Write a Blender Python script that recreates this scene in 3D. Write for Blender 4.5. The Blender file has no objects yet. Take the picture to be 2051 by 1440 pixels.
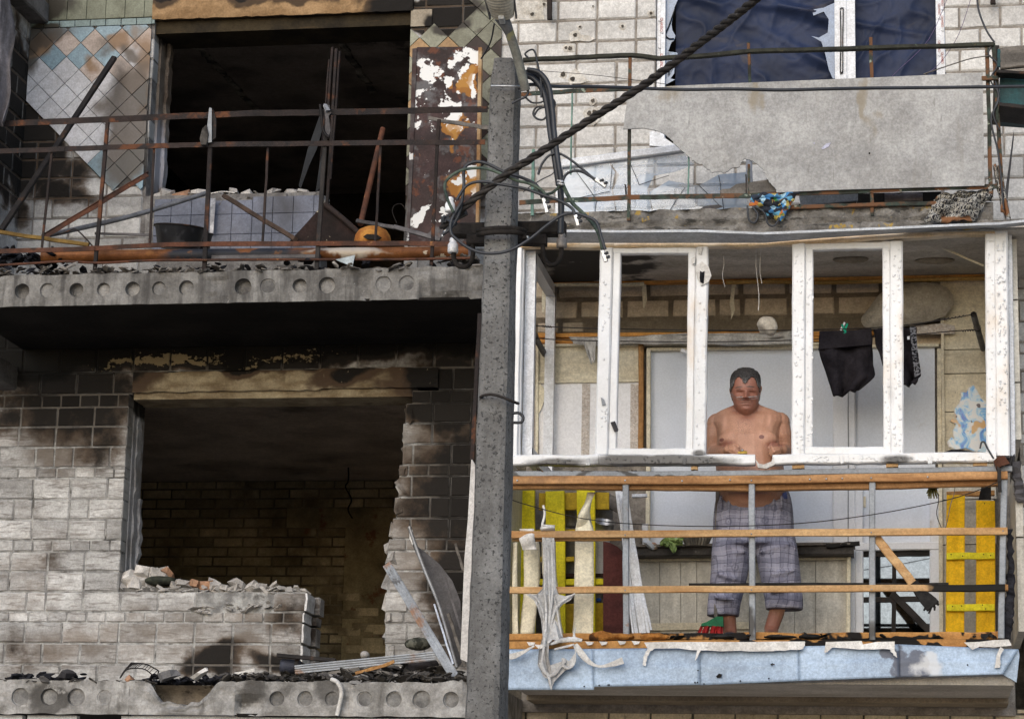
import bpy, math, random
from mathutils import Vector, Matrix, noise as mnoise
sc = bpy.context.scene
COL = sc.collection
# ---------------------------------------------------------------- camera
PW, PH, F = 2051.0, 1440.0, 5000.0
YAW, PITCH, ROLL, DIST = math.radians(9.3), math.radians(12.6), math.radians(1.22), 16.15
fwd = Vector((-math.sin(YAW)*math.cos(PITCH), math.cos(YAW)*math.cos(PITCH), math.sin(PITCH)))
_r = fwd.cross(Vector((0, 0, 1))).normalized(); _u = _r.cross(fwd)
rgt = _r*math.cos(ROLL)+_u*math.sin(ROLL); upv = -_r*math.sin(ROLL)+_u*math.cos(ROLL)
CAM = Vector((0, 0, 1.6+DIST*math.sin(PITCH))) - fwd*DIST
cd = bpy.data.cameras.new('camera'); cam = bpy.data.objects.new('camera', cd); COL.objects.link(cam)
cd.sensor_width = 36; cd.lens = F/PW*36; cd.clip_end = 500; cd.clip_start = 0.1
m3 = Matrix((rgt, upv, -fwd)).transposed(); cam.matrix_world = Matrix.Translation(CAM) @ m3.to_4x4()
sc.camera = cam
# ---------------------------------------------------------------- world and sun (soft light of a bright sky on a shaded facade)
w = bpy.data.worlds.new('World'); sc.world = w; w.use_nodes = True
nt = w.node_tree; bg = nt.nodes['Background']
sky = nt.nodes.new('ShaderNodeTexSky'); sky.sky_type = 'NISHITA'; sky.sun_disc = False
SUN_EL, SUN_AZ = math.radians(28), math.radians(192)
sky.sun_elevation = SUN_EL; sky.sun_rotation = SUN_AZ
sky.air_density = 1.0; sky.dust_density = 1.2; sky.ozone_density = 1.0
nt.links.new(sky.outputs[0], bg.inputs[0]); bg.inputs[1].default_value = 0.15
sl = bpy.data.lights.new('sun', 'SUN'); so = bpy.data.objects.new('sun', sl); COL.objects.link(so)
sl.energy = 1.15; sl.angle = math.radians(60); sl.color = (1, .965, .915)
sd = Vector((math.sin(SUN_AZ)*math.cos(SUN_EL), math.cos(SUN_AZ)*math.cos(SUN_EL), math.sin(SUN_EL)))
so.rotation_euler = (-sd).to_track_quat('-Z', 'Y').to_euler()
vs = sc.view_settings; vs.view_transform = 'Standard'; vs.look = 'None'; vs.gamma = 1; vs.use_curve_mapping = False
vs.exposure = 0.40

# ---------------------------------------------------------------- pixel of the photograph + depth plane -> point of the place
def A(px, py, Y=0.0):
    d = fwd + rgt*((px-PW/2)/F) - upv*((py-PH/2)/F)
    return CAM + d*((Y-CAM.y)/d.y)
def S(Y): return (Y-CAM.y)/fwd.y/F*1.0          # metres per photo pixel on plane Y
def AZ(px, py, Y=0.0): return A(px, py, Y).z
def AX(px, py, Y=0.0): return A(px, py, Y).x

# ---------------------------------------------------------------- mesh builder
def V(*a): return Vector(a)
class MB:
    def __init__(s): s.v = []; s.f = []; s.sm = []
    def add(s, vs, fs, smooth=False):
        o = len(s.v); s.v += [Vector(v) for v in vs]
        for f in fs: s.f.append(tuple(i+o for i in f)); s.sm.append(smooth)
        return s
    def box(s, a, b):
        x0, y0, z0 = a; x1, y1, z1 = b
        x0, x1 = min(x0, x1), max(x0, x1); y0, y1 = min(y0, y1), max(y0, y1); z0, z1 = min(z0, z1), max(z0, z1)
        return s.add([(x0,y0,z0),(x1,y0,z0),(x1,y1,z0),(x0,y1,z0),(x0,y0,z1),(x1,y0,z1),(x1,y1,z1),(x0,y1,z1)],
            [(0,3,2,1),(4,5,6,7),(0,1,5,4),(1,2,6,5),(2,3,7,6),(3,0,4,7)])
    def bar(s, p, q, w, d, jit=0.0, n=1, seed=0, cham=.13, w2=None, ref=None, sag=0):
        """chamfered bar p->q, w across in the facade plane, d in depth"""
        p, q = Vector(p), Vector(q); ax = (q-p).normalized(); ref = ref or V(0, 1, 0)
        if abs(ax.dot(ref)) > .95: ref = V(0, 0, 1)
        a = ax.cross(ref).normalized(); b = a.cross(ax).normalized(); rg = random.Random(seed)
        rows = []
        for i in range(n+1):
            t = i/n; c = p.lerp(q, t) - V(0, 0, sag*4*t*(1-t)); ww = (w+(w2-w)*t if w2 else w)/2; dd = d/2; k = cham*min(ww, dd)*2
            c += (a*rg.uniform(-1, 1)+b*rg.uniform(-1, 1))*jit
            rows.append([c+a*x+b*y+(a*rg.uniform(-1, 1)+b*rg.uniform(-1, 1))*jit*.5 for x, y in
                ((ww,-dd+k),(ww,dd-k),(ww-k,dd),(-ww+k,dd),(-ww,dd-k),(-ww,-dd+k),(-ww+k,-dd),(ww-k,-dd))])
        vs = [v for r in rows for v in r]; fs = []
        for i in range(n):
            for j in range(8):
                k2 = (j+1) % 8; fs.append((i*8+j, i*8+k2, (i+1)*8+k2, (i+1)*8+j))
        fs.append(tuple(range(7, -1, -1))); fs.append(tuple(n*8+j for j in range(8)))
        return s.add(vs, fs)
    def tube(s, pts, r, n=8, sub=4, jit=0, seed=0, r2=None, cap=True):
        P = smooth_path(pts, sub); rg = random.Random(seed); N = len(P); vs = []; fs = []; prev = None
        for i, c in enumerate(P):
            t = (P[min(i+1, N-1)]-P[max(i-1, 0)]).normalized()
            if prev is None:
                a = t.cross(V(0, 1, 0)); a = t.cross(V(0, 0, 1)) if a.length < .2 else a
            else: a = prev - t*prev.dot(t)
            a.normalize(); prev = a; b = t.cross(a); rr = r+((r2-r)*i/(N-1) if r2 is not None else 0)
            for j in range(n):
                an = 2*math.pi*j/n; k = rr*(1+rg.uniform(-jit, jit)); vs.append(c+a*math.cos(an)*k+b*math.sin(an)*k)
        for i in range(N-1):
            for j in range(n): fs.append((i*n+j, i*n+(j+1) % n, (i+1)*n+(j+1) % n, (i+1)*n+j))
        s.add(vs, fs, True)
        if cap: s.add(vs[:n], [tuple(range(n-1, -1, -1))]); s.add(vs[-n:], [tuple(range(n))])
        return s
    def prism(s, pts, th):
        """outline pts (world, seen from the front) with thickness th in depth"""
        n = len(pts); th = V(0, th, 0) if not isinstance(th, Vector) else th
        vs = [Vector(p) for p in pts]+[Vector(p)+th for p in pts]
        fs = [tuple(range(n-1, -1, -1)), tuple(range(n, 2*n))]+[(i, (i+1) % n, n+(i+1) % n, n+i) for i in range(n)]
        return s.add(vs, fs)
    def lathe(s, c, prof, n=24, ax=V(0, 0, 1), smooth=True):
        ax = ax.normalized(); a = ax.cross(V(0, 1, 0)); a = V(1, 0, 0) if a.length < .1 else a.normalized(); b = ax.cross(a)
        c = Vector(c); vs = []; fs = []
        for r, h in prof:
            for j in range(n):
                t = 2*math.pi*j/n; vs.append(c+ax*h+(a*math.cos(t)+b*math.sin(t))*r)
        for i in range(len(prof)-1):
            for j in range(n): fs.append((i*n+j, i*n+(j+1) % n, (i+1)*n+(j+1) % n, (i+1)*n+j))
        return s.add(vs, fs, smooth)
    def ell(s, c, rx, ry, rz, n=14, m=9, rot=None):
        c = Vector(c); vs = []; fs = []
        for i in range(m+1):
            ph = math.pi*i/m
            for j in range(n):
                t = 2*math.pi*j/n; p = V(rx*math.sin(ph)*math.cos(t), ry*math.sin(ph)*math.sin(t), rz*math.cos(ph))
                vs.append(c+(rot @ p if rot else p))
        for i in range(m):
            for j in range(n): fs.append((i*n+j, (i+1)*n+j, (i+1)*n+(j+1) % n, i*n+(j+1) % n))
        return s.add(vs, fs, True)
    def rock(s, c, size, seed=0, flat=1.0):
        """an angular broken chunk: a jittered, randomly turned block with cut corners"""
        rg = random.Random(seed); c = Vector(c); R = Matrix.Rotation(rg.uniform(0, 6.3), 3, 'Z') @ Matrix.Rotation(rg.uniform(-.6, .6), 3, 'X') @ Matrix.Rotation(rg.uniform(-.6, .6), 3, 'Y')
        sx, sy, sz = size[0]/2, size[1]/2, size[2]/2; vs = []
        for z in (-1, 1):
            for k in range(6):
                t = k*math.pi/3+rg.uniform(-.3, .3); rr = rg.uniform(.75, 1.2)
                vs.append(c+R @ V(sx*rr*math.cos(t), sy*rr*math.sin(t), sz*z*rg.uniform(.6, 1.15)))
        fs = [(5,4,3,2,1,0), (6,7,8,9,10,11)]+[(k, (k+1) % 6, 6+(k+1) % 6, 6+k) for k in range(6)]
        return s.add(vs, fs)
    def surf(s, fn, nu, nv, smooth=True):
        vs = [Vector(fn(i/nu, j/nv)) for j in range(nv+1) for i in range(nu+1)]
        fs = [(j*(nu+1)+i, j*(nu+1)+i+1, (j+1)*(nu+1)+i+1, (j+1)*(nu+1)+i) for j in range(nv) for i in range(nu)]
        return s.add(vs, fs, smooth)
    def build(s, name, mat, parent=None, loc=None, **tags):
        org = ORG.get(parent, V(0, 0, 0)) if parent else V(0, 0, 0)
        if parent is None:
            if loc is None:
                n = len(s.v); lo = [min(v[k] for v in s.v) for k in range(3)]; hi = [max(v[k] for v in s.v) for k in range(3)]
                loc = V((lo[0]+hi[0])/2, (lo[1]+hi[1])/2, lo[2])
            org = Vector(loc)
        me = bpy.data.meshes.new(name); me.from_pydata([tuple(v-org) for v in s.v], [], s.f)
        me.polygons.foreach_set('use_smooth', s.sm); me.materials.append(mat); me.update()
        o = bpy.data.objects.new(name, me); COL.objects.link(o)
        if parent: o.parent = parent; ORG[o] = org
        else: o.location = org; ORG[o] = org
        tag(o, **tags)
        return o
ORG = {}
def under(o, parent):
    """make a finished assembly a part of a larger thing"""
    o.parent = parent; o.location = ORG[o]-ORG[parent]
    for k in ('category', 'group', 'kind'):
        if k in o: del o[k]
    return o
ORDW = ['leftmost', 'second', 'third', 'fourth', 'fifth', 'sixth', 'seventh', 'eighth', 'ninth', 'tenth', 'eleventh', 'twelfth', 'thirteenth', 'fourteenth', 'fifteenth', 'sixteenth', 'seventeenth', 'eighteenth']
def number(label):
    os_ = sorted([o for o in COL.objects if o.get('label') == label], key=lambda o: ORG[o].x); n = len(os_)
    for i, o in enumerate(os_): o['label'] = label+', '+('leftmost of them' if i == 0 else 'rightmost of them' if i == n-1 else ORDW[i]+' from the left')
def tag(o, label=None, cat=None, group=None, kind=None):
    if label: o['label'] = label
    if cat: o['category'] = cat
    if group: o['group'] = group
    if kind: o['kind'] = kind
    return o
def thing(name, label, cat, loc, group=None, kind=None):
    o = bpy.data.objects.new(name, None); COL.objects.link(o); o.location = loc; o.empty_display_size = .1
    ORG[o] = Vector(loc); tag(o, label, cat, group, kind); return o
def smooth_path(pts, sub):
    pts = [Vector(p) for p in pts]
    if sub <= 1 or len(pts) < 3: return pts
    out = []
    for i in range(len(pts)-1):
        p0, p1, p2, p3 = pts[max(i-1, 0)], pts[i], pts[i+1], pts[min(i+2, len(pts)-1)]
        for k in range(sub):
            t = k/sub; out.append(.5*((2*p1)+(p2-p0)*t+(2*p0-5*p1+4*p2-p3)*t*t+(3*p1-p0-3*p2+p3)*t**3))
    out.append(pts[-1]); return out
def rag(pts, i0, i1, amp=1.6, n=4, seed=1):
    """break an outline up between its corners i0..i1"""
    rg = random.Random(seed); out = []
    for i, p in enumerate(pts):
        out.append(p)
        if i0 <= i < i1:
            q = pts[i+1]
            for k in range(1, n): t = k/n; out.append((p[0]+(q[0]-p[0])*t+rg.uniform(-amp, amp), p[1]+(q[1]-p[1])*t+rg.uniform(-amp, amp))+tuple(p[2:3]))
    return out
def pp(pts, Y):   # pixel polyline -> world
    return [A(p[0], p[1], p[2] if len(p) > 2 else Y) for p in pts]
def bar(name, p, q, Y, wpx, d, mat, parent=None, n=6, jit=.0015, seed=0, Y2=None, w2px=None, cham=.13, sag=0, **tags):
    Y2 = Y if Y2 is None else Y2
    return MB().bar(A(p[0], p[1], Y), A(q[0], q[1], Y2), wpx*S(Y), d, jit=jit, n=n, seed=seed or int(p[0]*7+p[1]), w2=w2px*S(Y2) if w2px else None, cham=cham, sag=sag).build(name, mat, parent, **tags)
def tube(name, pts, Y, rpx, mat, parent=None, n=8, sub=4, **tags):
    return MB().tube(pp(pts, Y), rpx*S(Y), n=n, sub=sub).build(name, mat, parent, **tags)
def sheet(name, pts, Y, th, mat, parent=None, **tags):
    P = pp(pts, Y)
    area = sum(P[i].x*P[(i+1) % len(P)].z-P[(i+1) % len(P)].x*P[i].z for i in range(len(P)))
    if area > 0: P = P[::-1]      # clockwise as seen from the front
    return MB().prism(P, th).build(name, mat, parent, **tags)

# ---------------------------------------------------------------- materials
def blobs_px(lst, Y=0.0):
    out = []
    for b in lst:
        c = A(b[0], b[1], Y); k = S(Y); out.append((c.x, c.z, b[2]*k, b[3]*k, b[4]))
    return out
class NT:
    def __init__(s, name):
        s.m = bpy.data.materials.new(name); s.m.use_nodes = True; s.t = s.m.node_tree
        s.b = s.t.nodes['Principled BSDF']; s.out = s.t.nodes['Material Output']
        s.pos = s.n('ShaderNodeNewGeometry').outputs['Position']; s.seed = (hash_str(name) % 97)*1.37
    def n(s, typ): return s.t.nodes.new(typ)
    def L(s, a, b):
        if isinstance(a, (int, float)): b.default_value = a
        elif isinstance(a, (tuple, list)): b.default_value = a if len(b.default_value) == len(a) else tuple(a)+(1,)
        else: s.t.links.new(a, b)
    def math(s, op, a, b=0.0, c=None, clamp=False):
        n = s.n('ShaderNodeMath'); n.operation = op; n.use_clamp = clamp; s.L(a, n.inputs[0]); s.L(b, n.inputs[1])
        if c is not None: s.L(c, n.inputs[2])
        return n.outputs[0]
    def vec(s, op, a, b):
        n = s.n('ShaderNodeVectorMath'); n.operation = op; s.L(a, n.inputs[0]); s.L(b, n.inputs[1])
        return n.outputs['Value'] if op == 'LENGTH' else n.outputs[0]
    def mix(s, f, a, b, mode='MIX'):
        n = s.n('ShaderNodeMix'); n.data_type = 'RGBA'; n.blend_type = mode
        s.L(f, n.inputs[0]); s.L(a, n.inputs[6]); s.L(b, n.inputs[7]); return n.outputs[2]
    def noise(s, scale, detail=4, rough=.55, vec=None, off=0.0, dist=0.0):
        v = vec if vec is not None else s.pos
        sc3 = scale if isinstance(scale, (tuple, list)) else (scale,)*3
        v = s.vec('MULTIPLY', v, sc3); v = s.vec('ADD', v, (s.seed+off, off*1.7, s.seed-off))
        n = s.n('ShaderNodeTexNoise'); n.inputs['Scale'].default_value = 1; n.inputs['Detail'].default_value = detail
        n.inputs['Roughness'].default_value = rough; n.inputs['Distortion'].default_value = dist; s.L(v, n.inputs['Vector'])
        return n.outputs[0]
    def step(s, v, lo, hi):
        n = s.n('ShaderNodeMapRange'); n.interpolation_type = 'SMOOTHSTEP'; s.L(v, n.inputs[0])
        n.inputs[1].default_value = lo; n.inputs[2].default_value = hi; return n.outputs[0]
    def blob(s, bl, wob=.42):
        dp = s.n('ShaderNodeTexNoise'); dp.inputs['Scale'].default_value = 3.2; dp.inputs['Detail'].default_value = 4; s.L(s.pos, dp.inputs['Vector'])
        d = s.vec('SUBTRACT', dp.outputs[1], (.5, .5, .5)); d = s.vec('MULTIPLY', d, (wob, 0, wob)); P = s.vec('ADD', s.pos, d); acc = None
        for X, Z, rx, rz, st in bl:
            q = s.vec('SUBTRACT', P, (X, 0, Z)); q = s.vec('MULTIPLY', q, (1/rx, 0, 1/rz))
            l = s.vec('LENGTH', q, (0, 0, 0)); v = s.math('MULTIPLY_ADD', l, -st, st)
            acc = v if acc is None else s.math('MAXIMUM', acc, v)
        return acc
def hash_str(x):
    h = 7
    for ch in x: h = (h*131+ord(ch)) % 1000003
    return h
MATS = {}
def M(name, c1, c2=None, scale=6, rough=.85, bump=.25, bscale=45, metal=0, rand=.12, layers=(), detail=5, spec=.12, bdist=.01, lo=.35, hi=.65, fineness=.22, rand2=0):
    """two-tone noisy base + layers.  layer: dict(col, scale, lo, hi, blobs, amp, s, rough)"""
    if name in MATS: return MATS[name]
    t = NT(name); c2 = c2 or tuple(x*.7 for x in c1)
    col = t.mix(t.step(t.noise(scale, detail), lo, hi), tuple(c1)+(1,), tuple(c2)+(1,))
    fine = t.noise(80, 4, .7, off=3.1); col = t.mix(fineness*1.5, col, t.mix(t.step(fine, .34, .66), (.5, .5, .5, 1), (1.3, 1.3, 1.3, 1)), 'MULTIPLY')
    if fineness > .2: col = t.mix(.4, col, t.mix(t.step(t.noise(26, 5, .65, off=8.3), .36, .64), (.68, .67, .66, 1), (1.14, 1.14, 1.14, 1)), 'MULTIPLY')
    if fineness > .2: col = t.mix(.5, col, t.mix(t.step(t.noise(2.1, 6, off=6.6), .3, .7), (.72,.70,.68,1), (1.12,1.12,1.12,1)), 'MULTIPLY')
    if rand:
        oi = t.n('ShaderNodeObjectInfo'); f = t.math('MULTIPLY_ADD', oi.outputs['Random'], 2*rand, 1-rand)
        cc = t.n('ShaderNodeCombineColor'); [t.L(f, cc.inputs[i]) for i in range(3)]; col = t.mix(1.0, col, cc.outputs[0], 'MULTIPLY')
    rg = rough
    for i, la in enumerate(layers):
        nz = t.noise(la.get('scale', 5), la.get('detail', 5), la.get('nr', .6), off=5.3*(i+1), dist=la.get('dist', 0))
        if 'edge' in la:            # wear along the arrises of single bricks
            tc = t.n('ShaderNodeTexCoord'); sp = t.n('ShaderNodeSeparateXYZ'); t.L(tc.outputs['Generated'], sp.inputs[0]); d = None
            for k_, asp in ((0, 1.8), (2, 1.0)):
                q = t.math('MULTIPLY', t.math('MINIMUM', sp.outputs[k_], t.math('SUBTRACT', 1.0, sp.outputs[k_])), asp); d = q if d is None else t.math('MINIMUM', d, q)
            v = t.math('MULTIPLY_ADD', nz, -la['edge']*2.2, d); mk = t.math('SUBTRACT', 1.0, t.step(v, -la['edge']*1.1-.03, -la['edge']*1.1+.06))
        elif 'blobs' in la:
            b = t.blob(la['blobs'], la.get('wob', .42)); v = t.math('MULTIPLY_ADD', nz, la.get('amp', .8), b); v = t.math('SUBTRACT', v, la.get('amp', .8)*.5)
            mk = t.step(v, la.get('lo', .1), la.get('hi', .5))
        else: mk = t.step(nz, la.get('lo', .5), la.get('hi', .6))
        mk = t.math('MULTIPLY', mk, la.get('s', 1.0)); col = t.mix(mk, col, tuple(la['col'])+(1,), la.get('mode', 'MIX'))
        if 'rough' in la: rg = t.math('ADD', t.math('MULTIPLY', mk, la['rough']), t.math('MULTIPLY', t.math('SUBTRACT', 1.0, mk), rg))
    if rand2:
        oi = t.n('ShaderNodeObjectInfo'); f = t.math('FRACT', t.math('MULTIPLY', oi.outputs['Random'], 17.31)); f = t.math('MULTIPLY_ADD', f, 2*rand2, 1-rand2)
        cc = t.n('ShaderNodeCombineColor'); [t.L(f, cc.inputs[i]) for i in range(3)]; col = t.mix(1.0, col, cc.outputs[0], 'MULTIPLY')
    t.L(col, t.b.inputs['Base Color']); t.L(rg, t.b.inputs['Roughness']); t.b.inputs['Metallic'].default_value = metal
    t.b.inputs['Specular IOR Level'].default_value = spec
    if bump:
        bn = t.n('ShaderNodeBump'); bn.inputs['Strength'].default_value = bump; bn.inputs['Distance'].default_value = bdist
        t.L(t.noise(bscale, 6, .65, off=9.1), bn.inputs['Height']); t.L(bn.outputs[0], t.b.inputs['Normal'])
    MATS[name] = t.m; return t.m
# ================================================================ materials
SOOT = (.018, .016, .0145)
B_LOW = blobs_px([(480,680,660,86,3.2),(60,730,260,60,2.6),(150,800,190,95,1.3),(20,830,60,60,.7),(900,790,110,100,2.2),(930,960,90,150,1.15),(895,1000,115,140,1.1),(930,1180,100,190,1.2),
    (430,1320,75,45,1.5),(590,1240,60,60,.5),(100,1110,60,50,.3),(40,1300,60,40,.35),(210,880,70,80,.6),(560,1330,70,30,1.2)])
B_LOWB = blobs_px([(120,870,190,130,1.0),(900,1000,170,320,1.4),(300,1270,300,90,.6),(40,1140,90,60,.45),(500,1230,160,70,.55),(60,1000,60,70,.35),(150,1300,260,70,.75),(480,1300,160,60,.9),(560,1230,70,60,.9),(60,1200,90,60,.5)])
B_UP = blobs_px([(45,250,40,230,2.4),(75,320,80,100,2.0),(150,350,60,40,.9),(400,-10,420,25,2.0),(900,250,120,260,2.6),(890,18,130,56,3.6),(130,395,90,40,1.1)])
BROWN = (.075, .052, .036)
def soot_layers(bl, bb=None):
    L = []
    if bb: L.append(dict(col=(.16, .13, .105), blobs=bb, scale=(5, 5, 9), amp=1.0, lo=.05, hi=.75, s=.85))
    L += [dict(edge=.10, col=(.50,.49,.475), scale=17, s=.6), dict(col=BROWN, blobs=bl, scale=(5,5,8), amp=1.2, lo=-.12, hi=.45, s=.95, detail=9, nr=.7), dict(col=SOOT, blobs=bl, scale=7, amp=1.35, lo=.14, hi=.66, s=.97, detail=9, nr=.72),
          dict(col=(.40, .37, .32), scale=(30, 30, 42), lo=.69, hi=.74, s=.55, detail=8, nr=.7), dict(edge=.035, col=(.36,.345,.325), scale=23, s=.55)]
    return L
m_brick_low = M('burnt_silicate_brick', (.54,.53,.515), (.34,.33,.32), scale=(3,3,9), rand=.14, rand2=.24, bump=.6, bscale=22, layers=[dict(col=(.10,.08,.065), scale=(5,5,34), lo=.46, hi=.74, s=.75, dist=1.6)]+soot_layers(B_LOW, B_LOWB)+[dict(col=(.0075,.007,.006), blobs=blobs_px([(480,668,760,74,3.0),(40,730,160,50,1.6)]), scale=9, amp=1.0, lo=.1, hi=.6, s=.9, detail=8), dict(col=(.24,.19,.11), blobs=blobs_px([(330,722,200,24,.8),(560,715,160,18,.55)]), scale=(24,24,34), amp=1.9, lo=.36, hi=.46, s=.8, detail=8), dict(col=(.03,.028,.025), scale=31, lo=.70, hi=.74, s=.7)])
m_mortar_low = M('burnt_mortar', (.42,.415,.40), (.20,.195,.19), scale=14, rand=0, bump=.6, layers=[dict(col=(.10,.085,.07), blobs=B_LOW, scale=5, amp=1.0, lo=-.1, hi=.7, s=.88), dict(col=SOOT, blobs=blobs_px([(480,680,640,70,3.0),(60,730,300,75,2.4),(920,830,110,110,1.7),(920,1010,100,150,1.1),(920,1190,90,150,.8)]), scale=5, amp=.8, lo=.1, hi=.8, s=.95), dict(col=(.05,.045,.04), scale=7, lo=.55, hi=.65, s=.8), dict(col=(.008,.0075,.0065), blobs=blobs_px([(480,668,760,76,3.0),(40,730,160,50,1.6)]), scale=9, amp=1.0, lo=.1, hi=.6, s=.9)])
m_brick_up = M('scorched_silicate_brick', (.50,.495,.485), (.35,.345,.34), scale=(3,3,9), rand=.12, rand2=.22, bump=.6, bscale=22, layers=soot_layers(B_UP))
m_mortar_up = M('scorched_mortar', (.26,.25,.24), (.14,.13,.125), scale=9, rand=0, bump=.6, layers=soot_layers(B_UP)[:2])
m_brick_white = M('white_silicate_brick', (.64,.625,.60), (.54,.525,.505), scale=(2.5,2.5,6), rand=.11, bump=.5, bscale=22, layers=[dict(edge=.06, col=(.40,.37,.33), scale=15, s=.5), dict(col=(.36,.31,.26), scale=(9,9,5), lo=.60, hi=.78, s=.55), dict(col=(.2,.17,.14), scale=26, lo=.72, hi=.76, s=.6), dict(col=(.8,.79,.77), scale=15, lo=.70, hi=.74, s=.6)])
m_mortar_white = M('grey_mortar', (.33,.30,.265), (.23,.205,.18), scale=11, rand=0, bump=.8, bscale=60)
m_brick_in = M('sheltered_silicate_brick', (.62,.53,.41), (.52,.44,.34), scale=(3,3,7), rand=.12, layers=[dict(col=(.1,.085,.07), scale=7, lo=.6, hi=.76, s=.6)])
m_brick_yel = M('yellowish_brick', (.62,.53,.38), (.52,.44,.31), scale=(3,3,9), rand=.1, layers=[dict(col=(.2,.16,.11), scale=14, lo=.60, hi=.68, s=.55)])
m_mortar_dark = M('dark_mortar', (.16,.145,.12), (.07,.065,.055), scale=8, rand=0, bump=.6)
m_brick_room = M('smoked_inner_brick', (.62,.52,.34), (.40,.325,.20), scale=2.2, rand=.35, layers=[dict(col=(.10,.07,.04), scale=1.6, lo=.5, hi=.68, s=.75), dict(col=(.20,.06,.03), scale=3.3, lo=.62, hi=.72, s=.6)])
m_mortar_room = M('smoked_inner_mortar', (.30,.25,.17), (.14,.115,.08), scale=3, rand=0)
m_plaster_room = M('smoked_plaster', (.46,.38,.23), (.22,.18,.11), scale=2.5, rand=0, layers=[dict(col=(.17,.05,.03), scale=6, lo=.58, hi=.66, s=.7), dict(col=(.22,.2,.14), scale=9, lo=.62, hi=.7, s=.6)])
m_ceil_low = M('smoked_ceiling', (.70,.60,.51), (.46,.39,.33), scale=1.6, rand=0, rough=.9, layers=[dict(col=(.16,.13,.1), scale=14, lo=.62, hi=.75, s=.5), dict(col=(.06,.05,.042), scale=(1.2,1.2,1), lo=.54, hi=.76, s=.7)])
m_black = M('soot_black', (.03,.027,.024), (.012,.011,.010), scale=3, rand=0, rough=.95, spec=.1, layers=[dict(col=(.06,.05,.04), scale=13, lo=.70, hi=.78, s=.5)])  # soot in the upper room; shade painted black on holes and gaps
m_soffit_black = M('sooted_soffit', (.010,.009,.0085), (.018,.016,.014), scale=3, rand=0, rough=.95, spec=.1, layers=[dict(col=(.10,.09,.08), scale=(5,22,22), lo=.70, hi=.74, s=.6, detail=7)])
m_lintel_low = M('scorched_lintel', (.40,.33,.22), (.22,.165,.10), scale=(5,5,16), rand=0, layers=[dict(col=(.09,.06,.04), blobs=blobs_px([(250,745,90,60,1.6),(560,722,420,34,1.6),(900,750,190,60,2.2),(690,760,90,34,1.5),(330,740,80,16,1.2)]), scale=6, amp=.9, lo=.0, hi=.5), dict(col=SOOT, blobs=blobs_px([(215,750,80,50,2.0),(920,745,150,60,2.6),(560,712,400,26,1.5),(700,757,40,18,1.2)]), scale=7, amp=1.0, lo=.1, hi=.6), dict(col=(.5,.42,.3), scale=24, lo=.66, hi=.72, s=.5)])
m_lintel_up = M('burnt_lintel', (.38,.245,.13), (.26,.16,.08), scale=(3,3,10), rand=0, layers=[dict(col=(.05,.03,.02), scale=40, lo=.70, hi=.74, s=.8), dict(col=(.075,.05,.032), blobs=blobs_px([(330,0,70,34,1.8),(830,10,120,60,2.6),(560,-14,260,26,1.4)]), scale=6, amp=.9, lo=.0, hi=.5), dict(col=SOOT, blobs=blobs_px([(330,-8,60,30,2.0),(850,10,130,60,2.8),(520,-20,200,18,1.6)]), scale=6, amp=1, lo=.1, hi=.6)])
m_slab = M('weathered_slab_concrete', (.25,.24,.225), (.13,.123,.115), scale=5, rand=0, bump=.5, layers=[dict(col=(.06,.056,.053), scale=(16,16,2.2), lo=.44, hi=.68, s=.85, detail=8), dict(col=(.045,.042,.045), blobs=blobs_px([(70,545,200,18,1.5),(330,550,200,12,1.2),(640,560,80,30,1.6),(735,590,70,30,1.0),(860,580,60,36,1.7),(640,592,40,26,1.6),(60,570,90,60,.6),(900,545,120,16,1.5)]), scale=11, amp=1.1, lo=.05, hi=.6, s=.85), dict(col=(.5,.47,.44), scale=34, lo=.68, hi=.73, s=.5)])
m_slab_low = M('chipped_slab_concrete', (.42,.405,.385), (.22,.21,.195), scale=7, rand=0, bump=.7, layers=[dict(col=(.09,.082,.074), scale=(13,13,2.2), lo=.54, hi=.7, s=.75), dict(col=(.05,.045,.04), blobs=blobs_px([(225,1425,60,35,1.4),(400,1365,110,26,1.3),(620,1400,60,45,.9),(740,1400,50,50,.8),(560,1370,80,30,.8)]), scale=8, amp=1.1, lo=.1, hi=.6, s=.8), dict(col=(.55,.52,.48), scale=8, lo=.60, hi=.7, s=.6)])
m_slab_up = M('lichened_slab_concrete', (.27,.255,.235), (.14,.13,.12), scale=8, rand=0, bump=.9, bscale=25, bdist=.02, layers=[dict(col=(.04,.038,.034), scale=(7,7,26), lo=.55, hi=.63, s=.8), dict(col=(.40,.26,.05), scale=9, lo=.61, hi=.67, s=.85), dict(col=(.4,.39,.37), scale=13, lo=.62, hi=.7, s=.6), dict(col=(.16,.07,.04), scale=7, lo=.66, hi=.72, s=.6)])
m_soffit = M('grey_soffit_concrete', (.60,.55,.49), (.46,.42,.36), scale=(2,5,5), rand=0, bump=.3, layers=[dict(col=(.06,.055,.05), blobs=blobs_px([(1190,515,170,40,2.2),(1120,560,60,50,1.4)], -.5), scale=5, amp=.9, lo=.1, hi=.7), dict(col=(.45,.42,.37), scale=6, lo=.63, hi=.68, s=.55)])
m_pole = M('pole_concrete', (.20,.197,.193), (.145,.142,.139), scale=5, rand=0, bump=.7, bscale=55, layers=[dict(col=(.035,.035,.035), scale=58, lo=.575, hi=.625, s=.85, detail=3), dict(col=(.08,.076,.072), scale=(6,6,.7), lo=.52, hi=.72, s=.5), dict(col=(.3,.295,.29), scale=14, lo=.66, hi=.72, s=.5), dict(col=(.13,.07,.045), scale=(3,3,.8), lo=.68, hi=.76, s=.6)])
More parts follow.
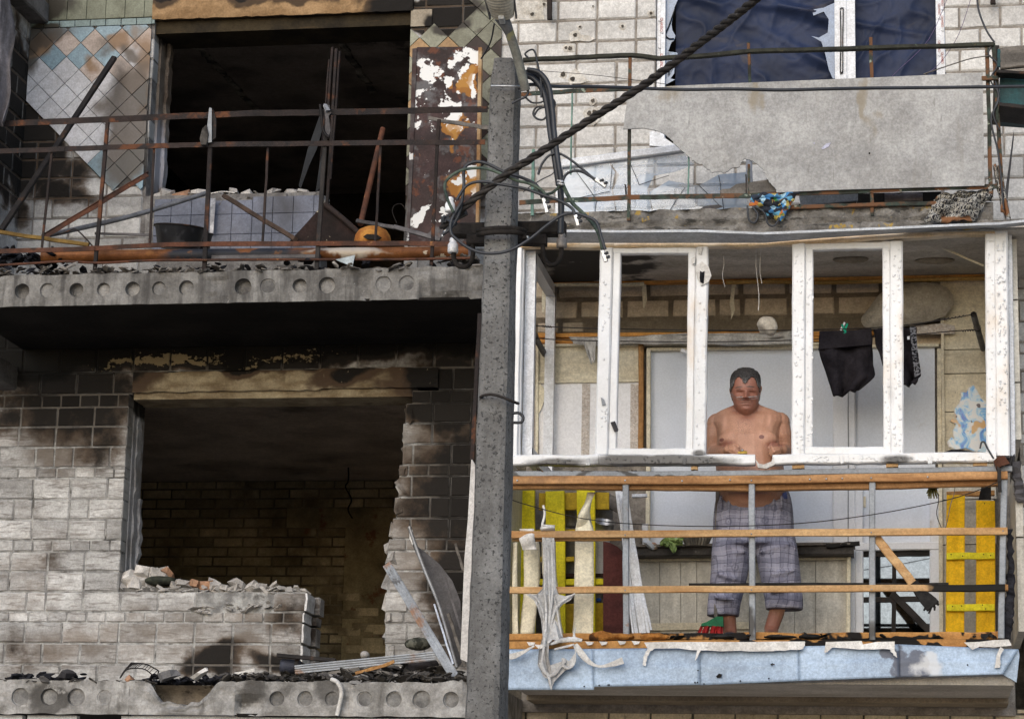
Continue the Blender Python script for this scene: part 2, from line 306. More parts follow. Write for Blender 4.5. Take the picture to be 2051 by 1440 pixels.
# metals, woods, plastics
RUSTL = [dict(col=(.14,.055,.026), scale=6, lo=.54, hi=.66, s=.8), dict(col=(.32,.15,.06), scale=16, lo=.62, hi=.7, s=.7), dict(col=(.02,.018,.017), scale=9, lo=.60, hi=.7, s=.8)]
m_rust = M('rusty_burnt_steel', (.040,.029,.026), (.024,.021,.021), scale=7, rand=.1, rough=.75, layers=RUSTL[:1]+RUSTL[2:], bump=.4, bscale=80)
m_rust_red = M('red_rust_steel', (.12,.05,.03), (.05,.03,.024), scale=7, rand=.1, rough=.8, layers=RUSTL[1:], bump=.4, bscale=80)
m_dark_steel = M('blackened_steel', (.035,.030,.028), (.02,.018,.018), scale=9, rand=.15, rough=.6, layers=[dict(col=(.09,.045,.025), scale=10, lo=.6, hi=.7, s=.6)], bump=.3, bscale=90)
m_green_steel = M('flaking_green_paint_steel', (.055,.075,.062), (.035,.034,.028), scale=12, rand=.1, rough=.7, layers=[dict(col=(.15,.07,.035), scale=9, lo=.48, hi=.58, s=.9), dict(col=(.30,.34,.27), scale=17, lo=.62, hi=.67, s=.8), dict(col=(.22,.17,.06), scale=11, lo=.66, hi=.71, s=.7)])
m_green_pipe = M('pale_green_pipe_paint', (.19,.32,.27), (.12,.2,.17), scale=9, rand=.05, layers=[dict(col=(.09,.05,.03), scale=14, lo=.62, hi=.7, s=.8)])
m_dark_rail = M('dark_green_rail_paint', (.035,.036,.026), (.02,.02,.016), scale=12, rand=.1, rough=.55, layers=[dict(col=(.13,.1,.04), scale=15, lo=.62, hi=.7, s=.7), dict(col=(.1,.14,.1), scale=19, lo=.66, hi=.7, s=.7)])
m_grey_metal = M('grey_painted_steel', (.27,.29,.315), (.22,.235,.255), scale=5, rand=.06, rough=.5, spec=.5, bump=.1, layers=[dict(col=(.03,.028,.027), blobs=blobs_px([(1507,1270,30,75,1.7),(1747,1280,30,60,1.3),(1300,955,110,10,1.2),(1060,950,90,10,1.2),(1150,948,90,10,1.0)], -1.1), scale=9, amp=.6, lo=.1, hi=.7), dict(col=(.2,.1,.05), scale=8, lo=.68, hi=.74, s=.7)])
m_galv = M('galvanised_sheet', (.35,.44,.555), (.28,.36,.47), scale=(2.5,2.5,6), rand=.05, rough=.5, metal=.12, spec=.4, bump=.06, bscale=12, bdist=.02, layers=[dict(col=(.42,.5,.6), scale=60, lo=.55, hi=.7, s=.5), dict(col=(.03,.03,.04), scale=24, lo=.735, hi=.75, s=.9), dict(col=(.055,.055,.075), blobs=blobs_px([(1828,1330,34,40,1.5),(1810,1300,60,14,.8)], -1.25), scale=14, amp=1.5, lo=.2, hi=.5, s=.85), dict(col=(.5,.5,.5), blobs=blobs_px([(1862,1325,36,42,1.0)], -1.25), scale=12, amp=1.2, lo=.2, hi=.6, s=.8)])
m_galv_rust = M('rust_stained_galvanised_profile', (.40,.42,.45), (.30,.315,.335), scale=4, rand=.05, rough=.5, metal=.2, layers=[dict(col=(.28,.13,.05), scale=5, lo=.52, hi=.66, s=.8), dict(col=(.06,.05,.045), scale=8, lo=.62, hi=.7, s=.7)])
m_tin = M('smoked_sheet_steel', (.11,.105,.11), (.055,.052,.055), scale=4, rand=.1, rough=.5, metal=.3, layers=[dict(col=(.2,.2,.22), scale=7, lo=.6, hi=.72, s=.6)])
m_chrome = M('bare_aluminium', (.55,.56,.58), (.4,.41,.43), scale=8, rand=.05, rough=.35, metal=.8, bump=.1)
WOODL = [dict(col=(.20,.08,.025), scale=(1.6,26,26), lo=.5, hi=.72, s=.75), dict(col=(.09,.045,.02), scale=(7,19,19), lo=.66, hi=.72, s=.75), dict(col=(.09,.06,.045), scale=(2.3,5,5), lo=.58, hi=.75, s=.6)]
CH = blobs_px([(1950,1180,110,26,2.6),(1880,1205,40,40,1.6)], -1.15)
m_wood = M('orange_pine_batten', (.46,.255,.115), (.34,.17,.07), scale=(1.6,20,20), rand=.08, rough=.6, bump=.2, layers=WOODL+[dict(col=(.012,.011,.01), blobs=CH, scale=8, amp=.5, lo=.1, hi=.5)])
m_wood_pale = M('pale_planed_batten', (.55,.36,.18), (.45,.265,.12), scale=(1.6,20,20), rand=.07, rough=.6, bump=.2, layers=[dict(col=(.33,.15,.05), scale=(1.3,24,24), lo=.5, hi=.7, s=.75), dict(col=(.14,.07,.03), scale=(8,22,22), lo=.67, hi=.72, s=.7), dict(col=(.2,.13,.08), scale=(2,5,5), lo=.58, hi=.75, s=.5), dict(col=(.012,.011,.01), blobs=CH, scale=8, amp=.5, lo=.1, hi=.5)])
m_wood_v = M('upright_pine_batten', (.42,.23,.09), (.30,.15,.055), scale=(20,20,1.6), rand=.1, rough=.65, layers=[dict(col=(.05,.03,.015), scale=5, lo=.58, hi=.68, s=.7)])
m_char_base = M('scorched_sill_board', (.50,.26,.09), (.36,.17,.055), scale=(1.5,18,18), rand=.06, layers=[dict(col=(.015,.013,.012), blobs=blobs_px([(1350,1277,60,14,1.2),(1450,1277,100,12,1.8),(1530,1277,70,12,1.8),(1640,1280,100,14,1.6),(1840,1290,150,16,2.6)], -1.1), scale=12, amp=1.1, lo=.0, hi=.4)])
m_char = M('charred_wood', (.014,.013,.012), (.03,.028,.026), scale=12, rand=.1, rough=.7, bump=.8, bscale=30)
m_old_wood = M('grey_old_board', (.20,.18,.16), (.11,.10,.09), scale=(3,18,18), rand=.1, rough=.9, layers=[dict(col=(.05,.04,.035), scale=6, lo=.6, hi=.7, s=.6)])
m_yellow = M('lemon_yellow_paint', (.84,.73,.03), (.76,.65,.025), scale=5, rand=.05, rough=.55, bump=.15, layers=[dict(col=(.3,.22,.03), scale=17, lo=.68, hi=.74, s=.6)])
m_yellow_w = M('amber_yellow_paint', (.84,.50,.012), (.74,.42,.008), scale=(18,18,1.5), rand=.05, rough=.55, bump=.2, layers=[dict(col=(.16,.08,.02), scale=10, lo=.69, hi=.74, s=.7)])
m_yellow_dk = M('ochre_yellow_paint', (.52,.36,.03), (.42,.28,.02), scale=6, rand=.05, rough=.6)
BLIST = [dict(col=(.60,.46,.31), scale=(4,4,2), lo=.54, hi=.76, s=.6), dict(col=(.42,.40,.38), scale=(9,9,2.5), lo=.60, hi=.74, s=.5), dict(col=(.03,.026,.024), blobs=blobs_px([(1320,926,180,19,2.1),(1120,927,75,13,1.5),(1792,921,38,12,1.3),(1400,908,18,10,1.2),(1395,495,20,14,.6)], -1.1), scale=9, amp=.8, lo=.0, hi=.8, s=.93, wob=.05)]
m_pvc = M('heat_blistered_white_plastic', (.76,.76,.765), (.70,.695,.69), scale=5, rand=.03, rough=.4, spec=.5, bump=.12, bscale=26, bdist=.01, layers=BLIST, fineness=.06)
m_pvc_tan = M('heat_browned_plastic', (.66,.50,.31), (.58,.39,.21), scale=(2,5,12), rand=.03, rough=.45, spec=.5, bump=.25, bscale=26, layers=[dict(col=(.78,.68,.55), scale=(2.5,4,14), lo=.5, hi=.66, s=.7), dict(col=(.2,.1,.05), scale=16, lo=.7, hi=.75, s=.6)])
m_pvc_clean = M('clean_white_plastic', (.72,.74,.78), (.67,.69,.73), scale=3, rand=.03, rough=.4, spec=.5, bump=.05)
m_board = M('lavender_white_board', (.66,.70,.78), (.60,.64,.71), scale=2.5, rand=.04, rough=.6, bump=.1, fineness=.08, layers=[dict(col=(.40,.37,.35), scale=3.2, lo=.62, hi=.8, s=.6), dict(col=(.3,.27,.25), scale=26, lo=.72, hi=.76, s=.6)])
m_door = M('white_door_paint', (.72,.74,.79), (.66,.68,.72), scale=3, rand=.03, rough=.55, bump=.15, fineness=.08, layers=[dict(col=(.33,.29,.25), blobs=blobs_px([(1640,1030,50,50,.8),(1850,1050,40,40,.7),(1800,1095,70,14,.8)], -.1), scale=14, amp=1.4, lo=.3, hi=.7, s=.6)])
m_cream = M('cream_wood_print_panel', (.74,.69,.55), (.66,.60,.46), scale=(3,3,16), rand=.05, rough=.5, bump=.15, bscale=9, bdist=.03, layers=[dict(col=(.42,.36,.25), scale=(3,3,22), lo=.56, hi=.72, s=.5, dist=1.5), dict(col=(.08,.07,.06), scale=24, lo=.73, hi=.75, s=.7)])
m_cream_v = M('grey_wood_print_panel', (.62,.595,.53), (.50,.475,.42), scale=(16,16,2), rand=.06, rough=.5, layers=[dict(col=(.72,.70,.65), scale=2.2, lo=.52, hi=.72, s=.55), dict(col=(.32,.30,.26), scale=(22,22,1.5), lo=.58, hi=.72, s=.5)])
m_cream_siding = M('cream_siding_strip', (.74,.69,.54), (.70,.64,.49), scale=4, rand=.04, rough=.55, bump=.1, layers=[dict(col=(.2,.17,.05), scale=22, lo=.70, hi=.74, s=.7)])
m_insul = M('meshed_white_insulation', (.88,.88,.90), (.80,.80,.83), scale=3, rand=.03, fineness=.12, rough=.8, bump=.2, layers=[dict(col=(.28,.27,.28), scale=3.4, lo=.64, hi=.82, s=.5)])
m_net = M('beige_mesh_tape', (.50,.44,.39), (.62,.58,.55), scale=80, rand=.03, rough=.9, lo=.45, hi=.55)
m_felt = M('grey_insulation_felt', (.48,.44,.37), (.36,.33,.28), scale=5, rand=.05, rough=.95, bump=.6, layers=[dict(col=(.12,.11,.1), scale=5, lo=.66, hi=.76, s=.5)])
m_melt = M('melted_grey_plastic', (.66,.65,.635), (.46,.45,.44), scale=(9,9,3), rand=.05, rough=.6, bump=.7, bscale=22, bdist=.02, layers=[dict(col=(.1,.095,.09), scale=13, lo=.64, hi=.72, s=.6)])
m_torn = M('torn_white_foil', (.74,.72,.69), (.62,.59,.55), scale=7, rand=.04, rough=.6, bump=.5, bscale=18, layers=[dict(col=(.14,.11,.1), scale=(8,8,20), lo=.63, hi=.72, s=.6)])
m_foam = M('orange_mounting_foam', (.46,.20,.05), (.30,.11,.025), scale=14, rand=.05, rough=.9, bump=1, bscale=30, bdist=.02, layers=[dict(col=(.02,.015,.012), scale=9, lo=.6, hi=.68, s=.8)])
m_asb = M('asbestos_cement_sheet', (.43,.425,.415), (.34,.335,.33), scale=3.5, rand=0, rough=.9, bump=.35, bscale=60, layers=[dict(col=(.52,.51,.50), scale=(16,16,10), lo=.55, hi=.75, s=.5, detail=8), dict(col=(.26,.22,.16), blobs=blobs_px([(1508,190,14,60,.9),(1746,210,16,95,.9),(1350,180,60,14,.5)], -1.15), scale=(24,24,2.2), amp=.9, lo=.05, hi=.7, s=.75), dict(col=(.17,.16,.15), scale=(34,34,5), lo=.64, hi=.74, s=.6), dict(col=(.24,.22,.19), scale=(9,9,.9), lo=.58, hi=.76, s=.5)])
m_film = M('navy_plastic_film', (.022,.032,.072), (.013,.019,.042), scale=2.5, rand=0, rough=.45, spec=.14, fineness=.1, bump=.12, bscale=9, bdist=.02, layers=[dict(col=(.075,.062,.055), scale=(3.5,3.5,6), lo=.60, hi=.78, s=.65, dist=.8)])  # brownish layer paints the film's sheen into its colour
m_glass = M('blue_grey_glass', (.30,.36,.46), (.24,.29,.38), scale=2, rand=.05, rough=.08, spec=.8, bump=.0)
m_dark_glass = M('smoked_glass_shard', (.012,.013,.016), (.02,.022,.025), scale=6, rand=.1, rough=.6, spec=.15, bump=.1)
m_mirror = M('sky_reflecting_glass', (.105,.12,.14), (.085,.10,.12), scale=1.2, rand=0, rough=.03, metal=1.0, bump=0)
m_cable = M('black_cable_sheath', (.025,.028,.036), (.018,.02,.026), scale=9, rand=.1, rough=.5, spec=.5, bump=.1)
m_cable_g = M('weathered_green_cable', (.035,.05,.045), (.10,.13,.10), scale=24, rand=.1, rough=.6)
m_twist = M('dusty_black_cable', (.045,.04,.038), (.03,.027,.026), scale=12, rand=.1, rough=.6, layers=[dict(col=(.09,.08,.07), scale=20, lo=.6, hi=.7, s=.6)])
m_porc = M('white_porcelain', (.72,.73,.75), (.6,.61,.63), scale=9, rand=.05, rough=.25, spec=.5, bump=.05, layers=[dict(col=(.3,.27,.23), scale=14, lo=.6, hi=.7, s=.5)])
m_porc_g = M('grey_porcelain', (.23,.205,.185), (.17,.15,.135), scale=9, rand=.05, rough=.4, spec=.5)
m_iron = M('black_crossarm_iron', (.016,.0145,.014), (.03,.026,.024), scale=16, rand=.1, rough=.85, bump=.6)
m_teal = M('teal_painted_metal', (.025,.085,.095), (.03,.06,.065), scale=5, rand=.03, rough=.5, layers=[dict(col=(.02,.02,.02), scale=7, lo=.6, hi=.72, s=.7)])
m_lampglass = M('ribbed_lamp_glass', (.66,.62,.52), (.5,.46,.37), scale=9, rand=.03, rough=.25, spec=.6)
m_lampbody = M('grey_lamp_casting', (.17,.17,.175), (.11,.11,.115), scale=9, rand=.03, rough=.55)
m_black_cloth = M('black_cotton', (.026,.023,.028), (.016,.014,.018), scale=9, rand=.06, rough=.85, bump=.8, bscale=9, bdist=.03)
m_wood_bright = M('sheltered_orange_batten', (.78,.40,.12), (.66,.30,.07), scale=(1.6,20,20), rand=.08, rough=.6, bump=.2, layers=WOODL)  # pine brightened in colour to offset the dim light under the ceiling
m_ground = M('concrete_paving', (.30,.285,.265), (.24,.225,.21), scale=2, rand=0)
m_debris = M('burnt_debris_flakes', (.17,.155,.14), (.055,.05,.046), scale=9, rand=.4, rough=.9, layers=[dict(col=(.38,.35,.32), scale=13, lo=.6, hi=.68, s=.7), dict(col=(.02,.018,.017), scale=8, lo=.55, hi=.62, s=.8)])
m_rubble = M('crushed_white_brick', (.52,.49,.46), (.38,.36,.34), scale=9, rand=.25, rough=.9, bump=.5, layers=[dict(col=(.3,.17,.1), scale=6, lo=.64, hi=.7, s=.6), dict(col=(.12,.1,.09), scale=8, lo=.62, hi=.72, s=.5)])
m_clay = M('broken_clay_brick', (.42,.24,.15), (.33,.2,.13), scale=9, rand=.15, rough=.9, bump=.5)
m_coal = M('charred_lumps', (.014,.014,.018), (.03,.03,.036), scale=14, rand=.2, rough=.8, bump=.8)
m_ash = M('ash_covered_floor', (.50,.475,.45), (.32,.305,.29), scale=5, rand=0)
m_sidewall = M('sooty_side_wall', (.42,.35,.27), (.22,.185,.145), scale=2, rand=0)

# ================================================================ brick walls
def brick_mesh(seed, rough=1.0):
    rg = random.Random(seed); nu, nv = 5, 4; vs = []; fs = []
    us = [-.5, -.47, rg.uniform(-.1, .1), .47, .5]; wv = [-.5, -.44, .44, .5]; chips = {(a_, b_): rg.uniform(.25, 1.0) for a_ in (0, nu-1) for b_ in (0, nv-1) if rg.random() < .45}
    for j in range(nv):
        for i in range(nu):
            e = (i in (0, nu-1)) or (j in (0, nv-1)); x = us[i]+rg.uniform(-.006, .006)*rough; z = wv[j]+rg.uniform(-.018, .018)*rough
            if (i, j) in chips: x -= math.copysign(.045*chips[(i, j)], us[i]); z -= math.copysign(.13*chips[(i, j)], wv[j])
            vs.append((x, (.08 if e else 0)+rg.uniform(-.028, .028)*rough, z))
    for j in range(nv-1):
        for i in range(nu-1): fs.append((j*nu+i, j*nu+i+1, (j+1)*nu+i+1, (j+1)*nu+i))
    ring = list(range(nu))+[j*nu+nu-1 for j in range(1, nv)]+[(nv-1)*nu+i for i in range(nu-2, -1, -1)]+[j*nu for j in range(nv-2, 0, -1)]
    o = len(vs)
    for i in ring: vs.append((vs[i][0], 1.0, vs[i][2]))
    n = len(ring)
    for k in range(n): fs.append((ring[k], o+k, o+(k+1) % n, ring[(k+1) % n]))
    return vs, fs
BRICKS = [brick_mesh(k) for k in range(14)]
_bm = {}
def brick_data(k, mat):
    if (k, mat.name) not in _bm:
        me = bpy.data.meshes.new('brick'); me.from_pydata(BRICKS[k][0], [], BRICKS[k][1]); me.materials.append(mat); me.update(); _bm[(k, mat.name)] = me
    return _bm[(k, mat.name)]
def put_brick(parent, xa, xb, za, zb, y, depth, mat, rg, name='brick', tilt=.004):
    o = bpy.data.objects.new(name, brick_data(rg.randrange(14), mat)); COL.objects.link(o); o.parent = parent
    o.location = V((xa+xb)/2, y, (za+zb)/2)-ORG[parent]; o.scale = (xb-xa, depth, zb-za)
    o.rotation_euler = (0, rg.uniform(-tilt, tilt), rg.uniform(-tilt, tilt)); return o
def wall(name, label, cat, zs, ivals, mats, Y0=0.0, L=.25, J=.011, thick=.22, seed=1, group=None, proud=.008, cap=300, half=True, phase=0.0, skip=None, visible=None, halves=.10):
    """courses between the heights zs (top to bottom); ivals(i, zmid) -> solid x-intervals of that course"""
    rg = random.Random(seed); x00 = ivals(0, zs[0])[0][0]
    t = thing(name, label, cat, V(x00, Y0, zs[-1]), group, 'thing'); mb = MB(); cnt = 0
    for i in range(len(zs)-1):
        zt, zb = zs[i], zs[i+1]; thin = (zt-zb) < .1
        l = (L/2 if thin and half else L)
        for xa, xb in ivals(i, (zt+zb)/2):
            mb.box((xa+.004, Y0+proud, zb), (xb-.004, Y0+thick, zt))
            x = math.floor(xa/(l+J))*(l+J)+phase-(l+J)*(.5 if i % 2 else 0)-(l+J)
            while x < xb:
                ll = l*(.49 if (rg.random() < halves and not thin) else 1)
                a, b = max(x, xa), min(x+ll, xb)
                if b-a > .035 and not (skip and skip((a+b)/2, (zt+zb)/2)):
                    if visible is None or visible((a+b)/2, (zt+zb)/2):
                        put_brick(t, a, b, zb+J*.55, zt-J*.45, Y0+rg.uniform(-.003, .002), .11, mats[0], rg); cnt += 1
                x += ll+J
    mb.build('mortar_bed', mats[1], t)
    return t
def zl(ys, px, Y=0): return [AZ(px, y, Y) for y in ys]
def ival_fn(rows):
    return lambda i, z: rows(i, z)
# ================================================================ SETTING
mb = MB(); mb.box((-60, -70, -.2), (60, 30, 0)); mb.build('ground', m_ground, kind='structure', loc=V(0, 0, 0))
YS, YR = -1.15, -1.10
RB = random.Random(11)
# ---------------- lower burnt wall (second storey on the left)
XL = AX(-60, 1000); XR_ = AX(985, 1000)
XWL = AX(247, 1000)                     # left jamb of the opening
ylow = [612, 655, 697, 746, 790, 815, 854, 895, 936, 957, 999, 1040, 1081, 1104, 1144, 1185, 1225, 1246, 1288, 1330, 1372]
zlow = zl(ylow, 200)
jag = [None]*4+[825, 812, 806, 806, 799, 798, 794, 786, 778, 775, 774, 772, 771, 771, 770, 768]
def rows_low(i, z):
    y = (ylow[i]+ylow[i+1])/2
    if i < 3: return [(XL, XR_)]
    if i == 3: return [(XL, AX(268, y)), (AX(878, y), XR_)]
    if y < 1185: return [(XL, XWL), (AX(jag[i], y), XR_)]
    e = {15: 612, 16: 606, 17: 604, 18: 602, 19: 600}.get(i, 600)
    if y > 1330: return [(XL, XR_)]
    return [(XL, AX(e, y)), (AX(jag[i], y), XR_)]
def skip_low(x, z):
    return AX(385, 1205) < x < AX(535, 1205) and AZ(450, 1225) < z < AZ(450, 1184)
w_low = wall('burnt_brick_wall', 'soot-blackened silicate brick wall round the large lower window hole', 'brick wall', zlow, rows_low, (m_brick_low, m_mortar_low), seed=3, skip=skip_low, L=.245, J=.009)
# the broken stretch of the sill course: split hollow bricks, ribs showing
mb = MB()
for k, (px, wd, ht) in enumerate([(392,16,36),(408,12,24),(421,15,37),(434,10,33),(446,17,39),(462,12,34),(474,10,25),(486,14,30),(500,12,19),(514,16,26),(529,13,21)]):
    P = A(px, 1224, 0); s_ = S(0); rg = random.Random(k)
    mb.bar(P+V(0, .05, 0), P+V(rg.uniform(-.02, .02), .055+rg.uniform(-.02, .03), ht*s_), wd*s_*.9, .05, jit=.004, n=3, seed=k+5)
mb.build('broken_brick_ribs', m_rubble, w_low)
Z3 = AZ(560, 1190)
m_clean_end = M('clean_white_brick_end', (.74,.73,.73), (.62,.61,.60), scale=9, rand=.06)
# ragged broken edge of the right pier and of the low wall
rg = random.Random(61)
for i in range(4, 19):
    y = (ylow[i]+ylow[i+1])/2; h = zlow[i]-zlow[i+1]; xe_ = AX(jag[i], y)
    for k in range(3): MB().rock((xe_+rg.uniform(.012, .035), .05+.08*k+rg.uniform(-.03, .02), zlow[i+1]+h*rg.uniform(.4, .6)), (rg.uniform(.04, .085), rg.uniform(.08, .13), h*rg.uniform(.7, 1.0)), seed=i*7+k).build('broken_brick', m_rubble if i > 10 and k < 2 and rg.random() < .5 else m_brick_low, w_low)
for i in range(15, 19):
    y = (ylow[i]+ylow[i+1])/2; h = zlow[i]-zlow[i+1]
    e = {15: 612, 16: 606, 17: 604, 18: 602}[i]; xa_ = AX(e, y)
    MB().bar(V(xa_+.004, .105, zlow[i+1]+h*.08), V(xa_+.004, .105, zlow[i]-h*.06), .014, .205, n=3, jit=.003, seed=i).build('clean_brick_end', m_clean_end, w_low)
    put_brick(w_low, xa_-.2, xa_+.035, zlow[i+1]+.01, zlow[i]-.004, .25, .12, m_brick_low, rg)
# lintel beam with the step below it
lz1, lz0 = AZ(560, 744), AZ(560, 783)
mb = MB(); rg = random.Random(4); x0, x1 = AX(268, 765), AX(878, 765); n = 40
def lint(u, v):
    x = x0+(x1-x0)*u
    bot = lz0+rg.uniform(-.006, .006)+(.012 if u > .6 else 0)
    return V(x, -.015+rg.uniform(-.004, .004)-.01*math.sin(v*3.1), bot+(lz1-lz0)*v)
mb.surf(lint, n, 5, False); mb.box((x0, -.005, lz0+.012), (x1, .14, lz1)); mb.box((x0+.0, .02, AZ(560, 797, .02)), (AX(835, 790), .30, lz0+.010))
mb.build('lintel', m_lintel_low, w_low)
mb = MB(); zj0, zj1 = AZ(247, 1176), AZ(247, 797)
mb.box((XWL-.02, .118, zj0), (XWL+.006, .34, zj1)); 
mb.bar(V(XWL+.006, .22, zj0), V(XWL+.006, .22, zj1), .022, .08, n=26, jit=.006, seed=41); mb.bar(V(XWL+.015, .30, zj0), V(XWL+.012, .30, (zj0+zj1)/2), .03, .05, n=12, jit=.010, seed=42)
mb.build('jamb_plaster', M('grey_jamb_plaster', (.46,.45,.46), (.30,.28,.265), scale=6, rand=0, layers=[dict(col=(.12,.08,.05), scale=6, lo=.6, hi=.7, s=.7), dict(col=SOOT, blobs=blobs_px([(262,800,50,60,1.6)]), scale=6, amp=.7, lo=.1, hi=.7)]), w_low)
# sill screed on the low wall
mb = MB(); zs_ = AZ(300, 1185); mb.box((XWL, .02, zs_-.004), (AX(395, 1185), .24, zs_+.03)); mb.build('sill_screed', m_slab, w_low)

# ---------------- lower room behind the opening
zc, zf = AZ(500, 688), AZ(500, 1368)
RX0, RX1, RY = AX(60, 900, 3), AX(1010, 900, 2.2), 5.2
def room(name, x0, x1, z0, z1, y0, y1, mw, mc, mf, mback):
    MB().box((x0-.1, y0, z0), (x0, y1, z1)).build(name+'_side_wall', mw, kind='structure')
    MB().box((x1, y0, z0), (x1+.1, y1, z1)).build(name+'_side_wall', mw, kind='structure')
    MB().box((x0-.1, y0, z1), (x1+.1, y1, z1+.12)).build(name+'_ceiling', mc, kind='structure')
    MB().box((x0-.1, y0, z0-.12), (x1+.1, y1, z0)).build(name+'_floor', mf, kind='structure')
    if mback: MB().box((x0-.1, y1, z0-.12), (x1+.1, y1+.1, z1+.12)).build(name+'_back_wall', mback, kind='structure')
room('lower_room', RX0, RX1, zf, zc, .225, RY+.2, m_sidewall, m_ceil_low, m_ash, None)
yb = [960+k*19.3 for k in range(0, 23)]
zb_ = [AZ(500, y, RY) for y in yb]; zb_[0] = zc-.002
XI = AX(690, 1100, RY)
def rows_in(i, z): return [(RX0, XI if i > 4 else (AX(575, 1000, RY) if i > 2 else RX1))]
w_in = wall('inner_brick_wall', 'smoke-stained yellowish brick wall at the back of the gutted lower room', 'brick wall', zb_, rows_in, (m_brick_room, m_mortar_room), Y0=RY, L=.25, J=.014, seed=9, half=False, halves=.5, visible=lambda x, z: x > AX(225, 1000, RY))
mb = MB(); mb.box((AX(575, 1000, RY), RY+.012, zb_[5]), (RX1, RY+.2, zb_[2]-.004)); mb.box((XI+.002, RY+.004, zf), (RX1, RY+.2, zb_[5]-.003)); mb.build('plaster_patch', m_plaster_room, w_in)
rg = random.Random(8); 
for k, (px, py) in enumerate([(705,1230),(728,1255),(700,1265),(752,1258),(715,1300),(745,1285),(770,1262),(735,1225),(698,1195),(760,1300),(690,1330),(725,1330)]):
    P = A(px, py, RY); put_brick(w_in, P.x-.1, P.x+.1, P.z-.035, P.z+.035, RY-.004, .1, m_clay if False else m_brick_room, rg)
# hanging cable with a lamp holder in the lower room
t = tube('hanging_cable', [(701,876,4.6),(697,910,4.6),(698,960,4.6),(692,975,4.6),(704,1000,4.6),(697,1020,4.6),(706,1038,4.6)], 4.6, 1.6, m_black); tag(t, 'thin black cable hanging down in the dark lower room', 'cable')

# ---------------- slabs with plugged hollow cores
def slab(name, label, x0, x1, z0, z1, Yf, holes, r, mat, plug_mat, depth, gaps=(), under=None, jag=.012, seed=1):
    rg = random.Random(seed); t = thing(name, label, 'balcony slab', V(x0, Yf, z0), None, 'thing'); mb = MB(); zc_ = (z0+z1)/2; hw = r*1.28
    cells = sorted((hx+rg.uniform(-.007, .007), max(.004, dep*rg.uniform(.3, 1.6))) for hx, dep in holes); x = x0; ca_ = math.atan2((z1-z0)/2, hw); ANG = sorted([2*math.pi*(k+.5)/24 for k in range(24)]+[ca_, math.pi-ca_, math.pi+ca_, 2*math.pi-ca_])
    def top(x): return z1+jag*(mnoise.noise(V(x*5, seed, 0))+.5*mnoise.noise(V(x*19, seed, 3)))
    def bot(x): return z0+jag*.5*mnoise.noise(V(x*9, seed, 7))
    def flat(a, b):
        n = max(1, int((b-a)/.03))
        for i in range(n):
            xa, xb = a+(b-a)*i/n, a+(b-a)*(i+1)/n
            zz = lambda x, v: bot(x)+(top(x)-bot(x))*v
            for j in range(8):
                v0, v1 = j/8, (j+1)/8
                q = [(xa, v0), (xb, v0), (xb, v1), (xa, v1)]
                mb.add([V(x_, Yf+(.006*mnoise.noise(V(x_*7, v_*2+seed, 1))+.09*max(0, mnoise.noise(V(x_*4.5, v_*1.6, seed+.5))-.22)+.022*max(0, mnoise.noise(V(x_*21, v_*5, seed))))*(1 if a+.001 < x_ < b-.001 else 0), zz(x_, v_)) for x_, v_ in q], [(0, 1, 2, 3)], True)
    for hx, dep in cells:
        flat(x, hx-hw); x = hx+hw; n = 28; vs = []; rr = r*rg.uniform(.88, 1.08)
        for k in range(n):
            a = ANG[k]; cx, cz = math.cos(a), math.sin(a); m_ = max(abs(cx)/hw, abs(cz)/((z1-z0)/2)); X, Z = hx+cx/m_, zc_+cz/m_
            if abs(abs(Z-zc_)-(z1-z0)/2) < 1e-6: Z = top(X) if Z > zc_ else bot(X)
            vs.append(V(X, Yf, Z))
        wob = [rr*(1+.05*mnoise.noise(V(math.cos(k*.26), hx*9, math.sin(k*.26)))) for k in range(n)]
        for ring, (kf, dy) in enumerate([(1.0, 0), (.96, dep*.8), (.85, dep)]):
            for k in range(n):
                a = ANG[k]; vs.append(V(hx+wob[k]*kf*math.cos(a), Yf+dy, zc_+wob[k]*kf*math.sin(a)))
        fs = []
        for q in range(3):
            for k in range(n): fs.append((q*n+k, q*n+(k+1) % n, (q+1)*n+(k+1) % n, (q+1)*n+k))
        mb.add(vs, fs, False); pl = MB(); c = vs[3*n:4*n]
        pl.add(c+[V(hx, Yf+dep*.85, zc_)], [(k, (k+1) % n, n) for k in range(n)], True); pl.build('core_plug', plug_mat, t)
    flat(x, x1)
    n = int((x1-x0)/.06)
    for i in range(n):
        xa, xb = x0+(x1-x0)*i/n, x0+(x1-x0)*(i+1)/n
        mb.add([V(xa, Yf+.004, top(xa)), V(xb, Yf+.004, top(xb)), V(xb, Yf+.25, z1), V(xa, Yf+.25, z1)], [(0, 1, 2, 3)])
    mb.box((x0, Yf+.25, z0+.015), (x1, .0, z1-.001))
    mb.build('front_edge', mat, t)
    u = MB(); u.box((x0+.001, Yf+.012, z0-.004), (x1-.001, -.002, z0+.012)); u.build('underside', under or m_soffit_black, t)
    return t
m_plug = M('core_plug_concrete', (.28,.27,.255), (.15,.145,.14), scale=9, rand=.25, bump=.7, layers=[dict(col=(.05,.047,.05), scale=7, lo=.55, hi=.7, s=.6)])
SX0, SX1 = AX(-80, 575, YS), AX(985, 575, YS)
ht = [43,97,152,207,265,318,374,486,598,655,770]
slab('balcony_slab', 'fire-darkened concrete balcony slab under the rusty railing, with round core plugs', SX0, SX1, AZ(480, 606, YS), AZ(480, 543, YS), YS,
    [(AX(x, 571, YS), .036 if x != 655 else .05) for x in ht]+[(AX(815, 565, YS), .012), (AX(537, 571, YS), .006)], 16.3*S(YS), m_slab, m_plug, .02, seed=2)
hb = [40,97,152]; 
bz0, bz1 = AZ(480, 1432, YS), AZ(480, 1364, YS)
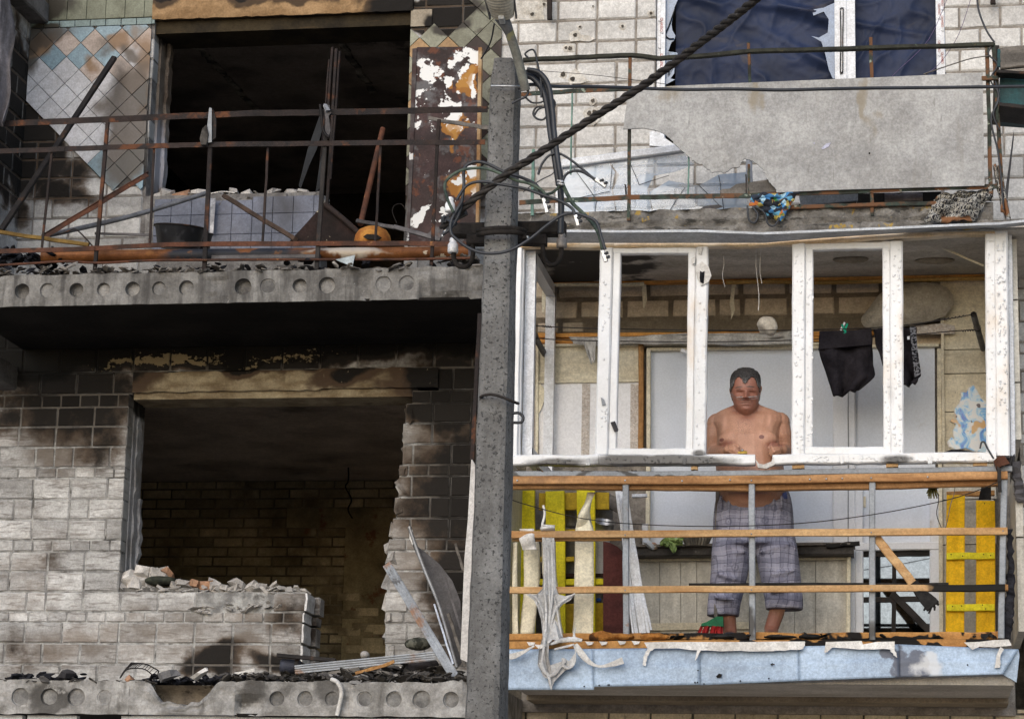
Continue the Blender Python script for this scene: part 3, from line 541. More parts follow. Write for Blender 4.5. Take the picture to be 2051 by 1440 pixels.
slab('balcony_slab', 'chipped pale concrete balcony slab along the bottom left, strewn with burnt debris', SX0, AX(258, 1400, YS), bz0, bz1, YS, [(AX(x, 1388, YS), .016) for x in hb]+[(AX(212, 1388, YS), .006)], 17*S(YS), m_slab_low, m_plug, .02, seed=5, jag=.02)
sl2 = bpy.data.objects['balcony_slab.001']
# broken middle stretch of the lower slab: the hollow core lies open
rg = random.Random(5); mb = MB(); xa, xb = AX(258, 1400, YS), AX(470, 1400, YS); n = 36
def topb(x):
    t = (x-xa)/(xb-xa); cut = math.exp(-((t-.50)/.27)**4)*.135*(1+.5*mnoise.noise(V(x*14, 5, 1)))
    return bz1-cut+.014*mnoise.noise(V(x*16, 2, 0))
def brk(u, v):
    x = xa+(xb-xa)*u; return V(x, YS+.022*mnoise.noise(V(x*9, v*3, 4))+.02*v*v*math.exp(-((u-.5)/.3)**4), bz0+(topb(x)-bz0)*v)
mb.surf(brk, n, 7, False)
for i in range(n):
    x_, x2 = xa+(xb-xa)*i/n, xa+(xb-xa)*(i+1)/n
    mb.add([brk(i/n, 1), brk((i+1)/n, 1), V(x2, YS+.16, bz1-.13 if .15 < i/n < .85 else bz1), V(x_, YS+.16, bz1-.13 if .15 < i/n < .85 else bz1)], [(0, 1, 2, 3)])
mb.box((xa, YS+.3, bz0+.01), (xb, 0, bz1)); mb.box((xa, YS+.02, bz1-.035), (xa+.10, YS+.34, bz1)); mb.box((xb-.10, YS+.05, bz1-.03), (xb, YS+.34, bz1))
mb.build('broken_edge', m_slab_low, sl2)
mb = MB(); mb.surf(lambda u, v: V(xa+.05+(xb-xa-.1)*u, YS+.17+.10*math.sin(v*math.pi), bz1-.16+.15*v), 12, 6); mb.build('open_core', M('tan_core_concrete', (.27,.225,.17), (.15,.125,.1), scale=(9,9,3), rand=0, layers=[dict(col=(.03,.025,.02), scale=(16,16,2), lo=.55, hi=.65, s=.8)]), sl2)
t3 = slab('balcony_slab', 'chipped pale concrete slab stretch below the leaning metal profiles', xb, AX(985, 1400, YS), bz0, bz1, YS, [(AX(x, 1388, YS), .02) for x in (556,613,668,728,789,845,905)], 17*S(YS), m_slab_low, m_plug, .012, seed=8, jag=.022)
# re-parent: the three stretches are one slab
for o in list(t3.children):
    off = ORG[t3]-ORG[sl2]; o.parent = sl2; o.location = o.location+off; ORG[o] = ORG[sl2]
bpy.data.objects.remove(t3)

# ---------------- upper burnt wall (third storey on the left)
yup = [-45, 0, 42, 84, 125, 166, 206, 245, 283, 319, 357, 397, 438, 479, 520, 560]
zup = zl(yup, 120)
XUL = AX(300, 250); XUR = AX(817, 250)
def rows_up(i, z):
    if i < 1: return [(XL, XR_)]
    if i == 1: return [(XL, AX(308, 20)), (AX(828, 20), XR_)]
    y = (yup[i]+yup[i+1])/2
    if y < 392: return [(XL, XUL), (XUR, XR_)]
    return [(XL, AX(640, y)), (XUR, XR_)]
w_up = wall('burnt_brick_wall', 'scorched brick wall round the upper window hole, partly tiled, above the rusty railing', 'brick wall', zup, rows_up, (m_brick_up, m_mortar_up), seed=6, L=.245,
    J=.009, skip=lambda x, z: AX(310, 430) < x and z < zup[10] and x < AX(650, 430))
# lintel
mb = MB(); lz1, lz0 = AZ(560, -20), AZ(560, 33); x0, x1 = AX(308, 20), AX(828, 20); rg = random.Random(14)
lp = lambda u, v: V(x0+(x1-x0)*u, -.02+rg.uniform(-.003, .003)-.012*math.sin(v*3.1), lz0+rg.uniform(-.005, .005)+(lz1-lz0)*v)
mb.surf(lp, 44, 5, False); mb.box((x0, -.008, lz0+.012), (x1, .14, lz1)); mb.build('lintel', m_lintel_up, w_up)
mb = MB(); mb.box((x0, .03, AZ(560, 60, .03)), (x1, .34, lz0+.010)); mb.build('lintel_step', M('sooty_step', (.05,.038,.022), (.025,.02,.014), scale=5, rand=0, layers=[dict(col=(.16,.1,.05), scale=(2,2,60), lo=.62, hi=.7, s=.5)]), w_up)
# jamb on the left
mb = MB(); mb.box((XUL-.02, .118, AZ(300, 392)), (XUL+.015, .30, AZ(300, 62))); 
mb.bar(V(XUL+.022, .27, AZ(300, 392)), V(XUL+.028, .27, AZ(300, 64)), .03, .08, n=24, jit=.007, seed=71)
mb.build('jamb_plaster', M('brown_jamb_plaster', (.23,.19,.155), (.12,.09,.07), scale=6, rand=0, layers=[dict(col=(.4,.39,.42), blobs=blobs_px([(300,300,30,110,1.0)]), scale=6, amp=.7, lo=.1, hi=.7), dict(col=SOOT, blobs=blobs_px([(305,70,30,60,1.6)]), scale=6, amp=.7, lo=.1, hi=.7)]), w_up)
# pale block at the head of the right pier
P0, P1 = A(823, 55), A(866, 20); mb = MB(); mb.box((P0.x, -.012, P0.z), (P1.x, .1, P1.z)); mb.build('pale_block', M('pale_smoked_block', (.36,.31,.24), (.28,.23,.17), scale=3, rand=0, layers=[dict(col=SOOT, blobs=blobs_px([(868,40,26,30,2.0)]), scale=6, amp=.6, lo=.1, hi=.9)]), w_up)
# ---- tiles
SM = [dict(col=(.20,.115,.055), blobs=blobs_px([(88,88,34,30,1.6),(246,82,34,30,1.5),(285,100,26,90,.9),(190,130,22,22,.8),(292,190,14,60,.8)]), scale=7, amp=.7, lo=-.05, hi=.7, s=.85),
      dict(col=(.085,.068,.055), blobs=blobs_px([(268,250,85,165,2.0),(75,66,80,36,2.2),(60,110,26,60,1.2),(262,105,26,26,1.2),(270,330,60,60,1.2),(215,100,40,20,.6),(275,180,40,120,1.1)]), scale=5, amp=.6, lo=-.08, hi=.75, s=.9), dict(col=(.16,.13,.10), scale=4, lo=.5, hi=.8, s=.45)]
tm = {'w': M('white_glazed_tile', (.60,.60,.63), (.55,.555,.585), scale=3, rand=.05, rough=.3, spec=.12, bump=.03, layers=SM),
      'b': M('pale_blue_glazed_tile', (.28,.38,.44), (.24,.34,.40), scale=3, rand=.08, rough=.3, spec=.12, bump=.03, layers=SM),
      'p': M('pinkish_glazed_tile', (.52,.44,.40), (.46,.385,.34), scale=3, rand=.06, rough=.3, spec=.12, bump=.03, layers=SM),
      'g': M('smoked_green_tile', (.20,.21,.155), (.15,.155,.11), scale=5, rand=.1, rough=.3, spec=.12, bump=.03, layers=[dict(col=(.035,.03,.022), blobs=blobs_px([(100,10,75,40,1.8),(330,-10,60,30,1.2)]), scale=6, amp=.8, lo=.1, hi=.8)]),
      't': M('smoked_teal_tile', (.24,.31,.31), (.20,.26,.25), scale=5, rand=.06, rough=.3, spec=.12, bump=.03, layers=[dict(col=(.05,.045,.035), blobs=blobs_px([(90,55,60,25,1.8)]), scale=6, amp=.8, lo=.1, hi=.8)]),
      'o': M('smoked_olive_tile', (.25,.25,.19), (.17,.165,.12), scale=4, rand=.25, rough=.3, spec=.12, bump=.05, layers=[dict(col=(.03,.025,.02), blobs=blobs_px([(905,50,55,26,1.8),(940,20,50,26,1.2)]), scale=6, amp=.8, lo=.1, hi=.8), dict(col=(.05,.04,.03), scale=9, lo=.58, hi=.68, s=.7)]),
      'd': M('brown_black_tile', (.05,.033,.028), (.03,.02,.018), scale=5, rand=.15, rough=.35, spec=.12, bump=.05),
      'n': M('tan_scorched_tile', (.38,.24,.12), (.28,.17,.08), scale=5, rand=.15, rough=.3, spec=.12, bump=.05)}
def clip(poly, inside, cross):
    out = []
    for i in range(len(poly)):
        a, b = poly[i], poly[(i+1) % len(poly)]; ia, ib = inside(a), inside(b)
        if ia: out.append(a)
        if ia != ib: out.append(cross(a, b))
    return out
def cliprect(poly, x0, x1, z0, z1):
    for ax, lim, sg in ((0, x0, 1), (0, x1, -1), (1, z0, 1), (1, z1, -1)):
        if len(poly) < 3: return []
        poly = clip(poly, lambda p: (p[ax]-lim)*sg >= 0, lambda a, b: tuple(a[k]+(b[k]-a[k])*((lim-a[ax])/(b[ax]-a[ax])) for k in (0, 1)))
    return poly
def tile(poly, mat, parent, rg, Y=-.016, name='tile'):
    if len(poly) < 3: return
    cx = sum(p[0] for p in poly)/len(poly); cz = sum(p[1] for p in poly)/len(poly)
    ar = abs(sum(poly[i][0]*poly[(i+1) % len(poly)][1]-poly[(i+1) % len(poly)][0]*poly[i][1] for i in range(len(poly))))/2
    if ar < .0006: return
    k = 1-.0030/max(.03, math.sqrt(ar)); dy = rg.uniform(-.0015, .0015); ty = rg.uniform(-.012, .012); tx = rg.uniform(-.012, .012)
    P = [V(cx+(x-cx)*k, Y+dy+(x-cx)*tx+(z-cz)*ty, cz+(z-cz)*k) for x, z in poly]
    inn = [V(cx+(p.x-cx)*.97, p.y-.0016, cz+(p.z-cz)*.97) for p in P]; n = len(P)
    m_ = MB(); m_.add(P+inn+[p+V(0, .008, 0) for p in P], [tuple(range(n, 2*n))]+[(i, (i+1) % n, n+(i+1) % n, n+i) for i in range(n)]+[(2*n+i, 2*n+(i+1) % n, (i+1) % n, i) for i in range(n)])
    m_.build(name, mat, parent)
rg = random.Random(21)
c0 = A(300, 85.5); c1 = A(83.5, 88.5); hd = (c0.x-c1.x)/8; cx0, cz0 = A(82.5, 88).x, A(190, 87).z
tx0, tx1, tz1 = AX(57, 150), AX(300, 150), AZ(180, 56)
slate = M('tile_adhesive', (.10,.095,.09), (.05,.047,.045), scale=9, rand=0, bump=.6)
tp = [A(56,60), A(303,52), A(292,372), A(228,378), A(207,365), A(54,200)]
MB().prism([V(p.x, -.0065, p.z) for p in tp], .006).build('tile_adhesive', slate, w_up)
pal = {0: 'ppppnp', 1: 'bbbbp', }
for r in range(-1, 15):
    for c in range(-1, 7):
        cx = cx0+c*2*hd+(hd if r % 2 else 0); cz = cz0-r*hd
        if (cx-cx0)/hd+(cz-cz0)/hd < -4.6-.2 and r > 0: continue
        if cz-cx < (cz0-4.35*hd*2+.0)-cx0-1.0*hd: pass
        # the lower left edge runs along a line of tile edges
        if (r - c*2 - (1 if r % 2 else 0)) > 6.4: continue
        if cz < AZ(250, 372): continue
        k = 'w'
        if r == -1: k = 'b'
        elif r == 0: k = 'ppppp'[c % 5] if c >= 0 else 'p'
        elif r == 1: k = 'b' if c < 3 else 'w'
        elif r == 2 and c > 1: k = 'p'
        elif r in (8, 10) and rg.random() < .4: k = 'b'
        elif r in (9, 11) : k = 'b' if c in (2, 3, 4) else 'w'
        elif r == 3 and c > 2: k = 'p'
        if rg.random() < .06: k = 'b'
        tile(cliprect([(cx, cz+hd), (cx+hd, cz), (cx, cz-hd), (cx-hd, cz)], tx0, tx1+.0, -99, tz1), tm[k], w_up, rg)
# square tiles and narrow border above
for k in range(-1, 8):
    a, b = AX(98+k*38.5, 20), AX(98+(k+1)*38.5, 20)
    tile(cliprect([(a, AZ(180,-4)), (b, AZ(180,-4)), (b, AZ(180,41)), (a, AZ(180,41))], tx0, tx1+.02, -99, 99), tm['g'], w_up, rg)
for k in range(-1, 9):
    a, b = AX(90+k*30.8, 48), AX(90+(k+1)*30.8, 48)
    tile(cliprect([(a, AZ(180,42)), (b, AZ(180,42)), (b, AZ(180,55)), (a, AZ(180,55))], tx0, tx1+.02, -99, 99), tm['t'], w_up, rg)
# right pier: diamond tiles
q0 = A(870, 76); hd2 = 30.0*S(0)
for r in range(-4, 12):
    for c in range(-2, 4):
        cx = q0.x+c*2*hd2+(hd2 if r % 2 else 0); cz = q0.z-r*hd2
        py = 76+r*30
        if py < 50 and cx < AX(945, 60): continue
        k = 'o' if r % 2 == 0 else 'd'
        if (r, c) in ((1, 0), (1, -1), (3, -1), (5, -1)): k = 'n'
        if r < 0: k = 'd' if (r % 2 and c < 1) else 'o'
        tile(cliprect([(cx, cz+hd2), (cx+hd2, cz), (cx, cz-hd2), (cx-hd2, cz)], XUR+.0, XR_, -99, AZ(900, -5)), tm[k], w_up, rg)
# low wall under the upper window, blue-grey square tiles
pw = thing('tiled_parapet', 'low wall under the upper window hole, faced with square blue-grey tiles', 'low wall', A(470, 545), None, 'thing')
x0, x1 = AX(309, 430), AX(641, 430); z1, z0 = AZ(470, 391), AZ(470, 560)
mb = MB(); mb.box((x0-.06, .0, z0), (x1, .24, z1-.03))
for k in range(26): mb.rock((x0+(x1-x0)*k/25, .10+RB.uniform(-.05, .05), z1-.03), (.09, .16, .05), seed=k+300)
mb.build('brick_core', m_mortar_up, pw)
tb = M('blue_grey_glazed_tile', (.165,.18,.235), (.12,.135,.18), scale=3, rand=.08, rough=.3, spec=.14, bump=.04, layers=[dict(col=(.03,.03,.035), blobs=blobs_px([(560,430,80,60,.8),(330,480,50,40,.8),(600,480,50,30,.9)]), scale=6, amp=.9, lo=.1, hi=.9, s=.8), dict(col=(.38,.4,.46), scale=5, lo=.6, hi=.75, s=.4)])
ys = [396, 430, 470, 510]; 
for j in range(3):
    for i in range(9):
        a, b = x0+(x1-x0)*(i-.15)/8.15, x0+(x1-x0)*(i+.85)/8.15
        top = AZ(470, ys[j])-(.0 if j else (.02 if i in (3, 4) else 0))
        tile(cliprect([(a, top), (b, top), (b, AZ(470, ys[j+1])), (a, AZ(470, ys[j+1]))], x0, x1, -99, 99), tb, pw, rg, Y=-.009)

# ---------------- upper room: gutted and black
zc2, zf2 = AZ(500, -30), AZ(500, 548)
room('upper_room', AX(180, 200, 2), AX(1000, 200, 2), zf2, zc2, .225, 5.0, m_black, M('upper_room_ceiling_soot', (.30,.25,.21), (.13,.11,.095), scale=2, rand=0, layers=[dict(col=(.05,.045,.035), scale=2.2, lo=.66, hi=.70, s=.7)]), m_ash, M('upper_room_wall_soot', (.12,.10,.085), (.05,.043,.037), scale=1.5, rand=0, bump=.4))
def on_z(px, py, z):
    d = A(px, py, 0)-CAM; return CAM+d*((z-CAM.z)/d.z)
m_conduit = M('pale_ceiling_chase', (.34,.3,.24), (.05,.045,.04), scale=7, rand=0)
rg = random.Random(51)
for pts in ([(684,88),(706,122),(727,155),(750,186)], [(374,74),(410,110),(440,140),(480,185),(520,230)]):
    P_ = [on_z(x, y, zc2-.006) for x, y in pts]; mb = MB()
    for p, q in zip(P_, P_[1:]): mb.bar(p, q, .05, .006, n=7, jit=.011, ref=V(0, 0, 1), seed=int(p.x*99))
    mb.build('cable_chase', m_conduit, w_up)
for pts in ([(676,61),(700,58),(722,62),(716,68),(724,76),(712,80),(698,76),(686,68)], [(728,58),(748,54),(752,62),(744,66),(736,64)], [(530,66),(548,72),(552,78),(540,72)], [(835,330),(842,340),(838,360)]):
    MB().prism([A(x, y, .9) for x, y in pts][::-1], .004).build('peeled_plaster', M('peeled_olive_plaster', (.30,.28,.19), (.2,.185,.12), scale=9, rand=0), w_up)
# ---------------- dark side wall at the left of the upper balcony
x0 = AX(50, 250)
sw = thing('side_wall', 'sooty brick partition at the left end of the upper balcony', 'side wall', V(x0, -.5, zf2), None, 'thing')
rg = random.Random(31); mb = MB(); mb.box((x0-.25, YS+.05, zf2), (x0-.008, -.003, AZ(50, -60)))
mb.build('mortar_bed', m_mortar_up, sw)
for i in range(len(yup)-2):
    zt, zb = zup[i], zup[i+1]
    for j in range(5):
        y0 = YS+.05+j*.262-(.13 if i % 2 else 0); y1 = min(y0+.25, -.004); y0 = max(y0, YS+.03)
        if y1-y0 < .04: continue
        o = bpy.data.objects.new('brick', brick_data(rg.randrange(14), m_brick_up)); COL.objects.link(o); o.parent = sw
        o.location = V(x0+rg.uniform(-.003, .003), (y0+y1)/2, (zt+zb)/2)-ORG[sw]; o.scale = (y1-y0, .1, zt-zb-.012); o.rotation_euler = (0, 0, math.radians(90))
# concrete consoles under the slab above
def console(label, px0, px1, py0, py1):
    P, Q = A(px0, py0), A(px1, py1); m_ = MB(); m_.bar(V((P.x+Q.x)/2, .02, (P.z+Q.z)/2), V((P.x+Q.x)/2-.02, YS+.02, (P.z+Q.z)/2), Q.x-P.x, abs(P.z-Q.z), n=5, jit=.004, ref=V(0, 0, 1), cham=.06)
    m_.build('console_beam', M('dark_console_concrete', (.16,.15,.145), (.09,.085,.08), scale=5, rand=0, layers=[dict(col=SOOT, scale=3, lo=.55, hi=.7, s=.7)]), label=label, cat='beam')
console('grey concrete console beam jutting out above the tiled wall', 60, 99, 12, 50)
console('black concrete console beam in the lower left corner under the slab', -20, 34, 735, 782)
# draped dusty sheet at the far left
def drape(u, v):
    y = -20+v*270; x = (4+24*math.sin(v*1.9+.5)*(1-v*.55))*u-22*(1-u)
    P = A(x, y, YS-.02); P.y += .05*math.sin(u*7+v*3)+.03*math.sin(v*13+u*4); return P
mb = MB(); mb.surf(drape, 12, 24); o = mb.build('hanging_sheet', M('dusty_grey_film', (.20,.19,.21), (.09,.085,.09), scale=(9,9,2.5), rand=0, rough=.45, layers=[dict(col=(.03,.028,.03), scale=(8,8,2), lo=.5, hi=.66, s=.8)]), label='torn dusty grey plastic sheet hanging at the left end of upper balcony', cat='plastic sheet')
so_ = o.modifiers.new('thick', 'SOLIDIFY'); so_.thickness = .004
# ================================================================ upper left balcony: railing and wreckage
rl = thing('balcony_railing', 'bent rusty steel railing of the burnt upper balcony', 'railing', A(480, 545, YR))
def P3(mb, pts, Y, wpx, d, seed=1, jit=.002):
    P = pp(pts, Y)
    for i in range(len(P)-1): mb.bar(P[i], P[i+1], wpx*S(Y), d, jit=jit, n=5, seed=seed+i)
    return mb
def angle_iron(mb, pts, Y, wpx):
    P = pp(pts, Y); w_ = wpx*S(Y)
    for i in range(len(P)-1):
        a, b = P[i], P[i+1]; mb.bar(a, b, w_, .005, jit=.0015, n=8, seed=i+3, cham=.05); mb.bar(a+V(0, .022, w_*.42), b+V(0, .022, w_*.42), .005, .04, jit=.001, n=8, seed=i+9, cham=.05)
mb = MB(); angle_iron(mb, [(-30,250),(300,236),(520,227),(640,226),(977,219)], YR, 13); mb.build('top_rail', m_rust, rl)
mb = MB(); P3(mb, [(-30,305),(130,299),(360,291),(620,288),(972,285)], YR-.012, 11, .006); mb.build('middle_rail', m_rust, rl)
mb = MB(); P3(mb, [(-30,505),(190,498),(330,490),(640,488),(962,489)], YR-.012, 10, .006); mb.build('lower_rail', m_rust_red, rl)
mb = MB(); mb.tube(pp([(-30,533),(60,528),(130,524),(200,527),(300,522),(420,521),(640,520),(800,520),(945,517)], YR-.02), 2.8*S(YR), n=6); mb.build('thin_rod', m_rust_red, rl)
for a, b, wp, mt in (((216,240),(190,545),8,m_rust),((425,222),(409,540),9,m_rust),((656,217),(634,540),9,m_dark_steel),((879,240),(864,532),7,m_rust)):
    bar('post', a, b, YR+.004, wp, .02, mt, rl)
for a, b in (((104,302),(84,496)),((309,292),(300,492)),((537,291),(526,490)),((763,290),(751,490))):
    bar('baluster', a, b, YR+.006, 5, .012, m_rust, rl)
# clamped plates on the rail
t = thing('bracket', 'bent steel bracket with a charred stub hooked on the railing left of centre', 'bracket', A(424, 290, YR-.04))
sheet('plate', [(419,216),(424,217),(424,285),(417,286),(414,262)], YR-.035, .006, m_grey_metal, t); sheet('rear_plate', [(426,218),(433,240),(432,276),(424,282)], YR-.02, .012, m_dark_steel, t)
sheet('charred_stub', [(405,258),(413,250),(417,268),(413,290),(402,290),(400,278)], YR-.05, .03, m_debris, t)
t = thing('bracket', 'twisted dark bracket with a grey lump hooked on the railing right of centre', 'bracket', A(652, 290, YR-.04))
MB().tube(pp([(641,210),(643,225),(646,255),(652,270),(660,275)], YR-.04), 3*S(YR)).build('hook', m_dark_steel, t)
sheet('plate', [(648,212),(660,211),(660,222),(664,226),(658,232),(662,262),(657,278),(650,272),(652,240)], YR-.03, .012, m_tin, t)
MB().rock(A(654, 217, YR-.045), (.05, .03, .05), 4).build('lump', M('ash_grey_lump', (.3,.31,.34), scale=20, rand=0), t)
# debris bars
def one(label, cat, o): return tag(o, label, cat)
one('long black charred bar leaning across the tiled wall', 'metal bar', bar('charred_bar', (229,116), (2,462), -.12, 11, .03, m_dark_steel, Y2=-.95))
mb = MB(); mb.bar(A(296,350,-.5), A(82,479,-.9), 9*S(-.7), .004, n=8, jit=.002, seed=5); mb.bar(A(297,345,-.48), A(83,474,-.88), .005, .03, n=8, jit=.002, seed=6)
one('rusty orange angle bar slanting in front of pale bricks', 'metal bar', mb.build('angle_bar', m_rust_red))
one('grey steel pipe propped against the tiled low wall', 'pipe', tube('pipe', [(420,385,-.15),(260,434,-.45),(98,471,-.8)], -.4, 5.5, M('grey_blue_pipe_steel', (.20,.205,.22), (.12,.12,.13), scale=8, rough=.5, metal=.3, layers=[dict(col=(.1,.06,.03), scale=6, lo=.58, hi=.68, s=.7)])))
one('dark brown bar leaning on the low wall right of the middle post', 'metal bar', bar('brown_bar', (449,393), (592,480), -.2, 9, .03, M('brown_burnt_bar', (.09,.06,.045), (.05,.037,.03), scale=8), Y2=-.8))
one('yellowish burnt lath lying at the far left of upper balcony', 'lath', bar('burnt_lath', (-10,464), (178,491), -.95, 8, .02, M('yellow_burnt_lath', (.24,.155,.05), (.12,.075,.025), scale=(3,14,14)), Y2=-1.0))
one('rust-streaked pipe standing open-ended in the dark window hole', 'pipe', tube('standing_pipe', [(767,258,-.15),(745,350,-.3),(722,450,-.5)], -.3, 6, m_rust_red))
mb = MB(); mb.bar(A(714,443,-.7), A(790,456,-.75), 8*S(-.7), .02, n=4, jit=.003); mb.bar(A(789,455,-.75), A(882,480,-.8), 9*S(-.7), .02, n=4, jit=.003)
one('bent grey metal strip lying beside the orange dome', 'metal strip', mb.build('bent_strip', m_tin))
one('splintered grey lath caught behind the railing in front of the rusty panel', 'lath', bar('splintered_lath', (858,238), (980,257), -.85, 7, .012, m_old_wood, w2px=9, n=8, jit=.004))
fr = thing('window_frame_remnant', 'burnt upright steel frame profiles standing in the dark window hole', 'window frame', A(650, 450, -.1))
for a, b, wp in (((666,96),(641,440),5),((674,99),(652,455),6),((681,104),(662,360),4),((660,120),(640,350),3)): bar('profile', a, b, -.12, wp, .02, m_rust, fr)
for k, (pts, lab) in enumerate(([[(640,232),(645,262),(634,300),(620,330),(602,378),(598,372),(616,300)], 'long dark glass shard hanging left of frame profiles'], [[(652,280),(648,340),(640,378),(632,386),(640,330)], 'narrow dark glass shard hanging by the rail bracket'])):
    tag(sheet('glass_shard', pts, -.2, .004, m_dark_glass), lab, 'glass shard')
for k, (pts, lab) in enumerate((([(560,318),(600,300),(612,312),(606,322),(570,330)], ''),)): pass
# peeled rusty panel (a door of a fridge-like cabinet)
pn = thing('rusty_panel', 'tall rusted steel panel with flaking white paint on the right of the upper balcony', 'steel panel', A(890, 490, -.6))
FL = [dict(col=(.33,.135,.03), scale=7, lo=.62, hi=.70, s=.75), dict(col=(.17,.17,.175), scale=8, lo=.52, hi=.66, s=.6, detail=8), dict(col=(.15,.055,.03), scale=11, lo=.58, hi=.66, s=.7),
      dict(col=(.30,.13,.03), blobs=blobs_px([(945,160,20,34,.9),(908,262,14,40,.8),(925,372,48,44,1.3),(912,155,12,14,.7)], -.6), scale=8, amp=1.0, lo=.05, hi=.22, s=.95),
      dict(col=(.74,.735,.72), blobs=blobs_px([(893,165,80,75,.22),(893,250,70,40,.2),(855,140,34,45,.75),(850,115,24,20,.5),(905,120,30,20,.6),(905,150,26,30,.75),(940,120,24,40,.8),(838,205,18,30,.75),(905,205,20,30,.6),(835,240,22,26,.75),(905,245,18,35,.7),(835,430,28,14,.8),(925,350,44,30,.85),(950,170,16,40,.7),(885,440,16,20,.6),(945,395,20,30,.7)], -.6), scale=17, amp=2.0, lo=.30, hi=.36, s=1.0, detail=8),
      dict(col=(.40,.20,.05), blobs=blobs_px([(942,150,16,20,.9),(925,385,38,30,1.1),(910,265,9,30,.8)], -.6), scale=10, amp=1.2, lo=.2, hi=.5, s=.85),
      dict(col=(.74,.73,.71), scale=26, lo=.70, hi=.712, s=.9)]
m_panel = M('flaked_paint_over_rust', (.070,.043,.042), (.045,.032,.031), scale=6, rand=0, rough=.6, bump=.35, bscale=30, layers=FL)
sheet('panel_face', [(835,95),(963,94),(955,492),(818,492)], -.6, .02, m_panel, pn)
sheet('folded_edge', [(826,98),(835,97),(828,300),(819,490),(814,490),(820,300)], -.61, .05, M('rusted_fold', (.07,.045,.043), (.11,.1,.1), scale=8, rand=0, layers=[dict(col=(.7,.69,.67), scale=11, lo=.62, hi=.64, s=.9)]), pn)
sheet('side_flange', [(958,96),(965,95),(958,490),(952,491)], -.615, .05, M('scorched_cream_flange', (.45,.33,.2), (.3,.16,.07), scale=7, rand=0), pn)
# basins
for (px, py, rp, hp, lab, Y) in ((357,478,52,44,'large black enamel basin lying in front of blue-grey tiles',-.8),(398,485,26,34,'smaller black pot tucked behind the large basin',-.55)):
    k = S(Y); c = A(px, py+hp*.45, Y); r_ = rp*k
    t = thing('basin', lab, 'basin', c); mb = MB(); ax = V(.08, -.12, 1)
    mb.lathe(c, [(.0, 0), (r_*.78, 0), (r_*.86, .02), (r_*.97, hp*k*.85), (r_*1.02, hp*k*.97), (r_*1.03, hp*k), (r_*.97, hp*k), (r_*.84, .03), (0, .02)], 32, ax); mb.build('bowl', m_coal if False else M('black_enamel', (.018,.019,.022), (.012,.012,.014), scale=6, rough=.35, spec=.5, bump=.1, layers=[dict(col=(.06,.06,.065), scale=6, lo=.6, hi=.72, s=.7)]), t)
    MB().lathe(c+V(0, 0, 0), [(r_*1.02, hp*k*.95), (r_*1.06, hp*k*.97), (r_*1.06, hp*k*1.02), (r_*1.0, hp*k*1.02)], 32, ax).build('rim', m_dark_steel, t)
# orange dome
t = thing('rusted_dome', 'orange rusted dome-shaped pot lying upside down behind the rail', 'pot', A(746, 486, -.9))
k = S(-.9); mb = MB(); mb.lathe(A(746, 492, -.9), [(36*k, 0), (38*k, 8*k), (36*k, 20*k), (29*k, 31*k), (16*k, 38*k), (0, 40*k)], 28); mb.build('shell', M('bright_orange_rust', (.46,.215,.05), (.30,.11,.03), scale=8, rand=0, layers=[dict(col=(.1,.06,.03), scale=9, lo=.60, hi=.68, s=.7)]), t)
sheet('slot', [(727,474),(735,469),(755,470),(764,476),(758,480),(735,479)], -.9-.135, .012, m_black, t)
# folded dark panel
t = thing('folded_plate', 'dark red steel panel with cream paint flakes propped beside the orange dome', 'steel panel', A(645, 490, -.75))
sheet('panel_face', [(648,409),(720,468),(712,492),(572,492),(600,462)], -.75, .012, M('dark_flaked_panel', (.035,.022,.02), (.02,.016,.015), scale=5, rand=0, layers=[dict(col=(.55,.49,.36), scale=15, lo=.645, hi=.66, s=.9), dict(col=(.18,.09,.05), scale=9, lo=.64, hi=.70, s=.7)]), t)
MB().tube(pp([(650,409),(685,437),(722,470)], -.77), 6*S(-.77)).build('tube_edge', m_rust, t)
# big pipe along the slab
PL = [dict(col=(.035,.037,.045), blobs=blobs_px([(470,505,190,30,2.2)], YR), scale=5, amp=.6, lo=.1, hi=.7), dict(col=(.52,.45,.37), blobs=blobs_px([(690,500,110,14,1.5)], YR), scale=5, amp=.8, lo=.2, hi=.8), dict(col=(.62,.55,.45), scale=20, lo=.66, hi=.7, s=.8, blobs=blobs_px([(880,508,90,24,1.0)], YR), amp=1.8), dict(col=(.30,.13,.04), scale=9, lo=.56, hi=.66, s=.5)]
tag(tube('fallen_pipe', [(85,514),(300,512),(640,509),(940,506)], YR+.11, 13, M('rusted_flue_pipe', (.24,.095,.035), (.15,.06,.025), scale=5, rand=0, rough=.45, metal=.2, layers=PL), n=14, sub=8), 'thick rusty flue pipe lying along the edge of the upper balcony slab', 'pipe')
tag(bar('grey_strip', (425,516), (642,514), YR+.06, 9, .03, m_tin), 'dull grey metal strip below the flue pipe', 'metal strip')
tag(sheet('paper_scrap', [(672,520),(711,511),(706,534),(680,524)], YR-.04, .003, M('pale_blue_paper', (.42,.47,.49), scale=9, rand=0)), 'pale blue paper scrap stuck at the slab edge', 'paper scrap')
tag(tube('wire_loop', [(795,448),(786,425),(790,412),(803,409),(812,420),(813,436)], -.5, .9, m_dark_steel), 'thin wire loop standing beside the rusty panel', 'wire')
tag(tube('thin_post', [(822,380,-.55),(812,490,-.6)], -.6, 5, M('grey_sooty_tube', (.13,.12,.115), (.08,.075,.07), scale=6)), 'short grey tube standing left of the rusty panel', 'tube')
tag(tube('bent_wire', [(120,470),(140,462),(152,460),(170,476),(186,494)], -1.0, 1.6, m_rust), 'bent rusty wire curling above the lower rail', 'wire')
tag(bar('thin_rail_strip', (190,468), (302,471), -.5, 5, .01, m_tin), 'thin dark strip lying in front of the pale bricks', 'metal strip')
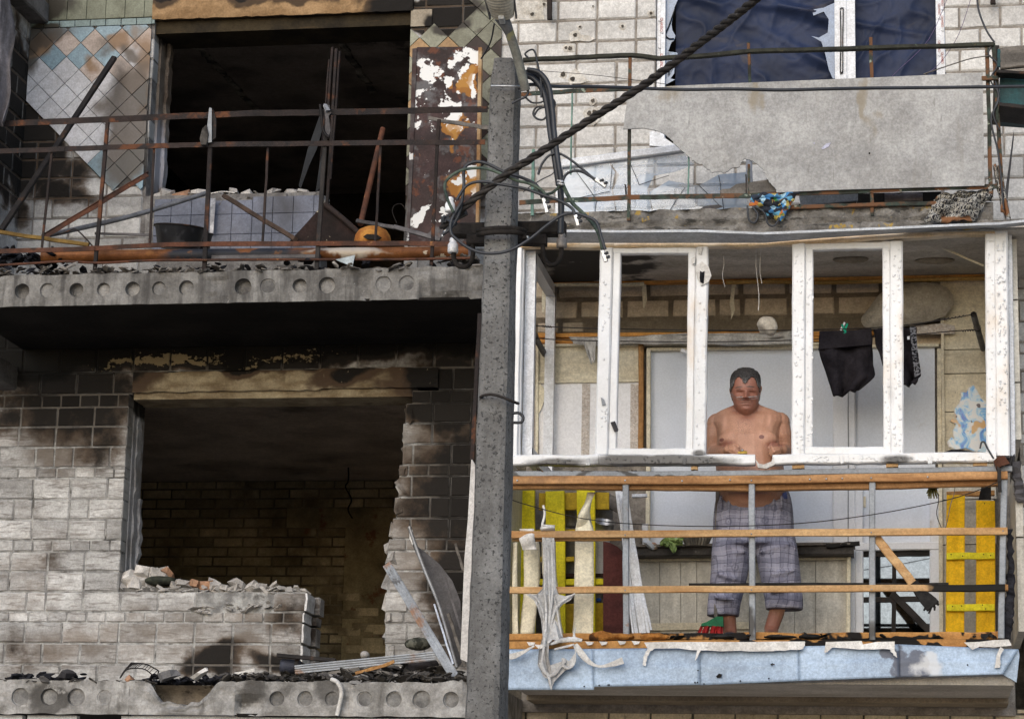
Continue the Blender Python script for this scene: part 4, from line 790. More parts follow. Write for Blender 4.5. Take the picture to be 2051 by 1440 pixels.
# flaky debris on slab edges
def flakes(name, x0, x1, yline, Y, n, seed, mat, size=(.05, .09), hgt=.05, label=None):
    rg = random.Random(seed); mb = MB()
    for k in range(n):
        px = rg.uniform(x0, x1); y = yline(px); P = A(px, y, Y); s_ = rg.uniform(*size)
        mb.rock((P.x, Y+rg.uniform(.0, .22), P.z+rg.uniform(-.005, hgt)*rg.random()), (s_*rg.uniform(.6, 2.0), s_*rg.uniform(.6, 1.2), s_*rg.uniform(.06, .26)), seed*1000+k)
    return mb.build(name, mat, kind='stuff', label=label)
flakes('debris', -20, 960, lambda x: 545-x*.008, YS-.01, 340, 1, m_debris, (.03, .065), .05, 'flaky burnt debris along the upper slab edge')
flakes('debris', -20, 960, lambda x: 541-x*.008, YS+.06, 80, 2, m_coal, (.03, .07), .06, 'black burnt crumbs along the upper slab edge')
flakes('debris', 880, 950, lambda x: 520, YS+.08, 46, 3, m_debris, (.03, .07), .10, 'heap of crumpled debris at the right end of upper slab')
flakes('debris', -20, 120, lambda x: 520, YS+.1, 60, 13, m_coal, (.04, .09), .12, 'heap of charred scraps at the left end of upper slab')
# rubble on the tiled parapet
rg = random.Random(17)
for k, (px, py, wx, hx, mt) in enumerate([(300,397,30,14,'r'),(320,395,34,16,'r'),(336,383,36,16,'r'),(362,388,44,16,'c'),(345,398,26,12,'r'),(318,406,24,14,'r'),(398,384,24,12,'r'),(440,390,22,10,'r'),(468,384,26,12,'r'),(492,393,30,14,'r'),(520,392,28,12,'r'),(545,384,34,10,'r'),(584,385,30,12,'r'),(610,388,40,8,'r')]):
    P = A(px, py+4, .08); tag(MB().rock(P, (wx*S(0), .12, hx*S(0)), 500+k).build('brick_chunk', m_rubble if mt == 'r' else m_clay), ('pale broken brick chunk lying on the tiled low wall' if mt == 'r' else 'pinkish broken brick lying on the tiled low wall'), 'brick chunk', 'rubble on the tiled low wall')
flakes('rubble', 300, 640, lambda x: 391, .06, 90, 4, m_rubble, (.02, .05), .02, 'small rubble on the tiled low wall')
tag(MB().tube(pp([(395,386),(420,388),(446,384),(470,387)], .02), 1.3*S(0)).build('white_strip', m_torn), 'torn white strip lying on the tiled low wall', 'strip')
tag(sheet('mounting_strip', [(422,398),(432,397),(427,467),(420,467)], -.06, .008, M('perforated_white_strip', (.62,.62,.65), (.3,.3,.32), scale=22, rand=0)), 'white perforated strip hanging in front of the tiled low wall', 'metal strip')

# ================================================================ lower left balcony: rubble and leaning metal
for k, (px, py, wx, hx, mt) in enumerate([(258,1155,30,26,'r'),(284,1143,30,18,'r'),(272,1166,38,22,'r'),(306,1142,20,20,'r'),(322,1150,44,26,'r'),(336,1146,24,14,'c'),(250,1180,16,16,'r'),(286,1158,26,16,'r'),(368,1170,34,14,'r'),(391,1167,24,14,'c'),(409,1168,18,18,'c'),(427,1168,22,20,'r'),(450,1172,26,12,'r'),(478,1168,32,16,'r'),(503,1172,22,12,'r'),(440,1178,30,12,'r'),(470,1180,40,12,'r'),(520,1176,30,14,'r'),(350,1164,16,14,'r'),(545,1178,30,12,'r')]):
    P = A(px, py+4, .07); tag(MB().rock(P, (wx*S(0), .14, hx*S(0)), 800+k).build('brick_chunk', m_rubble if mt == 'r' else m_clay), ('pale broken brick chunk lying on the lower window sill' if mt == 'r' else 'orange-brown broken brick lying on the lower window sill'), 'brick chunk', 'rubble on the lower window sill')
flakes('rubble', 246, 600, lambda x: 1184+(x-250)*.005, .02, 240, 5, m_rubble, (.03, .085), .06, 'small white rubble along the lower window sill')
flakes('rubble', 390, 560, lambda x: 1225-(6 if x > 480 else 0), -.02, 120, 6, m_rubble, (.03, .085), .10, 'crumbled brick in the broken sill course')
t = thing('cloth_heap', 'dark green cloth heap lying among rubble on the lower window sill', 'cloth', A(322, 1168, .05)); MB().ell(A(322, 1163, .05), 34*S(0), .08, 10*S(0)).build('fabric', M('dark_green_cloth', (.07,.075,.055), (.03,.033,.026), scale=14, rand=0, bump=.7), t)
sl = thing('steel_profile', 'galvanised channel leaning diagonally, rust-stained at its foot', 'steel profile', A(911, 1353, -1.0))
def channel(name, p, q, Y, Y2, wpx, mat, parent, ribs=2):
    a, b = A(*p, Y), A(*q, Y2); w_ = wpx*S(Y); mb = MB(); mb.bar(a, b, w_, .012, n=8, jit=.0015, seed=3, cham=.08)
    ax = (b-a).normalized(); sd_ = ax.cross(V(0, 1, 0)).normalized()
    for r_ in range(ribs):
        o = sd_*(w_*((r_+.5)/ribs-.5)*1.02)-V(0, .009, 0); mb.bar(a+o, b+o, w_*.55/ribs, .010, n=8, jit=.001, seed=5+r_, cham=.2)
    return mb.build(name, mat, parent)
channel('web', (775,1130), (911,1355), -.5, -1.0, 18, m_galv_rust, sl, 3)
t = thing('steel_profile', 'ribbed grey profile lying nearly level over the lower balcony debris', 'steel profile', A(730, 1340, -.9)); channel('web', (591,1341), (873,1313), -1.0, -.85, 18, m_galv_rust, t, 4)
st = thing('sheet_metal_stack', 'tall smoked sheet of steel leaning by the pole with a bright folded edge', 'sheet metal', A(915, 1338, -.9))
sheet('steel_sheet', [(824,1086),(850,1104),(879,1128),(906,1163),(922,1203),(927,1322),(918,1336),(874,1205)], -.55, .006, M('leaning_smoked_sheet', (.10,.096,.10), (.06,.058,.062), scale=3, rand=0, rough=.5, metal=.3), st)
MB().tube(pp([(820,1055,-.56),(828,1080,-.58),(850,1140,-.65),(880,1215,-.75),(915,1337,-.95)], -.6), 4*S(-.6), r2=3*S(-.9)).build('folded_edge', M('bright_steel_fold', (.38,.375,.37), (.22,.215,.21), scale=8, rand=0, rough=.4, metal=.5), st)
sheet('torn_tip', [(818,1054),(826,1062),(831,1082),(826,1092),(821,1078)], -.57, .01, m_torn, st)
tag(bar('steel_lath', (870,1210), (908,1330), -.75, 4, .01, m_chrome, Y2=-.95), 'narrow shiny lath leaning between the channel and the steel sheet', 'lath')
tag(bar('steel_lath', (890,1156), (926,1270), -.70, 4.5, .01, m_tin), 'thin grey lath leaning high on the smoked steel sheet', 'lath')
tag(bar('wooden_lath', (898,1228), (931,1335), -.8, 6, .015, m_old_wood), 'weathered wooden lath leaning low beside the white plank', 'lath')
tag(bar('wooden_lath', (912,1088), (928,1142), -.6, 5, .012, m_old_wood), 'short weathered lath leaning behind the white plank top', 'lath')
tag(sheet('white_plank', [(944,917),(951,930),(951,1060),(941,1328),(922,1319),(930,1120),(937,1040)], -1.05, .025, M('white_painted_plank', (.68,.655,.63), (.6,.57,.54), scale=(6,6,2), rand=0, layers=[dict(col=(.4,.3,.22), scale=(8,8,2), lo=.62, hi=.75, s=.5)])), 'white painted plank standing upright beside the concrete pole', 'plank')
tag(bar('steel_bar', (961,628), (945,920), -1.12, 8, .012, m_rust, Y2=-1.12), 'dark steel bar standing upright left of pole above the white plank', 'metal bar')
tag(bar('rusty_beam', (555,1312), (672,1322), -.9, 8, .03, m_dark_steel), 'short blackened bar lying behind the ribbed profile', 'metal bar')
t = thing('drum', 'small dark blue-grey drum lying by the low wall end', 'drum', A(582, 1348, -.85)); k = S(-.85)
MB().lathe(A(562, 1333, -.85), [(0, 0), (12*k, 0), (14*k, .01), (14*k, 38*k), (12*k, 40*k), (0, 40*k)], 20, V(1, .1, -.05)).build('shell', M('blue_black_drum', (.05,.055,.075), (.03,.03,.04), scale=8, rand=0, rough=.5), t)
MB().lathe(A(591, 1334, -.85), [(14.8*k, 0), (15.2*k, .004), (15.2*k, .02), (14.8*k, .025)], 20, V(1, .1, -.05)).build('hoop', m_dark_steel, t)
def lump(name, label, cat, px, py, rx, rz, ry, Y, mat, amp=.25, seed=1):
    c = A(px, py, Y); k = S(Y); mb = MB(); mb.ell(c, rx*k, ry, rz*k, 18, 12)
    for v in mb.v:
        d = v-c; v += d*(amp*mnoise.noise(v*9+V(seed, 0, 0))+amp*.5*mnoise.noise(v*23))
    return tag(mb.build(name, mat), label, cat)
lump('sack', 'dusty dark sack slumped behind the ribbed profile', 'sack', 845, 1333, 34, 18, .12, -.6, M('dark_sack', (.09,.08,.082), (.045,.04,.04), scale=9, rand=0, bump=.6))
lump('cloth_bundle', 'camouflage green cloth bundle lying under the leaning channel', 'cloth', 838, 1290, 24, 13, .08, -.35, M('camouflage_cloth', (.14,.14,.115), (.04,.042,.034), scale=22, rand=0, bump=.6, lo=.45, hi=.55))
lump('plaster_lump', 'pale plaster lump behind the ribbed profile', 'plaster lump', 731, 1311, 9, 8, .05, -.6, m_rubble)
tag(tube('plaster_drip', [(664,1360,-1.17),(676,1366,-1.19),(684,1385,-1.19),(680,1410,-1.18),(675,1432,-1.17)], -1.18, 4.5, m_torn, n=6), 'whitish melted strip hanging over the lower slab edge', 'melted strip')
# wire rack
t = thing('wire_rack', 'bent black oven rack lying on the lower balcony edge', 'wire rack', A(278, 1357, -1.05)); mb = MB(); k = S(-1.05)
top = [(263,1327),(278,1328),(296,1331),(318,1343)]; low = [(242,1356),(252,1342),(268,1338),(290,1340),(306,1352)]
mb.tube(pp(top, -1.0), 1.3*k, 5); mb.tube(pp([(240,1358),(248,1344),(263,1327)], -1.03), 1.3*k, 5); mb.tube(pp(low, -1.1), 1.3*k, 5); mb.tube(pp([(318,1343),(314,1356)], -1.0), 1.3*k, 5); mb.build('rim_wire', m_dark_steel, t)
TP, LP_ = smooth_path(pp(top, -1.0), 5), smooth_path(pp(low, -1.1), 4)
for i in range(14):
    a = TP[int(i*(len(TP)-1)/13)]; b = LP_[int(i*(len(LP_)-1)/13)]; MB().tube([a, (a+b)/2+V(.005, 0, .012), b], .8*k, 4, 3).build('cross_wire', m_dark_steel, t)
for k_, (px, py, wx, hx, mt, lab, cat) in enumerate([(134,1350,34,16,m_tin,'grey slate piece lying on the lower slab left','slate piece'),(338,1352,46,16,M('grey_block_concrete', (.2,.195,.2), scale=8, rand=0),'grey concrete block lying right of the wire rack','concrete block'),(264,1364,30,14,m_clay,'brownish brick piece on the slab edge under the wire rack','brick piece'),(400,1350,44,8,m_torn,'white foil scrap lying on black debris right of the grey block','foil scrap')]):
    tag(MB().rock(A(px, py, -1.08), (wx*S(-1), .1, hx*S(-1)), 60+k_).build(cat.replace(' ', '_'), mt), lab, cat)
flakes('charred_debris', 20, 150, lambda x: 1362, -1.03, 90, 7, m_coal, (.04, .08), .06, 'heap of charred lumps on the lower slab left')
flakes('charred_debris', 290, 560, lambda x: 1366, -1.0, 230, 8, m_coal, (.03, .07), .05, 'black charred scraps along the lower slab')
flakes('debris', -20, 300, lambda x: 1364, YS+.0, 110, 9, m_debris, (.02, .05), .02, 'burnt flakes along the lower slab edge on the left')
flakes('debris', 440, 935, lambda x: 1358, YS+.02, 330, 10, m_debris, (.025, .06), .05, 'burnt flakes under the ribbed profile')
flakes('debris', 560, 900, lambda x: 1345, -.7, 170, 11, m_debris, (.04, .09), .07, 'heap of burnt rubbish on the lower balcony floor')
for k_, (p, q, wp, mt) in enumerate([((655,1350),(720,1338),7,m_old_wood),((700,1352),(790,1325),6,m_wood_v),((465,1352),(510,1340),6,m_torn),((755,1345),(800,1352),6,m_old_wood),((610,1352),(680,1350),5,m_tin),((480,1356),(545,1346),5,m_old_wood)]):
    tag(bar('splinter', p, q, -1.0, wp, .012, mt, jit=.004), 'burnt splinter lying in the debris of the lower balcony', 'splinter', 'splinters in the lower balcony debris')
# white window frames of the flat below
for a, b, lab in (((-40,1436),(48,1436),'white window frame head at the bottom left corner'),((58,1436),(157,1436),'white window frame head below the chipped slab, second from the left'),((246,1440),(940,1441),'long white window frame head below the chipped slab')):
    t = thing('lower_glazing', lab, 'window frame', A(b[0], 1700, -1.0)); bar('frame_head', a, b, -1.05, 18, .06, m_pvc_clean, t)
    for q in (a[0]+6, b[0]-6): bar('frame_stile', (q, 1452), (q, 1700), -1.05, 14, .05, m_pvc_clean, t)
# ================================================================ concrete pole and its fittings
YP = -3.2
pol = thing('utility_pole', 'weathered speckled concrete utility pole standing between the two balconies', 'utility pole', V(A(950, 1440, YP).x, YP, 0))
kp = S(YP); top = A(1014, 128, YP); bot = A(974, 1440, YP); dirn = (bot-top); base = top+dirn*((top.z+.4)/-dirn.z*1.0) if dirn.z else bot
base = top+dirn*(top.z/(top.z-bot.z)); wt = 55*kp; wb = wt+(74-55)*kp/(top.z-bot.z)*top.z
mb = MB(); n = 60; vs = []; sec = [(-.5,-.36),(-.43,-.5),(.28,-.5),(.40,-.44),(.5,-.1),(.5,.4),(.4,.5),(-.4,.5),(-.5,.4)]; m_ = len(sec); rg = random.Random(2)
for i in range(n+1):
    t = i/n; c = top.lerp(base, t); w_ = wt+(wb-wt)*t
    if i == 0: w_ *= .86
    for (sx, sy) in sec: vs.append(c+V(sx*w_+rg.uniform(-.003, .003), sy*w_+rg.uniform(-.003, .003), (rg.uniform(-.004, .02) if i == 0 else 0)))
mb.add(vs, [(i*m_+j, i*m_+(j+1) % m_, (i+1)*m_+(j+1) % m_, (i+1)*m_+j) for i in range(n) for j in range(m_)]+[tuple(range(m_))])
mb.build('shaft', m_pole, pol)
mb = MB(); mb.tube([A(984,173,YP-.11), A(1010,173,YP-.125), A(1044,174,YP-.10), A(1050,174,YP)], 2.6*kp, 6, 3); mb.build('steel_band', m_chrome, pol)
mb = MB(); mb.tube([A(961,797,YP-.06), A(968,792,YP-.13), A(985,790,YP-.14), A(1005,795,YP-.14), A(1032,806,YP-.12), A(1038,808,YP)], 3*kp, 6, 3); mb.build('wire_tie', m_dark_steel, pol)
mb = MB(); mb.tube(pp([(1026,828),(1038,827),(1046,832),(1048,839),(1043,846),(1027,846)], YP-.02), 3*kp, 6, 4); mb.build('hook', m_cable, pol)
mb = MB()
for dz in (0, 7): mb.tube([A(958,463+dz,YP), A(962,462+dz,YP-.13), A(990,458+dz,YP-.16), A(1030,458+dz,YP-.16), A(1047,462+dz,YP-.10)]+([A(1050,480,YP-.1)] if dz else [A(1051,464,YP)]), 5.5*kp, 8, 4)
mb.build('clamp_band', m_iron, pol)
# crossarm
ca = thing('crossarm', 'black timber crossarm strapped to the pole', 'crossarm', A(1010, 490, YP-.2))
bar('arm', (905,462), (1133,459), YP+.15, 28, .08, m_iron, ca, jit=.003); bar('lower_arm', (936,482), (1095,481), YP+.13, 22, .06, m_iron, ca, jit=.003)
bar('bolt', (1054,476), (1060,476), YP-.02, 5, .02, m_chrome, ca)
def insul(label, px, py, h, wd, mat, hook=None, Y=YP+.12):
    t = thing('insulator', label, 'insulator', A(px, py+h, Y)); k = S(Y); r = wd*k/2; c = A(px, py+h, Y)
    MB().lathe(c, [(0, 0), (r*.9, 0), (r, h*k*.1), (r*.98, h*k*.5), (r*.8, h*k*.62), (r*.62, h*k*.70), (r*.72, h*k*.80), (r*.6, h*k*.94), (r*.3, h*k), (0, h*k)], 18).build('porcelain_body', mat, t)
    if hook: MB().tube(pp(hook, Y), 5*k, 8, 5).build('iron_hook', m_iron, t)
insul('pale grey insulator on a curled hook at the left end of crossarm', 907, 474, 33, 22, m_porc, [(909,505),(909,518),(916,531),(930,535),(942,528),(947,512),(947,490)])
insul('brown-grey insulator on a curled hook at the right end of crossarm', 1125, 465, 32, 22, m_porc_g, [(1124,495),(1124,510),(1116,527),(1102,531),(1091,520),(1088,505),(1087,488)])
insul('white insulator standing behind the cable clamp left of pole', 901, 393, 32, 21, m_porc, None, YP+.16)
# street lamp on a pipe arm
la = thing('street_lamp', 'old street lamp with ribbed glass on a pipe arm at the pole top', 'street lamp', A(1050, 180, YP-.1))
MB().tube([A(1053,182,YP-.14), A(1036,115,YP-.20), A(1019,62,YP-.28)], 9.5*kp, 12, 3).build('arm_pipe', M('grey_green_arm_pipe', (.22,.22,.19), (.16,.155,.14), scale=9, rand=0, layers=[dict(col=(.24,.22,.1), scale=9, lo=.6, hi=.66, s=.7), dict(col=(.12,.04,.03), scale=11, lo=.66, hi=.7, s=.8)]), la)
MB().tube([A(1021,68,YP-.27), A(1013,50,YP-.30), A(1004,34,YP-.33)], 9*kp, 12, 3, r2=15*kp).build('socket', m_lampbody, la)
ax = (A(990,-60,YP-.7)-A(1008,36,YP-.33)).normalized(); c = A(1008, 36, YP-.33); sdv = ax.cross(V(0, 0, 1)).normalized(); upn = sdv.cross(ax).normalized()
if upn.z < 0: upn = -upn
def hood(u, v):
    a = math.pi*(u); r = .085*math.sin(min(1, .25+v*1.2)*math.pi/2); return c+ax*(v*.62)+sdv*(math.cos(a)*r*1.0)+upn*(math.sin(a)*r*.8)
MB().surf(hood, 16, 12).build('hood', m_lampbody, la)
mb = MB()
for s_ in (-1, 1): mb.bar(c+sdv*.068*s_-upn*.0, c+ax*.62+sdv*.092*s_, .009, .02, n=4)
mb.build('rim', m_lampbody, la)
mb = MB()
def dif(u, v):
    a = math.pi*u; r = .083*math.sin(min(1, .55+v*1.2)*math.pi/2); rib = 1+.07*math.sin(v*150); return c+ax*(.02+v*.58)+sdv*(math.cos(a)*r*.93)-upn*(math.sin(a)*r*.55*rib)
mb.surf(dif, 14, 110); mb.build('ribbed_glass', m_lampglass, la)
mb = MB(); mb.bar(c+upn*-.035+ax*.005, c+upn*-.05+ax*.07, .028, .02); mb.build('lamp_base', M('white_lamp_base', (.6,.6,.58), scale=9, rand=0), la)
MB().tube([A(990,48,YP-.3), A(984,80,YP-.15), A(975,100,YP), A(964,118,YP+.1)], 1.8*kp, 6).build('lamp_wire', m_cable, la)
# thick twisted service cable
path = [(2300,-640,-7.6),(1900,-318,-6.4),(1680,-140,-5.6),(1560,-45,-5.2),(1510,2,-5.0),(1455,46,-4.75),(1400,88,-4.5),(1345,130,-4.3),(1290,170,-4.1),(1240,203,-3.95),(1180,241,-3.8),(1110,287,-3.65),(1060,320,-3.55),(1020,345,-3.5),(975,379,-3.45),(930,415,-3.4),(900,442,-3.35),(886,455,-3.3)]
P = smooth_path([A(*p) for p in path], 10)
tc = thing('service_cable', 'thick twisted black cable running from the pole up to the top edge', 'cable', P[-1])
for k in range(3):
    pts = []; L_ = 0; prev = None
    for i, p in enumerate(P):
        t = (P[min(i+1, len(P)-1)]-P[max(i-1, 0)]).normalized(); a = t.cross(V(0, 1, 0)).normalized(); b = t.cross(a)
        if i: L_ += (p-P[i-1]).length
        an = L_/.034+k*2*math.pi/3; an = L_*2*math.pi/.23+k*2*math.pi/3
        pts.append(p+(a*math.cos(an)+b*math.sin(an))*.0108)
    MB().tube(pts, .0112, 7, 1).build('cable_strand', m_twist, tc)
# clamp at its end
t = thing('cable_clamp', 'black plastic cable clamp holding the twisted cable left of pole', 'cable clamp', A(905, 440, YP-.15))
MB().bar(A(888,446,-3.32), A(932,424,-3.36), 15*kp, .04, n=4, jit=.004).build('clamp_body', m_cable, t); MB().bar(A(890,436,-3.34), A(912,448,-3.38), 8*kp, .03).build('clamp_lever', m_cable, t); MB().tube(pp([(897,452),(890,466),(886,474)], -3.3), 3*kp).build('clamp_eye', m_chrome, t)
mb = MB(); mb.rock(A(890,440,-3.36), (.03,.03,.03), 3); mb.build('clamp_bolt', m_cable, t)
# loose conductors
def wire(label, pts, Y, r, mat=m_cable, end=None, name='loose_wire', cat='cable'):
    t = thing(name, label, cat, A(pts[-1][0], pts[-1][1], pts[-1][2] if len(pts[-1]) > 2 else Y)); k = S(Y)
    MB().tube(pp(pts, Y), r*k, 8, 7).build('sheath', mat, t)
    if end:
        a, b = A(*end[0], Y), A(*end[1], Y); MB().bar(a, b, 8*k, .02, n=3, jit=.002).build('connector', m_chrome, t); d = (b-a)
        for q in (.35, .72): MB().bar(a+d*q, a+d*q+V(.024, -.01, .008), .014, .014).build('connector_bolt', m_cable, t)
    return t
Y1 = YP-.22
wire('black wire looping left over the rusty panel and back to the clamp, outer loop', [(1086,396),(1075,372),(1045,356),(1010,345),(975,328),(950,325),(930,338),(929,372),(922,420),(905,455),(886,470)], Y1, 3.4)
wire('black wire looping left over rusty panel, lower loop with a metal tip', [(1095,404),(1087,383),(1060,368),(1035,362),(995,345),(962,337),(920,343),(892,366),(895,395),(908,425)], Y1-.04, 3.2, m_cable_g, ((1088,398),(1096,426)))
wire('black wire sagging across the pole front from the left insulator', [(1212,500),(1205,478),(1196,448),(1180,436),(1150,428),(1125,432),(1095,452),(1060,480),(1020,502),(980,508),(945,500),(915,480),(903,465),(905,440),(925,405)], Y1-.02, 3.3)
wire('green-black wire curving down to a bare tip by the white frame', [(1128,372),(1145,405),(1165,425),(1185,445),(1200,470),(1207,500)], Y1+.1, 4, m_cable_g, ((1206,503),(1214,524)))
wire('black wire ending in a connector above the slab edge', [(915,400),(935,372),(965,364),(1005,370),(1050,378),(1090,392),(1120,402),(1145,417),(1151,430)], Y1-.06, 3.2, m_cable, ((1152,432),(1158,452)))
wire('grey wire arching right with a connector in front of the broken panes', [(1124,374),(1132,352),(1148,343),(1165,344),(1180,352),(1194,361)], Y1+.08, 3, m_cable, ((1193,360),(1213,374)))
wire('black wire coming down steeply to the upper connector', [(1078,350),(1085,330),(1100,312),(1120,308),(1145,322),(1170,342),(1195,364)], Y1+.12, 2.6)
wire('thin green wire dipping between the pole and the cable bundle', [(1070,378),(1085,388),(1105,387),(1122,372)], Y1+.1, 3, m_cable_g)
cb = thing('cable_bundle', 'bundle of thick black cables bending down right of the pole top', 'cable bundle', A(1125, 465, YP))
for k, pts in enumerate(([(1052,146),(1075,150),(1092,170),(1100,205),(1106,260),(1115,320),(1122,372),(1124,420),(1123,468)],[(1052,152),(1068,158),(1086,180),(1096,215),(1102,265),(1111,320),(1119,372)],[(1056,140),(1080,146),(1098,170),(1106,215),(1111,270),(1119,330),(1126,372)])):
    MB().tube(pp(pts, YP-.05-.03*k), (6.5-k*.6)*kp, 8, 6).build('cable', m_cable, cb)
MB().tube(pp([(1116,362),(1128,364),(1117,368),(1129,370)], YP-.15), 2*kp, 6).build('tie', m_chrome, cb)
wire('long thin black cable crossing level in front of the grey panel', [(1038,178,YP-.1),(1060,170,-3.3),(1085,172,-3.2),(1120,174,-3.1),(1180,174,-3),(1250,176,-2.9),(1300,178,-2.8),(1380,180,-2.75),(1470,179,-2.7),(1560,181,-2.65),(1650,179,-2.6),(1760,177,-2.5),(1880,176,-2.4),(2080,173,-2.3)], -2.8, 3.6)
wire('tangle of thin wires curled on the pole top', [(1060,118),(1052,110),(1056,104),(1066,100),(1072,106),(1076,125),(1083,160),(1084,196)], YP-.1, 2, name='wire_tangle')
wire('small wire ring hanging below the level cable', [(1070,232),(1078,220),(1092,216),(1097,228),(1088,240),(1075,238),(1068,228),(1074,216),(1086,214)], YP-.06, 2.2, name='wire_ring')
wire('short wire curl beside the cable bundle', [(1052,195),(1066,206),(1085,205),(1100,196),(1111,204),(1110,216),(1100,224)], YP-.08, 2, name='wire_ring')
wire('twisted short wires below the steel band', [(1025,208),(1040,200),(1052,195),(1058,184),(1050,178),(1040,184)], YP-.14, 2.6, name='wire_tangle')
wire('thin wire hanging by the pole edge above the crossarm', [(1048,385),(1062,374),(1085,360),(1105,350),(1112,342)], YP+.1, 1.2)
# ================================================================ RIGHT: white brick wall and the upper balcony
XR0, XR1 = AX(984, 200), AX(2110, 400)
yr = [-45, 0, 41, 84, 125, 168, 210, 252, 294, 336, 378, 420, 462]
zr = zl(yr, 1180)
WX0, WX1 = AX(1314, 100), AX(1893, 100)
def rows_r(i, z):
    if i < 8: return [(XR0, WX0), (WX1, XR1)]
    return [(XR0, XR1)]
w_r = wall('white_brick_wall', 'white silicate brick wall with bullet holes round the film-covered window at upper right', 'brick wall', zr, rows_r, (m_brick_white, m_mortar_white), seed=12, L=.252)
# shell holes and chipped bricks
m_hole_shade = M('bullet_hole_core', (.10,.085,.07), (.05,.045,.04), scale=30, rand=0)  # flat dark disc, the shade inside each hole painted as colour
mchip = M('fresh_brick_chip', (.70,.67,.62), (.5,.46,.4), scale=14, rand=0, bump=.9)
rg = random.Random(5)
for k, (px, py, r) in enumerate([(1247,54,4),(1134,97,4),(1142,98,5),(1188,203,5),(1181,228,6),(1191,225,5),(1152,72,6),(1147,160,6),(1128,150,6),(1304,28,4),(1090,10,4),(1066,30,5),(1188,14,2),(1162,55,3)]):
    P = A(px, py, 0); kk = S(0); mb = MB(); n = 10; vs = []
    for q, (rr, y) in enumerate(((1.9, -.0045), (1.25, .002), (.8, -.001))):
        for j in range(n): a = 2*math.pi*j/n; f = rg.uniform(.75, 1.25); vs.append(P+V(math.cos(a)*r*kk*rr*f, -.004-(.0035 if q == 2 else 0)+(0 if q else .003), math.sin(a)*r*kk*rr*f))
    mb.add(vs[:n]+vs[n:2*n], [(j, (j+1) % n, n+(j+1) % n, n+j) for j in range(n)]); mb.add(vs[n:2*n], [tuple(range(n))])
    c_ = MB().add([v+V(0, -.0025, 0) for v in vs[2*n:]], [tuple(range(n))]); mb.build('chipped_spot', mchip, w_r); c_.build('bullet_hole', m_hole_shade, w_r)
for pts in ([(1141,68),(1152,62),(1163,70),(1180,72),(1193,78),(1180,84),(1160,82),(1142,84)], [(1140,145),(1152,138),(1168,150),(1180,163),(1160,168),(1140,168)], [(1030,2),(1086,2),(1090,40),(1030,42)], [(1178,216),(1205,214),(1203,240),(1188,252),(1178,238)]):
    sheet('chipped_brick_face', pts, -.005, .01, mchip, w_r)
for px in (1102,):
    tag(bar('pipe_stub', (1101,-30), (1101,40), -.06, 10, .03, m_rust), 'short dark steel stub hanging at the top of white wall', 'metal bar')
tag(bar('pipe_stub', (1989,-30), (1989,9), -.06, 10, .03, m_rust), 'dark steel stub hanging at the top right corner', 'metal bar')

# window with navy film
wn = thing('film_covered_window', 'white plastic window covered with dark navy film, broken glass at its left edge', 'window', A(1600, 290, .05), None, 'thing')
ZT, ZB = AZ(1600, -60), AZ(1600, 292)
def vbox(name, xa, xb, za, zb, ya, yb, mat, parent, **k): return MB().box((xa, ya, za), (xb, yb, zb)).build(name, mat, parent, **k)
xa = AX(1315, 100); pw_ = S(0)
vbox('frame_stile', WX0+.002, WX0+8*pw_, ZB, ZT, .03, .12, m_pvc_clean, wn)
vbox('frame_stile', WX0+9*pw_, WX0+18*pw_, ZB, ZT, .015, .10, m_pvc_clean, wn)
vbox('frame_stile', WX1-17*pw_, WX1-.002, ZB, ZT, .02, .12, m_pvc_clean, wn)
XM0, XM1 = AX(1672, 100), AX(1713, 100)
vbox('mullion', XM0, XM1, ZB, ZT, .0, .10, m_pvc_clean, wn)
vbox('mullion_bead', XM0+.03, XM0+.075, ZB, ZT, -.012, .01, m_pvc_clean, wn)
vbox('frame_rail', WX0, WX1, ZB-.06, ZB, .02, .12, m_pvc_clean, wn)
MB().tube(pp([(1683,20),(1684,17),(1687,17),(1689,22),(1688,80),(1688,142),(1686,145),(1683,144),(1684,80),(1683,22)], -.02), 1.2*S(0), 5, 3).build('wire_hook', m_dark_steel, wn)
def film(x0, x1, fl, seed):
    za, zb = ZB+.005, ZT
    def fn(u, v):
        x = x0+(x1-x0)*u; z = za+(zb-za)*v; y = .13
        for (ax, az, bx, bz, wd, h) in fl:
            d = ((x-ax)*(bz-az)-(z-az)*(bx-ax))/math.hypot(bx-ax, bz-az); y -= h*math.exp(-(d/wd)**2)*(.6+.4*math.sin(x*7+z*5+seed))
        r1 = 1-abs(mnoise.noise(V(x*3.4+z*1.5, z*5-x*2, seed+9))); r2 = 1-abs(mnoise.noise(V(x*8-z*3, z*9+x*3, seed+2))); y -= .016*r1**6+.005*r2**6; y += .020*mnoise.noise(V(x*2.6, z*4.0, seed))+.005*mnoise.noise(V(x*7, z*12, seed+4))+.0012*mnoise.noise(V(x*30, z*30, seed)); return V(x, y, z)
    return fn
f0, f1 = A(1380, -20, .1), A(1640, 120, .1)
MB().surf(film(AX(1350, 90), XM0+.02, [(f0.x, f0.z, f1.x, f1.z, .035, .05), (A(1330,-70,.1).x, A(1330,-70,.1).z, A(1680,50,.1).x, A(1680,50,.1).z, .04, .05), (A(1500,10,.1).x, A(1500,10,.1).z, A(1680,30,.1).x, A(1680,30,.1).z, .02, .03)], 1), 110, 90).build('film', m_film, wn)
MB().surf(film(XM1-.02, WX1-.02, [(A(1710,45,.1).x, A(1710,45,.1).z, A(1770,55,.1).x, A(1770,55,.1).z, .02, .02)], 5), 70, 80).build('film', m_film, wn)
vbox('room_shade_panel', WX0+.01, WX1-.01, ZB, ZT, .2, .22, m_black, wn)  # black panel paints the darkness of the unlit room behind the film
